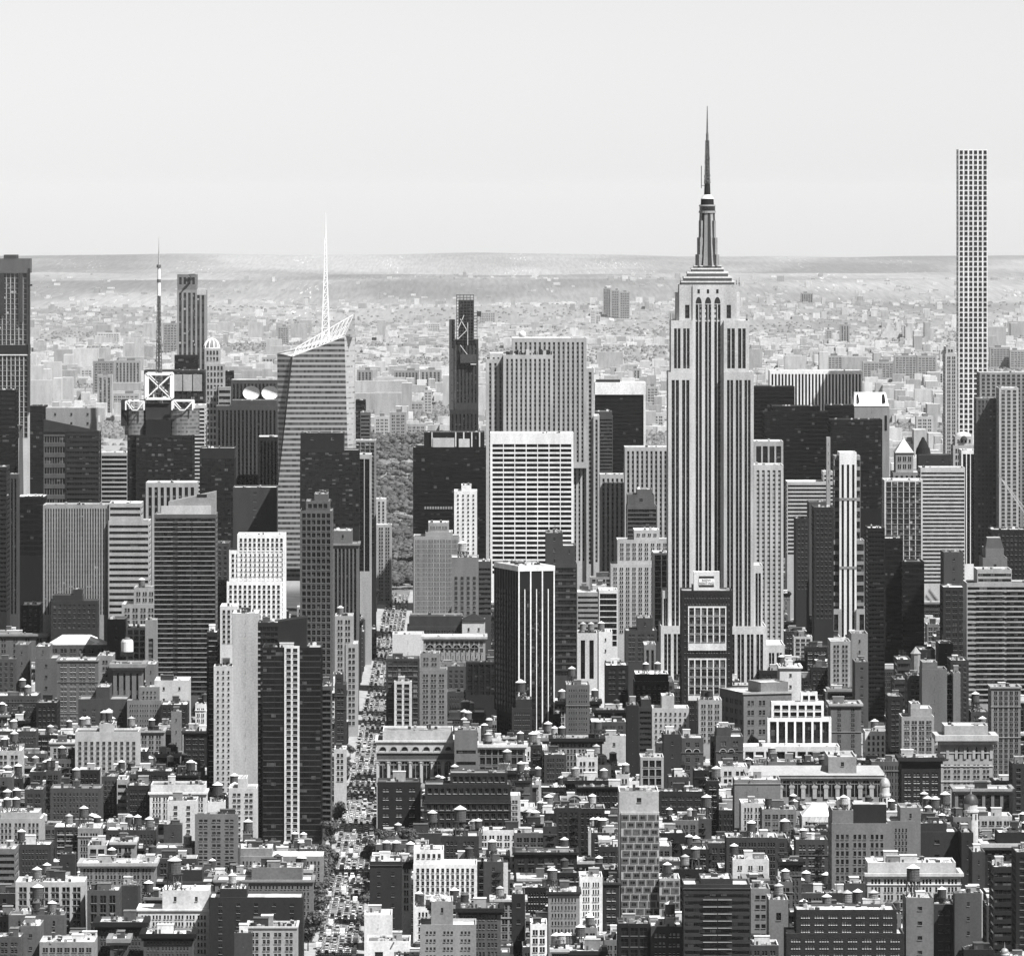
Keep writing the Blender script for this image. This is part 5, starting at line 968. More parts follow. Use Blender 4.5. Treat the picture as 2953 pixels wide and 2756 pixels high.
    tower_part(r, 'wall', x(352)-xc, x(529)-xc, 0, 34, 0, z(1105), 'ribbon', .075, z(1520), fh=4.3, gl=(.02, .12)); tower_part(r, 'ribbon_corner', x(233)-xc, x(351)-xc, .6, 34, 0, z(1105), 'ribbon', .2, z(1520), fh=8.6, hf=.6, gl=(.02, .06), fr=.5)
    def sl(m):
        a, b = x(233)-xc, x(529)-xc; k = wall(.1)
        for y0, y1 in ((-.3, .9),):
            m.quads([[(a, y0, z(1105)), (b, y0, z(1105)), (b, y0, z(1098)), (a, y0, z(1036))], [(b, y1, z(1105)), (a, y1, z(1105)), (a, y1, z(1036)), (b, y1, z(1098))], [(a, y0, z(1036)), (b, y0, z(1098)), (b, y1, z(1098)), (a, y1, z(1036))], [(b, y0, z(1105)), (b, y1, z(1105)), (b, y1, z(1098)), (b, y0, z(1098))], [(a, y1, z(1105)), (a, y0, z(1105)), (a, y0, z(1036)), (a, y1, z(1036))]], k)
    simple(r, 'slanted_parapet', sl)
    # pale tapered needle
    Y = 5300.; x = lambda zx: XA(px('A', zx), Y); z = lambda zy: ZA(py('A', zy), Y)-drop(Y); xc = x(110)
    r = empty('concrete_pylon', (xc, Y, drop(Y))); tag(r, 'pale tapering concrete pylon near the left edge towers', 'pylon')
    simple(r, 'shaft', lambda m: m.prism(4, 0, 5, (x(135)-xc)*1.35, (x(120)-xc)*1.2, 0, z(1072), wall(.24), ph=math.pi/4)); simple(r, 'cap_beam', lambda m: m.box(x(92)-xc, x(122)-xc, 1, 8, z(1072)+.01, z(1066), wall(.3)))
ZS = []
def special_rects():
    for a in (('C', -95, 410, -280, ('F', 1100), 4600), ('B', 1740, 1870, 250, 1850, 4600), ('C', 1493, 1665, 57, 1580, 6470), ('A', 1430, 1855, 560, 1640, 5340), ('B', 0, 147, 470, 1180, 5340), ('A', 645, 1035, 795, 1480, 5350),
              ('A', 945, 1105, 260, 760, 6550), ('A', 1092, 1236, 600, 1195, 6440), ('A', -40, 160, 158, 1070, 6550), ('B', 640, 812, 370, 1110, 6530), ('B', 838, 1446, 604, 1800, 5890), ('B', 1420, 1692, 840, 1350, 6500),
              ('C', 944, 1135, 1360, 1580, 6250), ('C', 1152, 1300, 1605, ('F', 130), 5950), ('C', 1280, 1470, 1600, 1760, 6050), ('C', 1476, 1592, 1565, 1700, 5990), ('F', 880, 1090, 5, 1070, 5180), ('E', 950, 1295, 240, 1235, 4235),
              ('7', 1635, 2120, 745, 1010, 4170), ('A', 232, 530, 1035, 1490, 5350), ('A', 85, 135, 1066, 1300, 5300)): special(*a)
# ------------------------------------------------------------------ set the measured buildings up
special_rects(); build_specials()
def xr(b): return XA(b['x0'], b['Y']), XA(b['x1'], b['Y'])
LABELROOT = {}
for b in HB:
    if b['name'] is None: continue
    x0, x1 = xr(b); d = b['o'].get('dep', 34 if b['Y'] > 4200 else 26)
    for c in HB:
        if c is b or c['Y'] <= b['Y']: continue
        u0, u1 = xr(c)
        if min(x1, u1)-max(x0, u0) > 1: d = min(d, max(11, c['Y']-b['Y']-1.5))
    b['dep'] = d
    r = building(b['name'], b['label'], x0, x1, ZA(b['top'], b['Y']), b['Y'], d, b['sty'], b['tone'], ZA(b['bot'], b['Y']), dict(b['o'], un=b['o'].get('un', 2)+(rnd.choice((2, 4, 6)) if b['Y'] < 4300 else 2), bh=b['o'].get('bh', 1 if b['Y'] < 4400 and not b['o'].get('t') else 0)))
    LABELROOT[b['label']] = (r, x0, x1, b)
# ---- details that single out some of them
def ref(lbl):
    r, x0, x1, b = LABELROOT[lbl]; Y = b['Y']; xc = r.location.x; yf = -b['dep']/2
    return r, (lambda p: XA(p, Y)-xc), (lambda p: ZA(p, Y)-r.location.z), yf, b
def arch_win(r, xa, xb, z0, z1, yf, gk, fk, mull=True):
    m = MB(); w = xb-xa; cx = (xa+xb)/2; rr = w/2; zs = z1-rr; y = yf-.06; n = 10; t = w*.09
    m.quads([[(xa, y, z0), (xb, y, z0), (xb, y, zs), (xa, y, zs)]], gk)
    for i in range(n):
        a0, a1 = math.pi*i/n, math.pi*(i+1)/n; p, q = (math.cos(a0), math.sin(a0)), (math.cos(a1), math.sin(a1))
        m.quads([[(cx, y, zs), (cx+rr*p[0], y, zs+rr*p[1]), (cx+rr*q[0], y, zs+rr*q[1]), (cx, y, zs)]], gk)
        R = rr+t; yo = yf-.5
        m.quads([[(cx+rr*p[0], yo, zs+rr*p[1]), (cx+R*p[0], yo, zs+R*p[1]), (cx+R*q[0], yo, zs+R*q[1]), (cx+rr*q[0], yo, zs+rr*q[1])], [(cx+rr*p[0], y, zs+rr*p[1]), (cx+rr*p[0], yo, zs+rr*p[1]), (cx+rr*q[0], yo, zs+rr*q[1]), (cx+rr*q[0], y, zs+rr*q[1])], [(cx+R*p[0], yo, zs+R*p[1]), (cx+R*p[0], y, zs+R*p[1]), (cx+R*q[0], y, zs+R*q[1]), (cx+R*q[0], yo, zs+R*q[1])]], fk)
    if mull:
        m.box(cx-.12, cx+.12, y-.1, y-.004, z0, z1-.3, fk); m.box(xa, xb, y-.1, y-.004, zs-.3, zs, fk)
    return m.build('arched_window', r)
def posts(r, xs, w, z0, z1, yf, dp, k, name='pilaster'):
    m = MB(); m.box(-w/2, w/2, -dp, -.004, 0, z1-z0, k); m.box(-w*.7, w*.7, -dp*1.3, -.004, z1-z0+.003, z1-z0+w*.6, k); me = m.mesh(name)
    for x in xs: put(name, me, r, (x, yf, z0))
r, X, Z, yf, b = ref('long hall with row of tall arches')
e = np.linspace(px('I', 592), px('I', 1180), 10)
for i in range(9):
    a, c = X(e[i]), X(e[i+1]); arch_win(r, a+(c-a)*.16, c-(c-a)*.16, Z(py('I', 590)), Z(py('I', 492)), yf, glass(.02, .08), wall(.5))
posts(r, [X(p) for p in e], 2.4, Z(py('I', 600)), Z(py('I', 540)), yf, .7, wall(.55))
simple(r, 'sloped_roof', lambda m: m.quads([[(X(px('I', 405)), yf-2, Z(py('I', 466))), (X(px('I', 1190)), yf-2, Z(py('I', 466))), (X(px('I', 1165)), yf+14, Z(py('I', 466))+4.5), (X(px('I', 425)), yf+14, Z(py('I', 466))+4.5)]], wall(.5)))
r, X, Z, yf, b = ref('palace-like block with tall arched bays')
e = np.linspace(px('6', 936), px('6', 1528), 8)
for i in range(7):
    a, c = X(e[i]), X(e[i+1]); arch_win(r, a+(c-a)*.18, c-(c-a)*.18, Z(py('6', 1440)), Z(py('6', 1272)), yf, glass(.03, .2), wall(.55))
    arch_win(r, a+(c-a)*.22, c-(c-a)*.22, Z(py('6', 1192)), Z(py('6', 1163)), yf, glass(.025, .05), wall(.4), False)
    for j in range(3):
        q = a+(c-a)*(.16+.26*j); simple(r, 'small_window', lambda m: m.box(q, q+(c-a)*.16, yf-.05, yf+.2, Z(py('6', 1256)), Z(py('6', 1230)), glass(.02, .05)))
posts(r, [X(p) for p in e], 1.2, Z(py('6', 1440)), Z(py('6', 1285)), yf, .9, wall(.62), 'column')
for zz, t in ((1202, .5), (1262, .45)): simple(r, 'ledge', lambda m: m.box(X(e[0])-.8, X(e[-1])+.8, yf-.9, yf+.1, Z(py('6', zz+9)), Z(py('6', zz-2)), wall(t)))
simple(r, 'frieze', lambda m: m.box(X(e[0])-.1, X(e[-1])+.1, yf-.2, yf+.1, Z(py('6', 1262)), Z(py('6', 1208)), wall(.2)))
r, X, Z, yf, b = ref('tan tower with arched loggia under a wide cornice')
e = np.linspace(px('8', 1432), px('8', 1712), 5)
for i in range(4):
    a, c = X(e[i]), X(e[i+1]); arch_win(r, a+(c-a)*.2, c-(c-a)*.2, Z(py('8', 1256)), Z(py('8', 1158)), yf, glass(.012, .02), wall(.5))
posts(r, [X(p) for p in np.linspace(px('8', 1396), px('8', 1735), 6)], 1.7, Z(py('8', 1256)), Z(py('8', 1172)), yf, .6, wall(.55), 'column')
for p in np.linspace(px('8', 1392), px('8', 1730), 8): simple(r, 'frieze_window', lambda m: m.box(X(p)-.7, X(p)+.7, yf-.05, yf+.2, Z(py('8', 1128)), Z(py('8', 1104)), glass(.02, .05)))
r, X, Z, yf, b = ref('gabled front with a large arched pediment')
arch_win(r, X(px('3', 420)), X(px('3', 530)), Z(py('3', 262)), Z(py('3', 172)), yf, glass(.05, .3), wall(.6))
r, X, Z, yf, b = ref('ornate block with arched windows under a bracketed cornice')
for p in np.linspace(px('6', 1345), px('6', 1690), 6): arch_win(r, X(p)-2.4, X(p)+2.4, Z(py('6', 415)), Z(py('6', 372)), yf, glass(.02, .05), wall(.5))
posts(r, [X(p) for p in np.linspace(px('6', 1320), px('6', 1745), 12)], .8, Z(py('6', 492)), Z(py('6', 440)), yf, .5, wall(.55), 'column')
for lb, xs in (('brown block with arched top windows', (1358, 1420)), ('brown arched block under a wide white roof', (1625, 1690))):
    r, X, Z, yf, b = ref(lb)
    for q in xs: arch_win(r, X(px('7', q-24)), X(px('7', q+24)), Z(py('7', 1215)), Z(py('7', 1180)), yf, glass(.02, .05), wall(.6), False)
r, X, Z, yf, b = ref('black arch-windowed block with white sills')
# white-grid stripe of the black glass tower
r, X, Z, yf, b = ref('black glass tower with white gridded window stripe')
tower_part(r, 'window_stripe', X(px('D', 1630)), X(px('D', 1717)), yf-.9, yf-.01, 0, Z(py('D', 725))+.6, 'frame', .74, Z(py('G', 870))-10, bw=(X(px('D', 1717))-X(px('D', 1630)))/2-.2, wf=.68, fh=3.42, hf=.64, mt=1., ml=.6, gl=(.015, .05), rec=.6)
def ph(m):
    a, c = X(px('D', 1590)), X(px('D', 1757)); z0, zl, zr = Z(py('D', 727))-1, Z(py('D', 585)), Z(py('D', 560)); y0, y1 = yf+6, yf+26; k = wall(.055)
    m.quads([[(a, y0, z0), (c, y0, z0), (c, y0, zr), (a, y0, zl)], [(c, y1, z0), (a, y1, z0), (a, y1, zl), (c, y1, zr)], [(c, y0, z0), (c, y1, z0), (c, y1, zr), (c, y0, zr)], [(a, y1, z0), (a, y0, z0), (a, y0, zl), (a, y1, zl)], [(a, y0, zl), (c, y0, zr), (c, y1, zr), (a, y1, zl)]], k)
simple(r, 'slanted_penthouse', ph)
# staggered panels
def staggered(lbl, pw, ph_, off):
    r, X, Z, yf, b = ref(lbl); W_ = (b['x1']-b['x0'])*b['Y']/F; top = ZA(b['top'], b['Y'])-r.location.z-.5; z = top-ph_; row = 0; M_ = {}
    def pm(w):
        k_ = round(w, 1)
        if k_ not in M_:
            m = MB(); f = m.mi(wall(.24)); g_ = m.mi(glass(.03, .12)); xs = [0, w*.2, w*.48, w*.52, w*.8, w] if w > 2.5 else [0, w*.3, w*.7, w]; zs = [0, ph_*.2, ph_*.62, ph_*.84]
            K = np.full((len(xs)-1, 3), f); D = np.zeros_like(K, float); K[1::2, 1] = g_; D[1::2, 1] = -.1; m.field(xs, zs, D, K, (0, 0, 0), (1, 0, 0), (0, -1, 0)); M_[k_] = m.mesh('window_panel')
        return M_[k_]
    zlo = ZA(b['bot'], b['Y'])-r.location.z-8
    while z > zlo:
        x = -(off[row % len(off)])*pw
        while x < W_-.6:
            a, c = max(x, .15), min(x+pw-.5, W_-.15)
            if c-a > .7: put('window_panel', pm(c-a), r, (-W_/2+a, yf-.12, z))
            x += pw
        z -= ph_; row += 1
staggered('tall tower of staggered square window panels', 4.45, 3.62, (0, .33, .7, .15, .5, .85)); staggered('low wing of the staggered panel tower', 4.45, 3.62, (.3, .7, .1))
# window-grid panels and rooftop sign of the dark-framed tower
r, X, Z, yf, b = ref('dark-framed tower with two white window grids')
for t, bt in ((890, 1143), (1188, 1430)): tower_part(r, 'window_grid', X(px('F', 62)), X(px('F', 281)), yf-.7, yf-.01, Z(py('F', bt)), Z(py('F', t)), 'frame', .74, bw=(X(px('F', 281))-X(px('F', 62)))/6-.05, wf=.8, fh=5.9, hf=.82, mt=.6, ml=.3, gl=(.03, .3), rec=.45)
rooftop = (X(px('F', 95)), X(px('F', 243)), Z(py('F', 802)), Z(py('F', 692)))
simple(r, 'sign_house', lambda m: (m.box(rooftop[0], rooftop[1], yf+1, yf+9, rooftop[2]-1, rooftop[3], wall(.72), roofm(.7))))
simple(r, 'sign_board', lambda m: m.box(X(px('F', 124)), X(px('F', 213)), yf+.7, yf+.99, Z(py('F', 768)), Z(py('F', 732)), wall(.85)))
for a, c in ((718, 730), (768, 778)): simple(r, 'sign_band', lambda m: m.box(X(px('F', 126)), X(px('F', 211)), yf+.74, yf+.99, Z(py('F', c)), Z(py('F', a)), wall(.06)))
def lettering(root, txt, x, y, z, size, k='sign_black'):
    plain('sign_black', .02); cu = bpy.data.curves.new('lettering', 'FONT'); cu.body = txt; cu.size = size; cu.align_x = 'CENTER'; cu.extrude = .04; cu.space_character = 1.12
    t_ = bpy.data.objects.new('lettering', cu); S.collection.objects.link(t_); bpy.context.view_layer.update(); me = bpy.data.meshes.new_from_object(t_); bpy.data.objects.remove(t_)
    me.materials.clear(); me.materials.append(MATS['sign_black']); o = bpy.data.objects.new('lettering', me); S.collection.objects.link(o); o.location = (x, y, z); o.rotation_euler = (math.pi/2, 0, 0); o.parent = root
cx = X(px('F', 168.5)); lettering(r, 'NOW', cx, yf+.62, Z(py('F', 748)), 2.1); lettering(r, 'RENTING', cx, yf+.62, Z(py('F', 765)), 2.1)
r, X, Z, yf, b = ref('tall black office slab facing the park gap')
for a, c, t in ((552, 668, 1137), (692, 750, 1142)): simple(r, 'bulkhead', lambda m: m.box(X(px('B', a)), X(px('B', c)), yf-.3, yf+12, Z(py('B', 1186)), Z(py('B', t)), wall(.62), roofm(.7)))
for a in (545, 672, 715, 758, 800): simple(r, 'roof_pier', lambda m: m.box(X(px('B', a)), X(px('B', a+7)), yf+.3, yf+1.5, Z(py('B', 1184)), Z(py('B', 1106)), wall(.7)))
simple(r, 'blind_row', lambda m: [m.box(X(px('B', a)), X(px('B', a+9)), yf-.04, yf+.1, Z(py('B', 1517)), Z(py('B', 1503)), wall(.45)) for a in range(508, 662, 14)])
r, X, Z, yf, b = ref('tall grey warehouse with rows of grouped windows')
simple(r, 'penthouse', lambda m: (m.box(X(px('I', 1014)), X(px('I', 1204)), yf+6, yf+20, Z(py('I', 742))-1.1, Z(py('I', 640)), wall(.06), roofm(.3)), m.box(X(px('I', 925)), X(px('I', 1000)), yf+12, yf+22, Z(py('I', 742))-1.1, Z(py('I', 615)), wall(.75), roofm(.8))))
# lettered white wall sign (too small to read in the photograph: rows of strokes)
r, X, Z, yf, b = ref('wide brick warehouse carrying a white lettered wall sign')
def bill(m):
    a, c, z0, z1 = X(px('6', 1842)), X(px('6', 1932)), Z(py('6', 936)), Z(py('6', 786)); m.box(a, c, yf-.9, yf-.5, z0, z1, wall(.62)); m.box(a+1, c-1, yf-.5, yf+8, z0-12, z1-.5, wall(.3))
    for i in range(6):
        x = a+1.4; zz = z1-2.2-i*2.0
        while x < c-2.2:
            w_ = rnd.uniform(.5, 1.6); m.box(x, min(x+w_, c-1), yf-.96, yf-.9, zz-.9, zz, wall(.3)); x += w_+rnd.uniform(.25, .6)
simple(r, 'wall_sign', bill)
r, X, Z, yf, b = ref('grey block with pale billboard panels behind the mast')
for a, c in ((925, 975), (980, 1028), (1033, 1080)): simple(r, 'billboard_panel', lambda m: m.box(X(px('A', a)), X(px('A', c)), yf-.5, yf+.1, Z(py('A', 886)), Z(py('A', 797)), wall(.5)))
r, X, Z, yf, b = ref('grey striped tower carrying two white dishes')
for a in (1345, 1445):
    def dish(m):
        for i in range(5):
            t0, t1 = i*.28, (i+1)*.28
            for j in range(16):
                u0, u1 = j*math.pi/8, (j+1)*math.pi/8; R = 7.4
                f = lambda t, u: (X(px('A', a))+R*math.sin(t)*math.cos(u)/math.sin(1.4), yf-4+2.5*math.cos(t), Z(py('A', 895))+R*.82*math.sin(t)*math.sin(u)/math.sin(1.4))
                m.quads([[f(t0, u0), f(t1, u0), f(t1, u1), f(t0, u1)]], wall(.85))
        m.beam((X(px('A', a)), yf-1, Z(py('A', 895))), (X(px('A', a)), yf-1, Z(py('A', 960))), .5, wall(.3))
    simple(r, 'satellite_dish', dish)
r, X, Z, yf, b = ref('white-capped office tower with open pier grid crown')
simple(r, 'sloped_roof', lambda m: m.quads([[(X(px('A', 1380))-60, yf, 0)]*4], wall(.5))) if False else None
r, X, Z, yf, b = ref('tall dark apartment tower with rows of thin balconies')
def crown(m):
    a, a2, c = X(px('A', 862)), X(px('A', 900)), X(px('A', 1152)); z0, zl, zr = Z(py('A', 1547)), Z(py('A', 1480)), Z(py('A', 1425)); y0, y1 = yf+3, yf+22; k = wall(.42)
    m.quads([[(a2, y0, z0), (c, y0, z0), (c, y0, zr), (a2, y0, zl)], [(c, y1, z0), (a2, y1, z0), (a2, y1, zl), (c, y1, zr)], [(c, y0, z0), (c, y1, z0), (c, y1, zr), (c, y0, zr)], [(a2, y1, z0), (a2, y0, z0), (a2, y0, zl), (a2, y1, zl)], [(a2, y0, zl), (c, y0, zr), (c, y1, zr), (a2, y1, zl)]], k)
    m.box(a, c-3, y0-2, y0-.01, z0, z0+6, wall(.6)); m.box(c-13, c-6, y0-.2, y0, z0+12, z0+14, wall(.05))
simple(r, 'slanted_crown', crown)
r, X, Z, yf, b = ref('pale stepped office block beside the spired skyscraper')
r, X, Z, yf, b = ref('small mansarded tower crowning the curved balcony block')
def mans(m):
    a, c = X(px('F', 1768)), X(px('F', 1874)); d, f = X(px('F', 1782)), X(px('F', 1858)); z0, z1 = Z(py('F', 562)), Z(py('F', 500)); y0, y1 = yf+3, yf+22
    P = [(a, y0), (c, y0), (c, y1), (a, y1)]; Q = [(d, y0+3), (f, y0+3), (f, y1-3), (d, y1-3)]
    for i in range(4): m.quads([[(*P[i], z0), (*P[(i+1) % 4], z0), (*Q[(i+1) % 4], z1), (*Q[i], z1)]], wall(.16))
    m.quads([[(*q, z1) for q in Q]], wall(.6))
simple(r, 'mansard_roof', mans)
r, X, Z, yf, b = ref('white hip-roofed penthouse block')
def hip(m):
    a, c = X(px('6', 1588)), X(px('6', 1774)); z0, z1 = Z(py('6', 188)), Z(py('6', 138)); y0, y1 = yf-1, yf+22; e0, e1 = (a+8, (y0+y1)/2, z1), (c-8, (y0+y1)/2, z1); k = wall(.07)
    m.quads([[(a, y0, z0), (c, y0, z0), e1, e0], [(c, y1, z0), (a, y1, z0), e0, e1], [(c, y0, z0), (c, y1, z0), e1, e1], [(a, y1, z0), (a, y0, z0), e0, e0]], k)
simple(r, 'hip_roof', hip)
r, X, Z, yf, b = ref('white gabled mansard house')
for q in (765, 795, 828, 858):
    def gb(m):
        a, c = X(px('I', q-15)), X(px('I', q+15)); z0, z1 = Z(py('I', 735)), Z(py('I', 703)); k = wall(.75)
        m.quads([[(a, yf-.6, z0), (c, yf-.6, z0), ((a+c)/2, yf-.6, z1), (a, yf-.6, z0)], [(a, yf-.6, z0), ((a+c)/2, yf-.6, z1), ((a+c)/2, yf+5, z1), (a, yf+5, z0)], [((a+c)/2, yf-.6, z1), (c, yf-.6, z0), (c, yf+5, z0), ((a+c)/2, yf+5, z1)]], k)
    simple(r, 'gable', gb)
def mr(m):
    a, c = X(px('I', 716)), X(px('I', 872)); z0, z1 = Z(py('I', 702)), Z(py('I', 640)); k = roofm(.8)
    m.quads([[(a, yf+.8, z0), (c, yf+.8, z0), (c-1, yf+8, z1), (a+6, yf+8, z1)], [(a, yf+20, z0), (a, yf+.8, z0), (a+6, yf+8, z1), (a+6, yf+18, z1)], [(a+6, yf+8, z1), (c-1, yf+8, z1), (c-1, yf+18, z1), (a+6, yf+18, z1)]], k)
simple(r, 'mansard_roof', mr)
r, X, Z, yf, b = ref('white-roofed low house') if False else (None,)*5
r, X, Z, yf, b = ref('white mansard-roofed hall among brown blocks')
def hm(m):
    a, c = X(px('5', 368)), X(px('5', 818)); z0, z1 = Z(py('5', 374)), Z(py('5', 312)); k = roofm(.8); y0, y1 = yf+.3, yf+30
    m.quads([[(a, y0, z0), (c, y0, z0), (c-12, y0+12, z1), (a+9, y0+12, z1)], [(c, y0, z0), (c, y1, z0), (c-12, y1-6, z1), (c-12, y0+12, z1)], [(a, y1, z0), (a, y0, z0), (a+9, y0+12, z1), (a+9, y1-6, z1)], [(a+9, y0+12, z1), (c-12, y0+12, z1), (c-12, y1-6, z1), (a+9, y1-6, z1)]], k)
simple(r, 'mansard_roof', hm)
Y = 5450.; t = empty('construction_crane', (XA(px('F', 1915), Y), Y, ZA(py('F', 470), Y))); tag(t, 'pale lattice crane jib slanting at the right picture edge', 'crane')
def jib(m):
    P = lambda zx, zy: np.array((XA(px('F', zx), Y)-t.location.x, 0, ZA(py('F', zy), Y)-t.location.z)); a, c = P(1838, 132), P(1995, 345); k = wall(.6); u = np.array((.9, 0, 1.2))
    for dy in (0, 2.2): m.beam(a+(0, dy, 0), c+(0, dy, 0)+u, .3, k); m.beam(a+(0, dy, 0), c+(0, dy, 0)-u, .3, k)
    for i in range(16): p, q = a+(c-a)*i/16, a+(c-a)*(i+1)/16; m.beam(p+u*(i/16.), q-u*((i+1)/16.), .14, k); m.beam(p-u*(i/16.), q+u*((i+1)/16.), .14, k)
simple(t, 'jib', jib); simple(t, 'mast', lambda m: m.truss(XA(px('F', 1990), Y)-t.location.x, 1, -40, ZA(py('F', 345), Y)-t.location.z, 1.2, 1.2, 20, .25, wall(.5)))
# domes, cupola and conical tank house: things of their own
def dome_thing(name, label, r_, zx, ztop, zdrum, zbase, w, Y, tone, cat):
    x, w_ = XA(px(r_, zx), Y), w/REG[r_][2]*Y/F/2; z0, z1, z2 = (ZA(py(r_, q), Y) for q in (zbase, zdrum, ztop)); t = empty(name, (x, Y, z0-14)); tag(t, label, cat); o = z0-14
    simple(t, 'drum', lambda m: (m.prism(18, 0, 0, w_*.98, w_*.98, -8, z0-o+(z1-z0)*.5, wall(.66)), m.prism(18, 0, 0, w_*1.1, w_*1.1, z0-o+(z1-z0)*.5+.01, z0-o+(z1-z0)*.62, wall(.7)), m.prism(18, 0, 0, w_*.9, w_*.9, z0-o+(z1-z0)*.62+.01, z1-o, wall(.66))))
    for i in range(10): simple(t, 'drum_window', lambda m: m.box(w_*.98*math.sin(i*.63)-.5, w_*.98*math.sin(i*.63)+.5, -w_*.98*abs(math.cos(i*.63))-.1, -w_*.9*abs(math.cos(i*.63)), z0-o+.6, z0-o+(z1-z0)*.4, glass(.02, .05)))
    simple(t, 'dome', lambda m: m.lathe(18, 0, 0, [(w_*1.02*math.cos(a), z1-o+(z2-z1)*.82*math.sin(a)) for a in np.linspace(0, math.pi/2, 8)], plain('dome_lead_%02d' % round(tone*100), tone, .5, .2, .3)), smooth=True)
    simple(t, 'finial', lambda m: m.prism(8, 0, 0, w_*.16, .05, z2-o-(z2-z1)*.22, z2-o+2.5, wall(.4)))
dome_thing('domed_tower', 'white drum tower under a dark round dome', 'I', 1683, 560, 628, 725, 86, 3560, .06, 'dome')
dome_thing('cupola', 'white tiered cupola with pale dome beside the long hall', 'I', 1190, 468, 528, 640, 62, 3700, .35, 'cupola')
dome_thing('domed_turret', 'small pale domed turret low at the right edge', 'I', 1877, 1450, 1480, 1510, 46, 3090, .3, 'turret')
Y = 4200.; x = XA(px('8', 1149), Y); zt, ze, zb_ = (ZA(py('8', q), Y) for q in (386, 440, 590)); t = empty('tank_house', (x, Y, zb_-20)); tag(t, 'pale octagonal tank house with pointed roof above the grey blocks', 'tower'); w_ = 40/2.6865*Y/F
simple(t, 'shaft', lambda m: m.prism(8, 0, 0, w_*.95, w_*.95, 0, ze-zb_+20, wall(.42), ph=.39)); simple(t, 'pointed_roof', lambda m: m.prism(8, 0, 0, w_*1.12, .1, ze-zb_+20.01, zt-zb_+20, wall(.5), ph=.39))
# big tank low in the middle, and other water tanks one can make out
def tank_at(r_, zx, zbase, Y, kind, sc): add_tank(XA(px(r_, zx), Y), Y, ZA(py(r_, zbase), Y), kind, sc)
tank_at('2', 1592, 1400, 3062, 0, 1.75)
r, X, Z, yf, b = ref('pale columned building under a heavy dark cornice')
t = empty('white_tank', (XA(px('5', 985), 4412), 4412, ZA(py('5', 425), 4412))); tag(t, 'white cylindrical tank over the heavy dark cornice', 'tank')
simple(t, 'barrel', lambda m: (m.prism(18, 0, 0, 4.2, 4.2, 0, 6.6, wall(.8)), m.prism(18, 0, 0, 4.3, 3.4, 6.61, 8.2, wall(.7)), m.prism(18, 0, 0, 2.2, 1.6, 8.21, 9.6, wall(.3)))); simple(t, 'stand', lambda m: m.box(-4.5, 4.5, -4.5, 4.5, -3, -.01, wall(.06)))
# ------------------------------------------------------------------ the rest of the dense blocks, lot by lot
MW, MH = 740, 690
cover = np.full((MW,), 1e9)              # per column (4 photo px): highest row already hidden by nearer fronts
occ = np.zeros((MH, MW), bool)
events = sorted(HB, key=lambda b: b['Y']); ei = 0
def stamp(x0, x1, t, Y):
    g = EY+F*CZ/Y; occ[max(0, int(t/4)):max(0, min(MH, int(g/4)+1)), max(0, int(x0/4)):max(0, int(x1/4))] = True
FILL = []
KINDS = [('loft_building', 'loft', ('triple', 'quad', 'loft', 'triple')), ('brick_building', 'walk-up', ('pair', 'punch', 'blank')), ('corner_building', 'block', ('pair', 'frame', 'loft'))]
def tone_word(t): return 'black' if t < .05 else 'dark' if t < .1 else 'brown-grey' if t < .18 else 'mid-grey' if t < .28 else 'pale grey' if t < .45 else 'white-walled'
R2 = random.Random(21)
Yrow = 3060.; row = 0
while Yrow < 6150:
    Yrow += R2.uniform(27, 40) if Yrow < 4600 else 58; row += 1
    while ei < len(events) and events[ei]['Y'] <= Yrow: e_ = events[ei]; stamp(e_['x0'], e_['x1'], e_['top'], e_['Y']); ei += 1
    x = XA(-40, Yrow)-R2.uniform(0, 25)
    while x < XA(2990, Yrow):
        w = R2.choice((7, 8, 10, 12, 14, 17, 21, 27)); a, c = x, x+w; x += w+R2.choice((0, .3, .6, 2.5, 6))
        if c > -82 and a < -49:
            if a < -82-8: c = -82.5
            elif c > -40: a = -49.5
            else: continue
        if c-a < 7: continue
        Y = Yrow+R2.uniform(0, 4); p0, p1 = VPX+F*a/Y, VPX+F*c/Y; dep = R2.uniform(16, 28)
        bad = False; H = R2.choice((14, 16, 18, 20, 22, 25, 28, 32, 37, 44)) if Y < 4700 else R2.choice((18, 24, 30, 36, 46))
        t = EY+F*(CZ-H)/Y
        for b in HB:
            if min(p1, b['x1'])-max(p0, b['x0']) <= 1: continue
            if b['Y'] > Y-1 and b['Y'] < Y+dep: dep = min(dep, b['Y']-Y-1)
            if b['Y'] <= Y and b['Y']+b.get('dep', 40)+1 > Y: bad = True; break
            if b['Y'] > Y and t < b['bot']-6: t = b['bot']-R2.uniform(-14, 5)
        if bad or dep < 8: continue
        H = CZ-(t-EY)*Y/F
        if H < 11: continue
        sub = ~occ[max(0, int(t/4)):min(MH, int(t/4)+22), max(0, int(p0/4)):max(0, min(MW, int(p1/4)))]
        if sub.sum() < 7: continue
        stamp(p0, p1, t, Y)
        nm, cat, sts = R2.choice(KINDS); tone = R2.choice((.04, .05, .07, .08, .1, .12, .14, .18, .22, .3, .42, .6, .72, .8)) if Y < 4700 else R2.choice((.05, .08, .12, .2, .3, .42, .6))
        FILL.append(dict(a=a, c=c, Y=Y, H=H, dep=dep, nm=nm, cat=cat, sty=R2.choice(sts), tone=tone, t=t, p=(p0+p1)/2, vis=int(sub.sum())))
FILL.sort(key=lambda f: -f['vis']); FILL = FILL[:560]
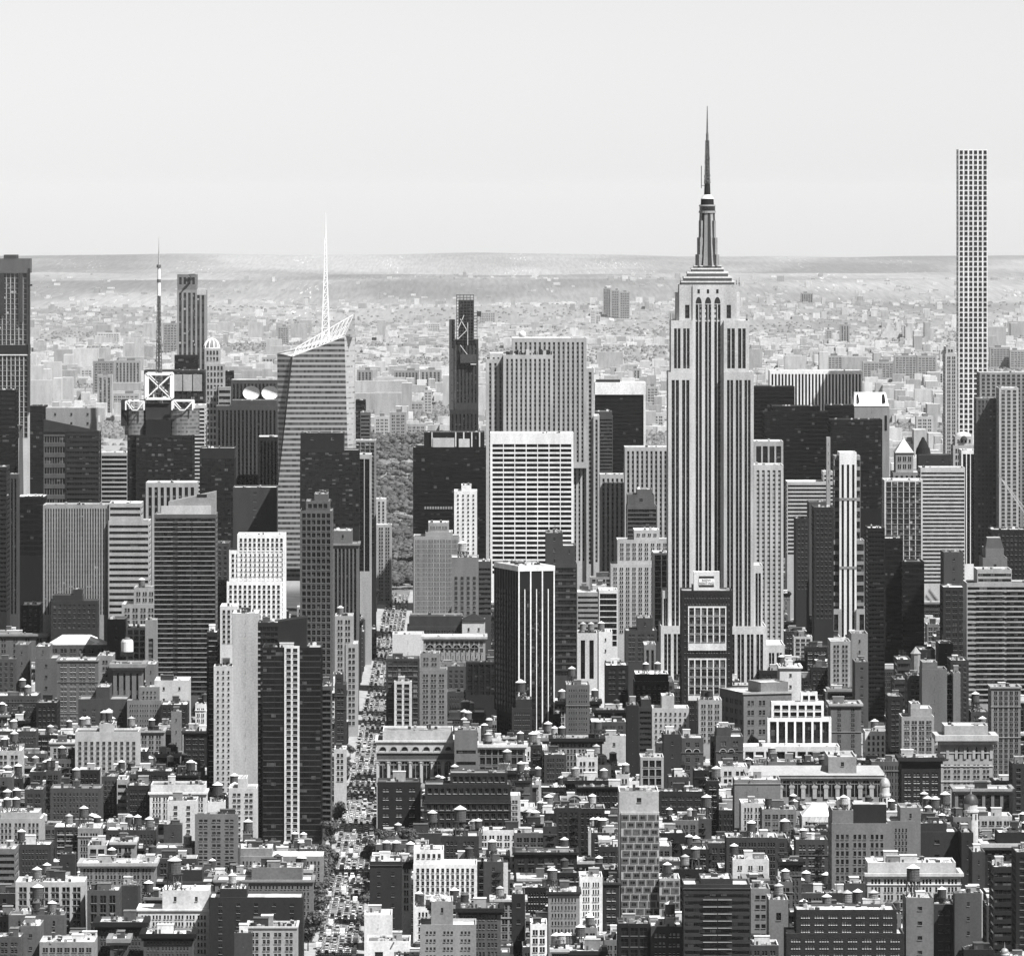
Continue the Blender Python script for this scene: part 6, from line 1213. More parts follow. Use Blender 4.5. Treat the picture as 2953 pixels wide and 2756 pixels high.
LM = [(390, 2160, 'pale shaft-fronted loft'), (620, 2080, 'blank concrete slab'), (850, 2150, 'white-striped black tower'), (1240, 2200, 'arched palace block'), (1860, 2480, 'staggered panel tower'),
      (2080, 2640, 'balconied dark block'), (2205, 2110, 'white-framed office block'), (2740, 2250, 'loggia tower'), (2340, 2260, 'long arched hall'), (2470, 2480, 'tall grey warehouse'), (1310, 2540, 'white gridded block'),
      (1560, 1900, 'white-mullioned black tower'), (2040, 1850, 'tower with rooftop sign'), (140, 2600, 'pale gridded loft'), (370, 1960, 'heavy dark cornice'), (540, 1800, 'thin-balconied dark tower'), (2880, 1850, 'curved balcony tower'),
      (1160, 1950, 'glassy apartment tower'), (340, 2310, 'long-windowed brick loft'), (660, 2380, 'blank white shaft'), (2700, 2560, 'brown blank twin blocks'), (2400, 2560, 'white classical block'), (1000, 1750, 'avenue canyon'), (1700, 2120, 'dark cornice loft'), (1650, 2590, 'grey fluted front'), (2330, 2700, 'long dark brick hotel'), (1900, 2300, 'arched pediment front'), (1250, 2330, 'tall dark brick block')]
def landmark(x, y): return min(LM, key=lambda l: (l[0]-x)**2+((l[1]-y)*1.4)**2)
ORD = ['', 'second ', 'third ', 'fourth ', 'fifth ', 'sixth ', 'seventh ', 'eighth ', 'ninth ', 'tenth ', 'eleventh ', 'twelfth ', 'thirteenth ', 'fourteenth ', 'fifteenth ', 'sixteenth ', 'seventeenth ', 'eighteenth ', 'nineteenth ', 'twentieth ']
def say(items, head, near='beside the '):
    """items: (object, x, y, words): number the look-alikes near one landmark by their distance from it"""
    from collections import defaultdict
    G = defaultdict(list)
    for o, x, y, wd in items: l = landmark(x, y); G[wd, l[2]].append((math.hypot(l[0]-x, l[1]-y), o))
    for (wd, ln), L in G.items():
        L.sort(key=lambda q: q[0])
        for i, (_, o) in enumerate(L): o['label'] = (wd+', '+(ORD[i]+'out from the ' if i else 'next to the ')+ln) if i < len(ORD) else wd+', far out from the '+ln
items = []
for f in FILL:
    tk = [] ; n = rnd.choices((0, 1, 2, 3), (9, 6, 2, 1))[0] if f['Y'] < 4450 else 0
    for i in range(n): tk.append(rnd.uniform(.12, .88))
    sh = f['H']-12 if f['H'] > 22 else 0
    rt = rnd.choice((.85, .85, .8, .75, .7, .6, .4, .25, .06, .04)); o = dict(k=tk, ks=rnd.uniform(.85, 1.15), bh=rnd.choice((1, 1, 2, 3)), un=rnd.choice((3, 5, 7, 9)) if f['Y'] < 4300 else 2, rt=rt, fh=rnd.uniform(3.3, 4.3), bw=ST[f['sty']]['bw']*rnd.uniform(.7, .95), gl=(rnd.choice((.012, .02, .03)), rnd.choice((.06, .12, .25))), fr=rnd.choice((.03, .06, .12, .45)), rec=.45, hf=rnd.uniform(.54, .68))
    if rnd.random() < .35: o.update(co=rnd.uniform(.8, 2), ct=rnd.choice((.03, .06, .4, .6)))
    if rnd.random() < .3: o['led'] = [rnd.uniform(4, 9)]
    if rnd.random() < .4: o['cap'] = rnd.choice((.7, .8))
    zv = f['H']-rnd.uniform(14, 22)
    r = building(f['nm'], None, f['a'], f['c'], f['H'], f['Y'], f['dep'], f['sty'], f['tone'], max(0, zv), o, cat=f['cat'])
    if f['sty'] in ('pair', 'punch', 'blank') and rnd.random() < .6 and f['Y'] < 4300: fire_escape(r, rnd.uniform(-.25, .25)*(f['c']-f['a']), -f['dep']/2, f['H']-1.6, 3.6)
    r['group'] = 'smaller buildings packed into the city blocks'
    rw = 'white-roofed' if rt >= .6 else 'grey-roofed' if rt >= .2 else 'tar-roofed'
    extra = {'triple': 'with triple windows', 'quad': 'with grouped windows', 'loft': 'with broad windows', 'pair': 'with paired windows', 'punch': 'with single windows', 'blank': 'with few windows', 'frame': 'with large openings'}[f['sty']]
    items.append((r, f['p'], f['t'], '%s %s %s %s' % (tone_word(f['tone']), rw, f['cat'], extra)))
say(items, '')
items = []
for o, kind in TANKS:
    o['category'] = 'water tank'; o['group'] = 'water tanks standing on the roofs'; Y = o.location.y
    items.append((o, VPX+F*o.location.x/Y, EY+F*(CZ-o.location.z)/Y, TANKKINDS[kind][5]))
say(items, '')
glaze(3000)
# ------------------------------------------------------------------ ground, avenue, traffic, trees
yr = np.concatenate([[-1500, 0, 1500], np.arange(2900, 6500, 50.), np.arange(6500, 14000, 150.), np.arange(14000, 40000, 260.), np.arange(40000, 66001, 900.)])
xf = np.linspace(-.2, .2, 141)
def hills(x, y):
    h = 0
    for (y0, wd, ht, k, s) in ((21500, 1900, 42, 1/2600., .3), (26500, 2400, 78, 1/3500., 2.1), (33000, 3200, 112, 1/5200., 4.4), (43000, 4200, 122, 1/5000., 1.2), (60000, 4500, 84, 1/4200., 3.3), (15500, 800, 14, 1/1500., .8)):
        m = .72+.28*math.sin(x*k+s)+.12*math.sin(x*k*2.7+s*3)+.05*math.sin(x*k*6.1+s)+.03*math.sin(x*k*13.7); yy = y0+900*math.sin(x/4300.+s); h = max(h, ht*m*math.exp(-((y-yy)/wd)**2))
    if y > 13000:
        a = min(1, (y-13000)/9000.)*(3+y/14000.)
        h += a*(math.sin(x/410.+y/700.+1)*math.sin(y/980.-x/1300.)+.6*math.sin(x/190.-y/520.+2)*math.sin(y/450.+x/800.)+.5*math.sin(x/820.+y/2100.))
    return h
G = MB(); gm = []
P = np.zeros((len(yr), len(xf), 3))
for i, y in enumerate(yr):
    for j, f in enumerate(xf):
        x = f*max(y, 2500); P[i, j] = (x, y, drop(y)+hills(x, y)-.15)
GROUND = 'street_ground'
m, N, L, b = _new(GROUND); b.inputs['Roughness'].default_value = .95; b.inputs['Specular IOR Level'].default_value = .1
geo = N.new('ShaderNodeNewGeometry'); sp = N.new('ShaderNodeSeparateXYZ'); L.new(geo.outputs['Position'], sp.inputs[0])
mp = N.new('ShaderNodeMapping'); mp.inputs['Scale'].default_value = (1, .02, 1); L.new(geo.outputs['Position'], mp.inputs[0])
def noise(sc, det, vec=None):
    n = N.new('ShaderNodeTexNoise'); n.inputs['Scale'].default_value = sc; n.inputs['Detail'].default_value = det; L.new(vec or geo.outputs['Position'], n.inputs[0]); return n.outputs[0]
def rng(v, a, b_, c, d):
    r = N.new('ShaderNodeMapRange'); L.new(v, r.inputs[0]); r.inputs[1].default_value = a; r.inputs[2].default_value = b_; r.inputs[3].default_value = c; r.inputs[4].default_value = d; return r.outputs[0]
def mix(f, a, b_):
    x = N.new('ShaderNodeMix'); x.data_type = 'FLOAT'; L.new(f, x.inputs[0]); L.new(a, x.inputs[2]); L.new(b_, x.inputs[3]); return x.outputs[0]
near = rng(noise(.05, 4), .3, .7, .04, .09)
town = rng(noise(.03, 6, mp.outputs[0]), .42, .6, .19, .33)               # streets and yards among the far blocks, haze put into the flattened tones
wood = rng(noise(.075, 6, mp.outputs[0]), .3, .7, .19, .27)             # wooded hills with scattered roofs, paled: distance haze put into the colour
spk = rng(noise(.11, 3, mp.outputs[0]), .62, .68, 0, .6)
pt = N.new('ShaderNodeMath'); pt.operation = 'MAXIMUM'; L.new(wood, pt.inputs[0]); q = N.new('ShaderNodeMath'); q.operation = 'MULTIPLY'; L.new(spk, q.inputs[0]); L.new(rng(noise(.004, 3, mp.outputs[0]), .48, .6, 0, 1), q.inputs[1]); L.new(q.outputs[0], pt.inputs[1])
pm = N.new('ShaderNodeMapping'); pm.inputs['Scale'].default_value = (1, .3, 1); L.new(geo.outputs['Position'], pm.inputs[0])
pa = N.new('ShaderNodeMath'); pa.operation = 'MULTIPLY'; L.new(pt.outputs[0], pa.inputs[0]); L.new(rng(noise(.00055, 4, pm.outputs[0]), .4, .6, .68, 1.25), pa.inputs[1]); pt = pa      # woods and settled country; the bands also paint haze steps between ridges
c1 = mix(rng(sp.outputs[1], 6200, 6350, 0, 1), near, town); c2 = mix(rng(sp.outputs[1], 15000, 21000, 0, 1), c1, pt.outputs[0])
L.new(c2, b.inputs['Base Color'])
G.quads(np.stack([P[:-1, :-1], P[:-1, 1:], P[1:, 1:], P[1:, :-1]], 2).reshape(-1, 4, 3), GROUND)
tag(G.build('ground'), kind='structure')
ys = np.arange(2900, 6251, 50.)
def strip(x0, x1, dz, k, name, side=None):
    m = MB()
    for a, c in zip(ys[:-1], ys[1:]):
        za, zc = drop(a)+dz, drop(c)+dz; m.quads([[(x0, a, za), (x1, a, za), (x1, c, zc), (x0, c, zc)]], k)
        if side: m.quads([[(side, a, za-dz-.2), (side, c, zc-dz-.2), (side, c, zc), (side, a, za)]], k)
    return tag(m.build(name), kind='structure')
strip(-76, -55, -.1, plain('asphalt', .15, .9, 0, .3, .15), 'avenue')
strip(-83, -76, .05, plain('concrete_paving', .3, .9, 0, .25, .2), 'pavement', -76); strip(-55, -49, .05, 'concrete_paving', 'pavement', -55)
m = MB(); k = plain('road_paint', .78, .7, 0, .2)
for y in np.arange(3150, 6150, 9.):
    for x in (-72.5, -69, -65.5, -62, -58.5): m.quads([[(x-.1, y, drop(y)-.07), (x+.1, y, drop(y)-.07), (x+.1, y+3.2, drop(y)-.07), (x-.1, y+3.2, drop(y)-.07)]], k)
for y in np.arange(3170, 5900, 80.):
    for yy in (y, y+15):
        for x in np.arange(-75.2, -55.5, 1.15): m.quads([[(x, yy, drop(y)-.065), (x+.6, yy, drop(y)-.065), (x+.6, yy+3.4, drop(y)-.065), (x, yy+3.4, drop(y)-.065)]], k)
tag(m.build('road_marking'), kind='structure')
# cars -----------------------------------------------------------------
def car_mesh(kind, paint):
    m = MB(); k = plain('car_paint_%02d' % round(paint*100), paint, .3, .1, .08); g = glass(.02, .05); ty = plain('tyre', .02)
    L_, w, hb, hc = dict(sedan=(4.7, .92, .95, 1.45), suv=(4.9, .97, 1.1, 1.8), van=(5.8, 1.02, 1.2, 2.5), truck=(8., 1.2, 1.5, 3.4), bus=(12., 1.27, 1.2, 3.1))[kind]
    a, c = -L_/2, L_/2
    def hull(z0, z1, y0, y1, t0, t1, w0, w1, kk, top):
        A = [(-w0, y0), (w0, y0), (w0, y1), (-w0, y1)]; B = [(-w1, t0), (w1, t0), (w1, t1), (-w1, t1)]
        for i in range(4): j = (i+1) % 4; m.quads([[(*A[i], z0), (*A[j], z0), (*B[j], z1), (*B[i], z1)]], kk)
        m.quads([[(*q, z1) for q in B]], top)
    hull(.3, hb*.75, a, c, a+.02, c-.02, w, w, k, k); hull(hb*.75, hb, a+.02, c-.02, a+.15, c-.2, w, w*.94, k, k)
    if kind in ('sedan', 'suv'): hull(hb, hc, a+(.5 if kind == 'sedan' else .1), c-1.25, a+(1.2 if kind == 'sedan' else .4), c-2., w*.92, w*.76, g, k)
    elif kind == 'van': hull(hb, hc, a+.05, c-.7, a+.1, c-1.6, w*.98, w*.92, k, k); m.box(-w*.8, w*.8, a-.03, a+.1, 1.4, 2.2, g)
    elif kind == 'truck': hull(hb-.2, hc, a, c-2.4, a, c-2.4, w, w, plain('truck_box', .7), 'truck_box'); hull(hb, 2.5, c-2.2, c-.4, c-2.1, c-.9, w*.95, w*.9, g, k)
    else: hull(hb, hc, a, c, a+.1, c-.1, w, w*.96, k, plain('bus_roof', .75)); m.box(-w-.02, w+.02, a+.4, c-.4, 1.5, 2.5, g); m.box(-w*.85, w*.85, a-.03, a+.1, 1.5, 2.6, g)
    for sx in (-1, 1):
        for f in (-.3, .31):
            y = f*L_; n = 8
            for i in range(n):
                t0, t1 = i*2*math.pi/n, (i+1)*2*math.pi/n; x0 = sx*(w+.02)
                m.quads([[(x0, y, .34), (x0, y+.34*math.cos(t0), .34+.34*math.sin(t0)), (x0, y+.34*math.cos(t1), .34+.34*math.sin(t1)), (x0, y, .34)], [(x0, y+.34*math.cos(t0), .34+.34*math.sin(t0)), (x0-sx*.25, y+.34*math.cos(t0), .34+.34*math.sin(t0)), (x0-sx*.25, y+.34*math.cos(t1), .34+.34*math.sin(t1)), (x0, y+.34*math.cos(t1), .34+.34*math.sin(t1))]], ty)
    m.box(-w*.95, -w*.6, a-.02, a+.1, hb*.62, hb*.78, plain('tail_lamp', .12)); m.box(w*.6, w*.95, a-.02, a+.1, hb*.62, hb*.78, 'tail_lamp')
    return m.mesh({'sedan': 'car', 'suv': 'car', 'van': 'van', 'truck': 'truck', 'bus': 'bus'}[kind])
R3 = random.Random(5); CM = {}
lanes = (-74.6, -70.8, -67.2, -63.7, -60.2, -56.5); cars = []
for x in lanes:
    y = 3225+R3.uniform(0, 6); parked = x in (lanes[0], lanes[-1])
    while y < 6190:
        kd = R3.choices(('sedan', 'suv', 'van', 'truck', 'bus'), (9, 7, 3, 1.4, 0 if parked else .5))[0]; pt_ = R3.choice((.8, .75, .6, .4, .3, .2, .12, .05, .03, .03))
        if R3.random() < (.9 if parked else .82): cars.append((y, x+R3.uniform(-.35, .35), kd, pt_, parked))
        y += dict(sedan=4.7, suv=4.9, van=5.8, truck=8, bus=12)[kd]+(R3.uniform(.8, 2.5) if parked else R3.uniform(2., 8.5))
cars.sort(); far = []
for i, (y, x, kd, pt_, parked) in enumerate(cars):
    if (kd, pt_) not in CM: CM[kd, pt_] = car_mesh(kd, pt_)
    if i < 300:
        me = CM[kd, pt_]; nm = {'sedan': 'car', 'suv': 'car'}.get(kd, kd); o = put(nm, me, None, (x, y, drop(y)-.1), R3.uniform(-.03, .03))
        tw = 'white' if pt_ > .7 else 'silver' if pt_ > .35 else 'grey' if pt_ > .2 else 'dark grey' if pt_ > .1 else 'black'
        kw = {'sedan': 'sedan', 'suv': 'tall estate car', 'van': 'van', 'truck': 'box truck', 'bus': 'city bus'}[kd]
        tag(o, '%s %s %s' % (tw, kw, 'parked along the avenue kerb' if parked else 'driving away up the crowded avenue'), {'sedan': 'car', 'suv': 'car'}.get(kd, kd), '%s %ss %s' % (tw, kw, 'parked on the avenue' if parked else 'in the avenue traffic'))
    else: far.append((x, y, kd, pt_))
m = MB()
for x, y, kd, pt_ in far:
    w, l, hh = dict(sedan=(.92, 4.7, 1.45), suv=(.97, 4.9, 1.8), van=(1., 5.8, 2.5), truck=(1.2, 8, 3.4), bus=(1.27, 12, 3.1))[kd]; z = drop(y)-.1; k = plain('car_paint_%02d' % round(pt_*100), pt_)
    m.box(x-w, x+w, y, y+l, z+.2, z+hh*.6, k); m.box(x-w*.85, x+w*.85, y+.6, y+l-.9, z+hh*.6+.01, z+hh, glass(.02, .05), k)
tag(m.build('distant_traffic'), 'cars crowding the farther stretch of the avenue', kind='stuff')
# trees ----------------------------------------------------------------
for nme, a in (('leaf_dark', .035), ('leaf_mid', .065), ('leaf_pale', .11)): plain(nme, a, .7, 0, .35, .5)
plain('bark', .06); plain('park_leaf', .055, .8, 0, .3, .05); plain('park_lawn', .13, .8, 0, .3, .05); plain('park_leaf_pale', .085, .8, 0, .3, .05); plain('far_leaf', .13, .9, 0, .3, .01); plain('far_leaf_pale', .17, .9, 0, .3, .01)  # far leaves are paler: haze put into their colour
def leaves(m, cx, cy, cz, r, hgt, n, sz, R, kk=('leaf_dark', 'leaf_mid', 'leaf_mid', 'leaf_pale')):
    lob = [(R.gauss(0, .45), R.gauss(0, .45), R.uniform(-.5, .6), R.uniform(.45, .7)) for _ in range(6)]
    Q = {q: [] for q in set(kk)}
    for i in range(n):
        l = R.choice(lob); d = np.array([R.gauss(0, 1), R.gauss(0, 1), R.gauss(0, 1)]); d /= np.linalg.norm(d); rr = l[3]*R.uniform(.55, 1.05)
        p = np.array((cx+(l[0]+d[0]*rr)*r, cy+(l[1]+d[1]*rr)*r, cz+(l[2]+d[2]*rr)*hgt)); u = np.cross(d, (R.gauss(0, 1), R.gauss(0, 1), R.gauss(0, 1))); u /= np.linalg.norm(u); v = np.cross(d+np.array((0, 0, .3)), u); s = sz*R.uniform(.6, 1.3)
        Q[R.choice(kk)].append([p-u*s-v*s*.6, p+u*s-v*s*.5, p+u*s*.7+v*s*.7, p-u*s*.8+v*s*.6])
    for q, l in Q.items(): m.quads(l, q)
R4 = random.Random(9); TM = []
def blob(m, cx, cy, cz, r, h, k, R):
    n, q = 7, 4; J = [[R.uniform(.78, 1.2) for _ in range(n)] for _ in range(q+1)]; P = []
    for i in range(q+1):
        t = -1.1+2.67*i/q; P.append([(cx+r*math.cos(t)*J[i][j]*math.cos(6.283*j/n), cy+r*math.cos(t)*J[i][j]*math.sin(6.283*j/n), cz+h*math.sin(t)*(.9+.2*J[i][j]-.1)) for j in range(n)])
    m.quads([[P[i][j], P[i][(j+1) % n], P[i+1][(j+1) % n], P[i+1][j]] for i in range(q) for j in range(n)], k)
for i in range(4):
    m = MB(); leaves(m, 0, 0, 6.6, 3.6, 3.1, 900, .42, R4); crown = m.mesh('crown'); m = MB(); m.prism(7, 0, 0, .3, .16, 0, 5.5, 'bark', caps=False)
    for j in range(5): a = j*1.26; m.beam((0, 0, 3.2+j*.4), (2.1*math.cos(a), 2.1*math.sin(a), 6.2), .09, 'bark')
    TM.append((crown, m.mesh('trunk')))
items = []
def tree(x, y, z, s, grp, words):
    c, tk = R4.choice(TM); r = empty('street_tree' if 'avenue' in grp else 'roof_tree', (x, y, z), R4.uniform(0, 6)); r.scale = (s*R4.uniform(.9, 1.15), s*R4.uniform(.9, 1.15), s); put('crown', c, r); put('trunk', tk, r)
    r['category'] = 'tree'; r['group'] = grp; items.append((r, VPX+F*x/y, EY+F*(CZ-z)/y, words))
TY = [(-79.5, y) for y in (3262, 3300, 3318, 3360, 3392, 3402, 3470, 3478, 3500, 3522, 3540, 3544, 3548, 3555, 3560, 3574, 3582, 3604, 3610, 3626, 3634, 3566, 3590, 3596, 3618, 3640, 3655, 3690, 3760, 3790, 3900, 3912, 3925, 3940, 4010, 4040, 4120, 4180, 4260, 4300, 4380)]
TY += [(-52.3, y) for y in (3270, 3345, 3430, 3500, 3560, 3640, 3655, 3720, 3800, 3880, 4000, 4100, 4200, 4330)]
for x, y in TY: tree(x+R4.uniform(-.8, .8), y+R4.uniform(-3, 3), drop(y)-.1, R4.uniform(.9, 1.6), 'street trees along the avenue', 'leafy street tree on the avenue pavement')
r, X, Z, yf, b = ref('low roof-garden block beside the avenue trees')
for i in range(9): tree(r.location.x+X(px('2', R4.uniform(950, 1200))), b['Y']+R4.uniform(3, 12), ZA(b['top'], b['Y'])-1.2, R4.uniform(.55, .95), 'trees in the roof garden', 'bushy tree growing in the roof garden')
say(items, '')
# the park and the far woods -------------------------------------------
m = MB(); R5 = random.Random(13)
for i in range(3000):
    y = 6270+3950*R5.random()**1.25; x = R5.uniform(-.0195, -.004)*y+R5.uniform(-25, 25)
    if 9020 < y < 9260 or (7700 < y < 7800 and math.sin(x*.02) > 0): continue
    q = math.sin(x*.035+y*.011)+math.sin(x*.019-y*.006+2)+.7*math.sin(x*.06+y*.021)
    if q < -1.35: continue
    r = R5.uniform(3.6, 6.4)+max(0, q)*1.2; kz = drop(y)+6+R5.uniform(0, 4)
    for _ in range(3): rr = r*R5.uniform(.5, .75); blob(m, x+R5.uniform(-.5, .5)*r, y+R5.uniform(-.5, .5)*r, kz+R5.uniform(-.2, .5)*r, rr, rr*.8, R5.choice(('park_leaf', 'park_leaf_pale')), R5)
    leaves(m, x, y, kz, r, r*.85, 24, r*.12, R5, ('park_leaf', 'park_leaf', 'park_leaf_pale') if q > .2 else ('park_leaf_pale', 'park_leaf', 'park_lawn') if R5.random() < .6 else ('park_leaf',))
tag(m.build('park_woods'), 'dense woods of the park beyond the avenue', kind='stuff')
m = MB(); nr = np.random.default_rng(3)
def clump_field(x, y): return math.sin(x*.0021+y*.0013)+math.sin(x*.0047-y*.0021+1.3)+.6*math.sin(x*.009+y*.006)
cnt = 0
while cnt < 24000:
    y = 9300*math.exp(nr.random()*.9); x = nr.uniform(-.1, .1)*y
    if nr.random() > math.exp(-max(0, y-14500)/3500.): continue
    if nr.random() < .9 and clump_field(x, y) < .4: continue
    r = nr.uniform(3, 6.5); z = drop(y)+hills(x, y); m.prism(6, x, y, r, r*.55, z, z+r*.75, ('far_leaf', 'far_leaf_pale')[cnt % 2], caps=True, ph=nr.random()*6); cnt += 1
tag(m.build('distant_woods'), 'tree clumps scattered through the distant city', kind='stuff')
# the far city ---------------------------------------------------------
m = MB(); ks = [wall(t) for t in (.48, .52, .57, .62, .66, .72)]; rk = [roofm(t) for t in (.32, .45, .6)]; cnt = 0  # pale, close tones: haze put into the far walls and roofs
while cnt < 24000:
    y = 6350*math.exp(nr.random()*1.62); x = nr.uniform(-.098, .098)*y
    if nr.random() > math.exp(-max(0, y-14500)/4200.): continue
    if -640 < x < 215 and y < 10350: continue
    if clump_field(x, y) > .45 and y > 8500: continue
    if abs((x*.94+y*.05) % 270-135) < 14 and y < 15000: continue
    big = nr.random(); f = 1 if y < 10500 else .7 if y < 14000 else .5
    hh = (nr.uniform(9, 20) if big < .9 else nr.uniform(22, 50))*f; w = nr.uniform(7, 24)*(1.2 if y > 12000 else 1); d = nr.uniform(10, 26); z = drop(y)+hills(x, y)
    m.box(x-w/2, x+w/2, y, y+d, z-1, z+hh, ks[nr.integers(0, 6)], rk[nr.integers(0, 3)], bottom=False); cnt += 1
for c in range(46):
    y0 = 8000*math.exp(nr.random()*.85); x0 = nr.uniform(-.09, .09)*y0
    if -700 < x0 < 300 and y0 < 10600: continue
    for i in range(nr.integers(3, 9)):
        x, y = x0+nr.uniform(-220, 220), y0+nr.uniform(-160, 160); w, d = ((nr.uniform(14, 22), 40) if nr.random() < .5 else (nr.uniform(34, 60), 16)); z = drop(y)+hills(x, y); t = ks[nr.integers(0, 4)]; m.box(x-w/2, x+w/2, y, y+d, z-1, z+nr.uniform(32, 58), t, rk[1], bottom=False)
tag(m.build('distant_city'), 'low blocks of the city fading into haze', kind='stuff')
m = MB(); ks2 = [wall(t) for t in (.06, .1, .16, .24, .4, .62)]       # the same blocks carried on beyond both sides of the view
for y in np.arange(3060, 6300, 44.):
    for s_ in (-1, 1):
        x = XA(3090 if s_ > 0 else -120, y)
        while abs(x) < .165*y:
            w = nr.uniform(12, 30); hh = nr.uniform(16, 50) if nr.random() < .85 else nr.uniform(60, 150); a_, c_ = sorted((x, x+s_*w)); m.box(a_, c_, y, y+nr.uniform(20, 34), drop(y)-1, drop(y)+hh, ks2[nr.integers(0, 6)], rk[nr.integers(0, 3)], bottom=False); x += s_*(w+nr.choice((.4, 1., 5.)))
for i in range(7000):
    y = 6350*math.exp(nr.random()*1.2); x = nr.choice((-1, 1))*nr.uniform(.099, .17)*y
    m.box(x-8, x+nr.uniform(2, 14), y, y+nr.uniform(10, 24), drop(y)+hills(x, y)-1, drop(y)+hills(x, y)+nr.uniform(9, 26), ks[nr.integers(0, 6)], rk[nr.integers(0, 3)], bottom=False)
tag(m.build('outlying_city'), 'city blocks carrying on past both edges of the view', kind='stuff')
def solveY(p):
    Y = 9000.
    for _ in range(40): Y = CZ/max(((p-EY)/F-Y/(2*REARTH)), 1e-4)
    return Y
FARB = [('B', 1465, 1505, 335, 528, .13, 'cluster of dark ribbed towers far off in the haze, first slab'), ('B', 1508, 1550, 345, 530, .16, 'second ribbed slab of the far tower cluster'), ('B', 1553, 1606, 355, 532, .14, 'wide ribbed slab of the far tower cluster'),
 ('B', 1397, 1422, 450, 545, .6, 'white stair-topped block left of the far tower cluster'), ('B', 1424, 1450, 475, 545, .6, 'lower white block left of the far tower cluster'), ('C', 662, 726, 825, 938, .15, 'lone dark slab tower far off in the haze'), ('C', 565, 602, 915, 948, .65, 'white block below the lone dark slab'), ('C', 616, 642, 908, 945, .7, 'bright white block left of the lone dark slab'),
 ('C', 872, 922, 992, 1105, .2, 'grey tower before the stepped white pyramid block'), ('C', 795, 828, 1020, 1105, .25, 'thin grey tower left of the stepped pyramid block'), ('C', 768, 884, 1160, 1240, .25, 'grey housing slab with pale ends, western'), ('C', 888, 990, 1162, 1245, .26, 'grey housing slab with pale ends, eastern'), ('C', 992, 1160, 1192, 1290, .2, 'long grey ribbon-windowed block in the haze'), ('C', 1162, 1282, 1158, 1296, .24, 'tall housing slab between pale stair strips'), ('C', 1284, 1388, 1160, 1300, .28, 'stepped housing slab beside the pale stair strips'),
 ('C', 1338, 1428, 1245, 1325, .65, 'white housing block behind the tallest gridded tower'), ('C', 1278, 1370, 1485, 1640, .42, 'pale gridded apartment tower beyond the park side'), ('C', 1308, 1340, 1425, 1490, .4, 'roof tower of the pale gridded apartment tower'), ('C', 1030, 1100, 1302, 1360, .2, 'grey ribbon block before the long ribbon block'), ('C', 1672, 1780, 1115, 1230, .2, 'dark grey block at the picture edge in haze'), ('C', 1780, 1860, 1130, 1232, .22, 'second grey block at the picture edge in haze'), ('C', 1672, 1735, 1030, 1075, .6, 'white block in haze right of the tallest tower'), ('C', 1150, 1330, 1440, 1482, .2, 'long low grey school-like block in haze'),
 ('C', 1140, 1240, 1600, 1700, .5, 'banded pale block behind the white pyramid roof'), ('B', 345, 480, 775, 895, .16, 'dark housing slab in the haze, western half'), ('B', 484, 600, 772, 900, .17, 'dark housing slab in the haze, eastern half'), ('B', 146, 232, 772, 905, .16, 'dark housing slab beside the faceted glass tower'), ('B', 322, 412, 998, 1160, .2, 'grey blank apartment block above the park edge'), ('B', 240, 322, 1020, 1150, .5, 'pale apartment blocks above the park edge'), ('B', 395, 502, 942, 1000, .25, 'grey block beyond the park edge'), ('B', 505, 548, 880, 1010, .4, 'pale pointed tower beyond the park edge'), ('B', 412, 515, 1060, 1150, .3, 'grey terrace at the park edge'), ('B', 800, 888, 462, 545, .45, 'pale broad block right of the pencil tower'), ('B', 525, 592, 522, 572, .55, 'pale stepped block in haze left of the pencil tower'), ('B', 920, 1258, 530, 562, .34, 'very long low armoury-like block in haze'), ('B', 1605, 1665, 765, 850, .2, 'grey tower behind the white-framed black tower'), ('B', 1696, 1760, 860, 1000, .25, 'grey tower right of the white-framed black tower'), ('B', 1700, 1792, 1005, 1100, .55, 'pale punched-window block right of the white frame'),
 ('A', 430, 496, 765, 838, .7, 'white gabled block among western trees'), ('A', 498, 610, 725, 925, .15, 'broad dark housing slab in western haze'), ('A', 612, 752, 722, 930, .16, 'second dark housing slab in western haze'), ('A', 520, 600, 800, 1030, .24, 'slim grey slab behind the pale blank slab'), ('A', 600, 745, 898, 1010, .26, 'grey ribbon housing block in western haze'), ('A', 872, 950, 522, 715, .2, 'grey slab tower behind the lattice mast'), ('A', 715, 762, 595, 640, .2, 'dark small block in western haze'), ('A', 520, 640, 572, 640, .6, 'pale arcaded block among western haze'), ('A', 1485, 1545, 540, 640, .25, 'grey tower pair left of the lattice spire'), ('A', 1572, 1602, 512, 600, .2, 'thin dark tower left of the lattice spire'), ('A', 1396, 1478, 620, 690, .22, 'grey slabs left of the faceted glass tower'), ('A', 1400, 1480, 705, 765, .26, 'lower grey slabs left of the faceted glass tower')]
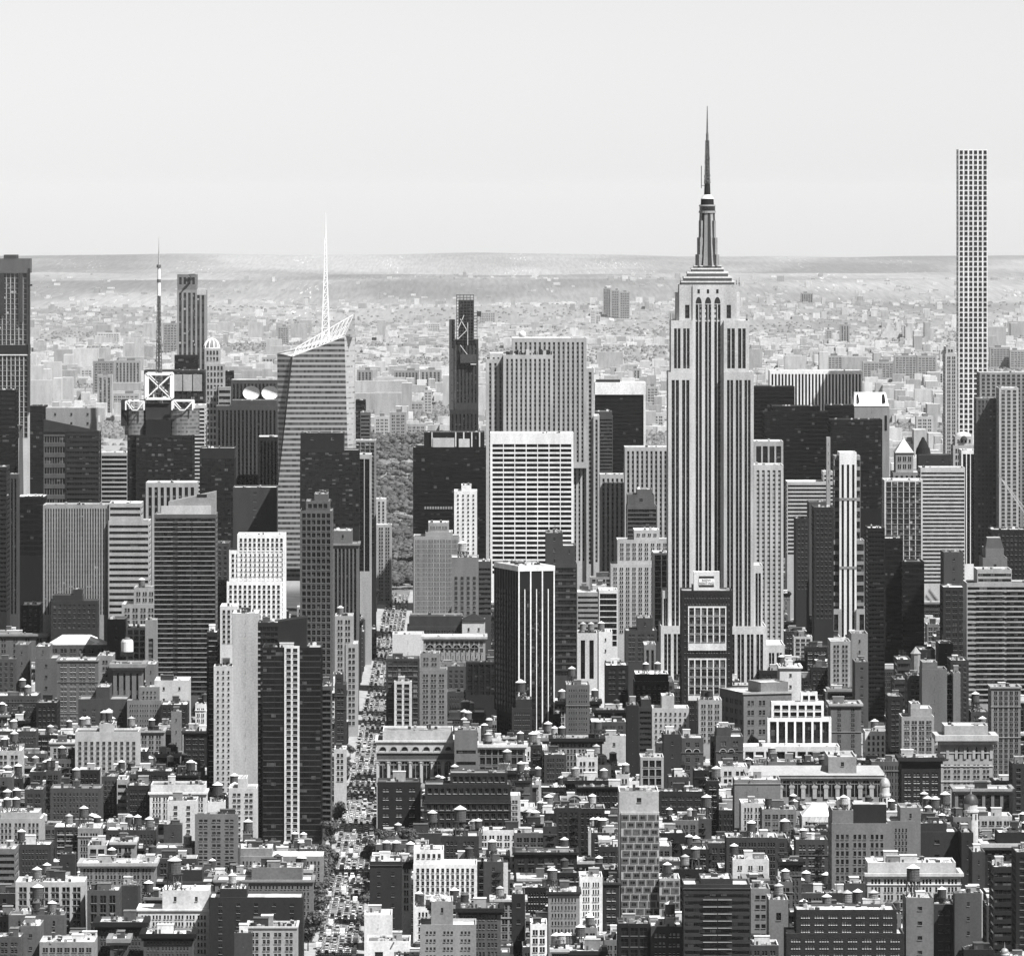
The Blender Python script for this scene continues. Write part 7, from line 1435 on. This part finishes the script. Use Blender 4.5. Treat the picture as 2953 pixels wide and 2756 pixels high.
for r_, a, c, t, bs, tone, lb in FARB:
    tone = .36+.42*tone  # lifted towards pale grey: haze put into the wall colour
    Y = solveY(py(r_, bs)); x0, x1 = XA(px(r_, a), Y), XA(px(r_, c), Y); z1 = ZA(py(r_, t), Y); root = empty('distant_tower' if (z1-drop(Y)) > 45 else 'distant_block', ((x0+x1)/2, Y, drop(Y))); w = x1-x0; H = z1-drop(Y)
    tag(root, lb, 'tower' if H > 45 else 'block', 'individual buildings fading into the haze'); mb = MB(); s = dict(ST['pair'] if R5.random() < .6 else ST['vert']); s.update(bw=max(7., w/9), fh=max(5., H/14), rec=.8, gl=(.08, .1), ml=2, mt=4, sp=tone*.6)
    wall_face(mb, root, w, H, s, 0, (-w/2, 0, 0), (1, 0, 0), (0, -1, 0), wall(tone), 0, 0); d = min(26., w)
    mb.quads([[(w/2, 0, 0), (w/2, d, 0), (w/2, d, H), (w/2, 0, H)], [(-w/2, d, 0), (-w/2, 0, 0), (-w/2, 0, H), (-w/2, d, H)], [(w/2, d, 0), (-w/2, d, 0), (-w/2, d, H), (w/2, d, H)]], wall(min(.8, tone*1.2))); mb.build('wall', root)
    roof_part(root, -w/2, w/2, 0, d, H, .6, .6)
    if H > 30: rooftop_box(root, R5.uniform(-.2, .2)*w, d/2, H-1, w*.3, d*.4, 5, .3)
# stepped pyramid of white flats
Y = solveY(py('C', 1075)); xc = XA(px('C', 1135), Y); root = empty('stepped_block', (xc, Y, drop(Y))); tag(root, 'white stepped pyramid-shaped block far off in the haze', 'block')
for i in range(6):
    f = 1-i/6.; x0, x1 = XA(px('C', 1135-55*f), Y)-xc, XA(px('C', 1135+(85 if i < 3 else 50)*f), Y)-xc; z0, z1 = (ZA(py('C', 1075-90*q/6.), Y)-drop(Y) for q in (i, i+1)); simple(root, 'tier', lambda mm: mm.box(x0, x1, i*4, 40-i*.5, z0, z1-.01, wall(.62)))
# haze -----------------------------------------------------------------
hm = bpy.data.materials.new('haze_air'); hm.use_nodes = True; N = hm.node_tree.nodes; N.clear(); ou = N.new('ShaderNodeOutputMaterial'); pv = N.new('ShaderNodeVolumePrincipled'); hm.node_tree.links.new(pv.outputs[0], ou.inputs['Volume'])
pv.inputs['Color'].default_value = g4(.84); pv.inputs['Density'].default_value = HAZE; pv.inputs['Anisotropy'].default_value = 0.; pv.inputs['Density Attribute'].default_value = ''; pv.inputs['Temperature Attribute'].default_value = ''
MATS['haze_air'] = hm; m = MB(); m.box(-15500, 15500, -1600, 66300, -345, 470, 'haze_air'); tag(m.build('haze'), kind='stuff')
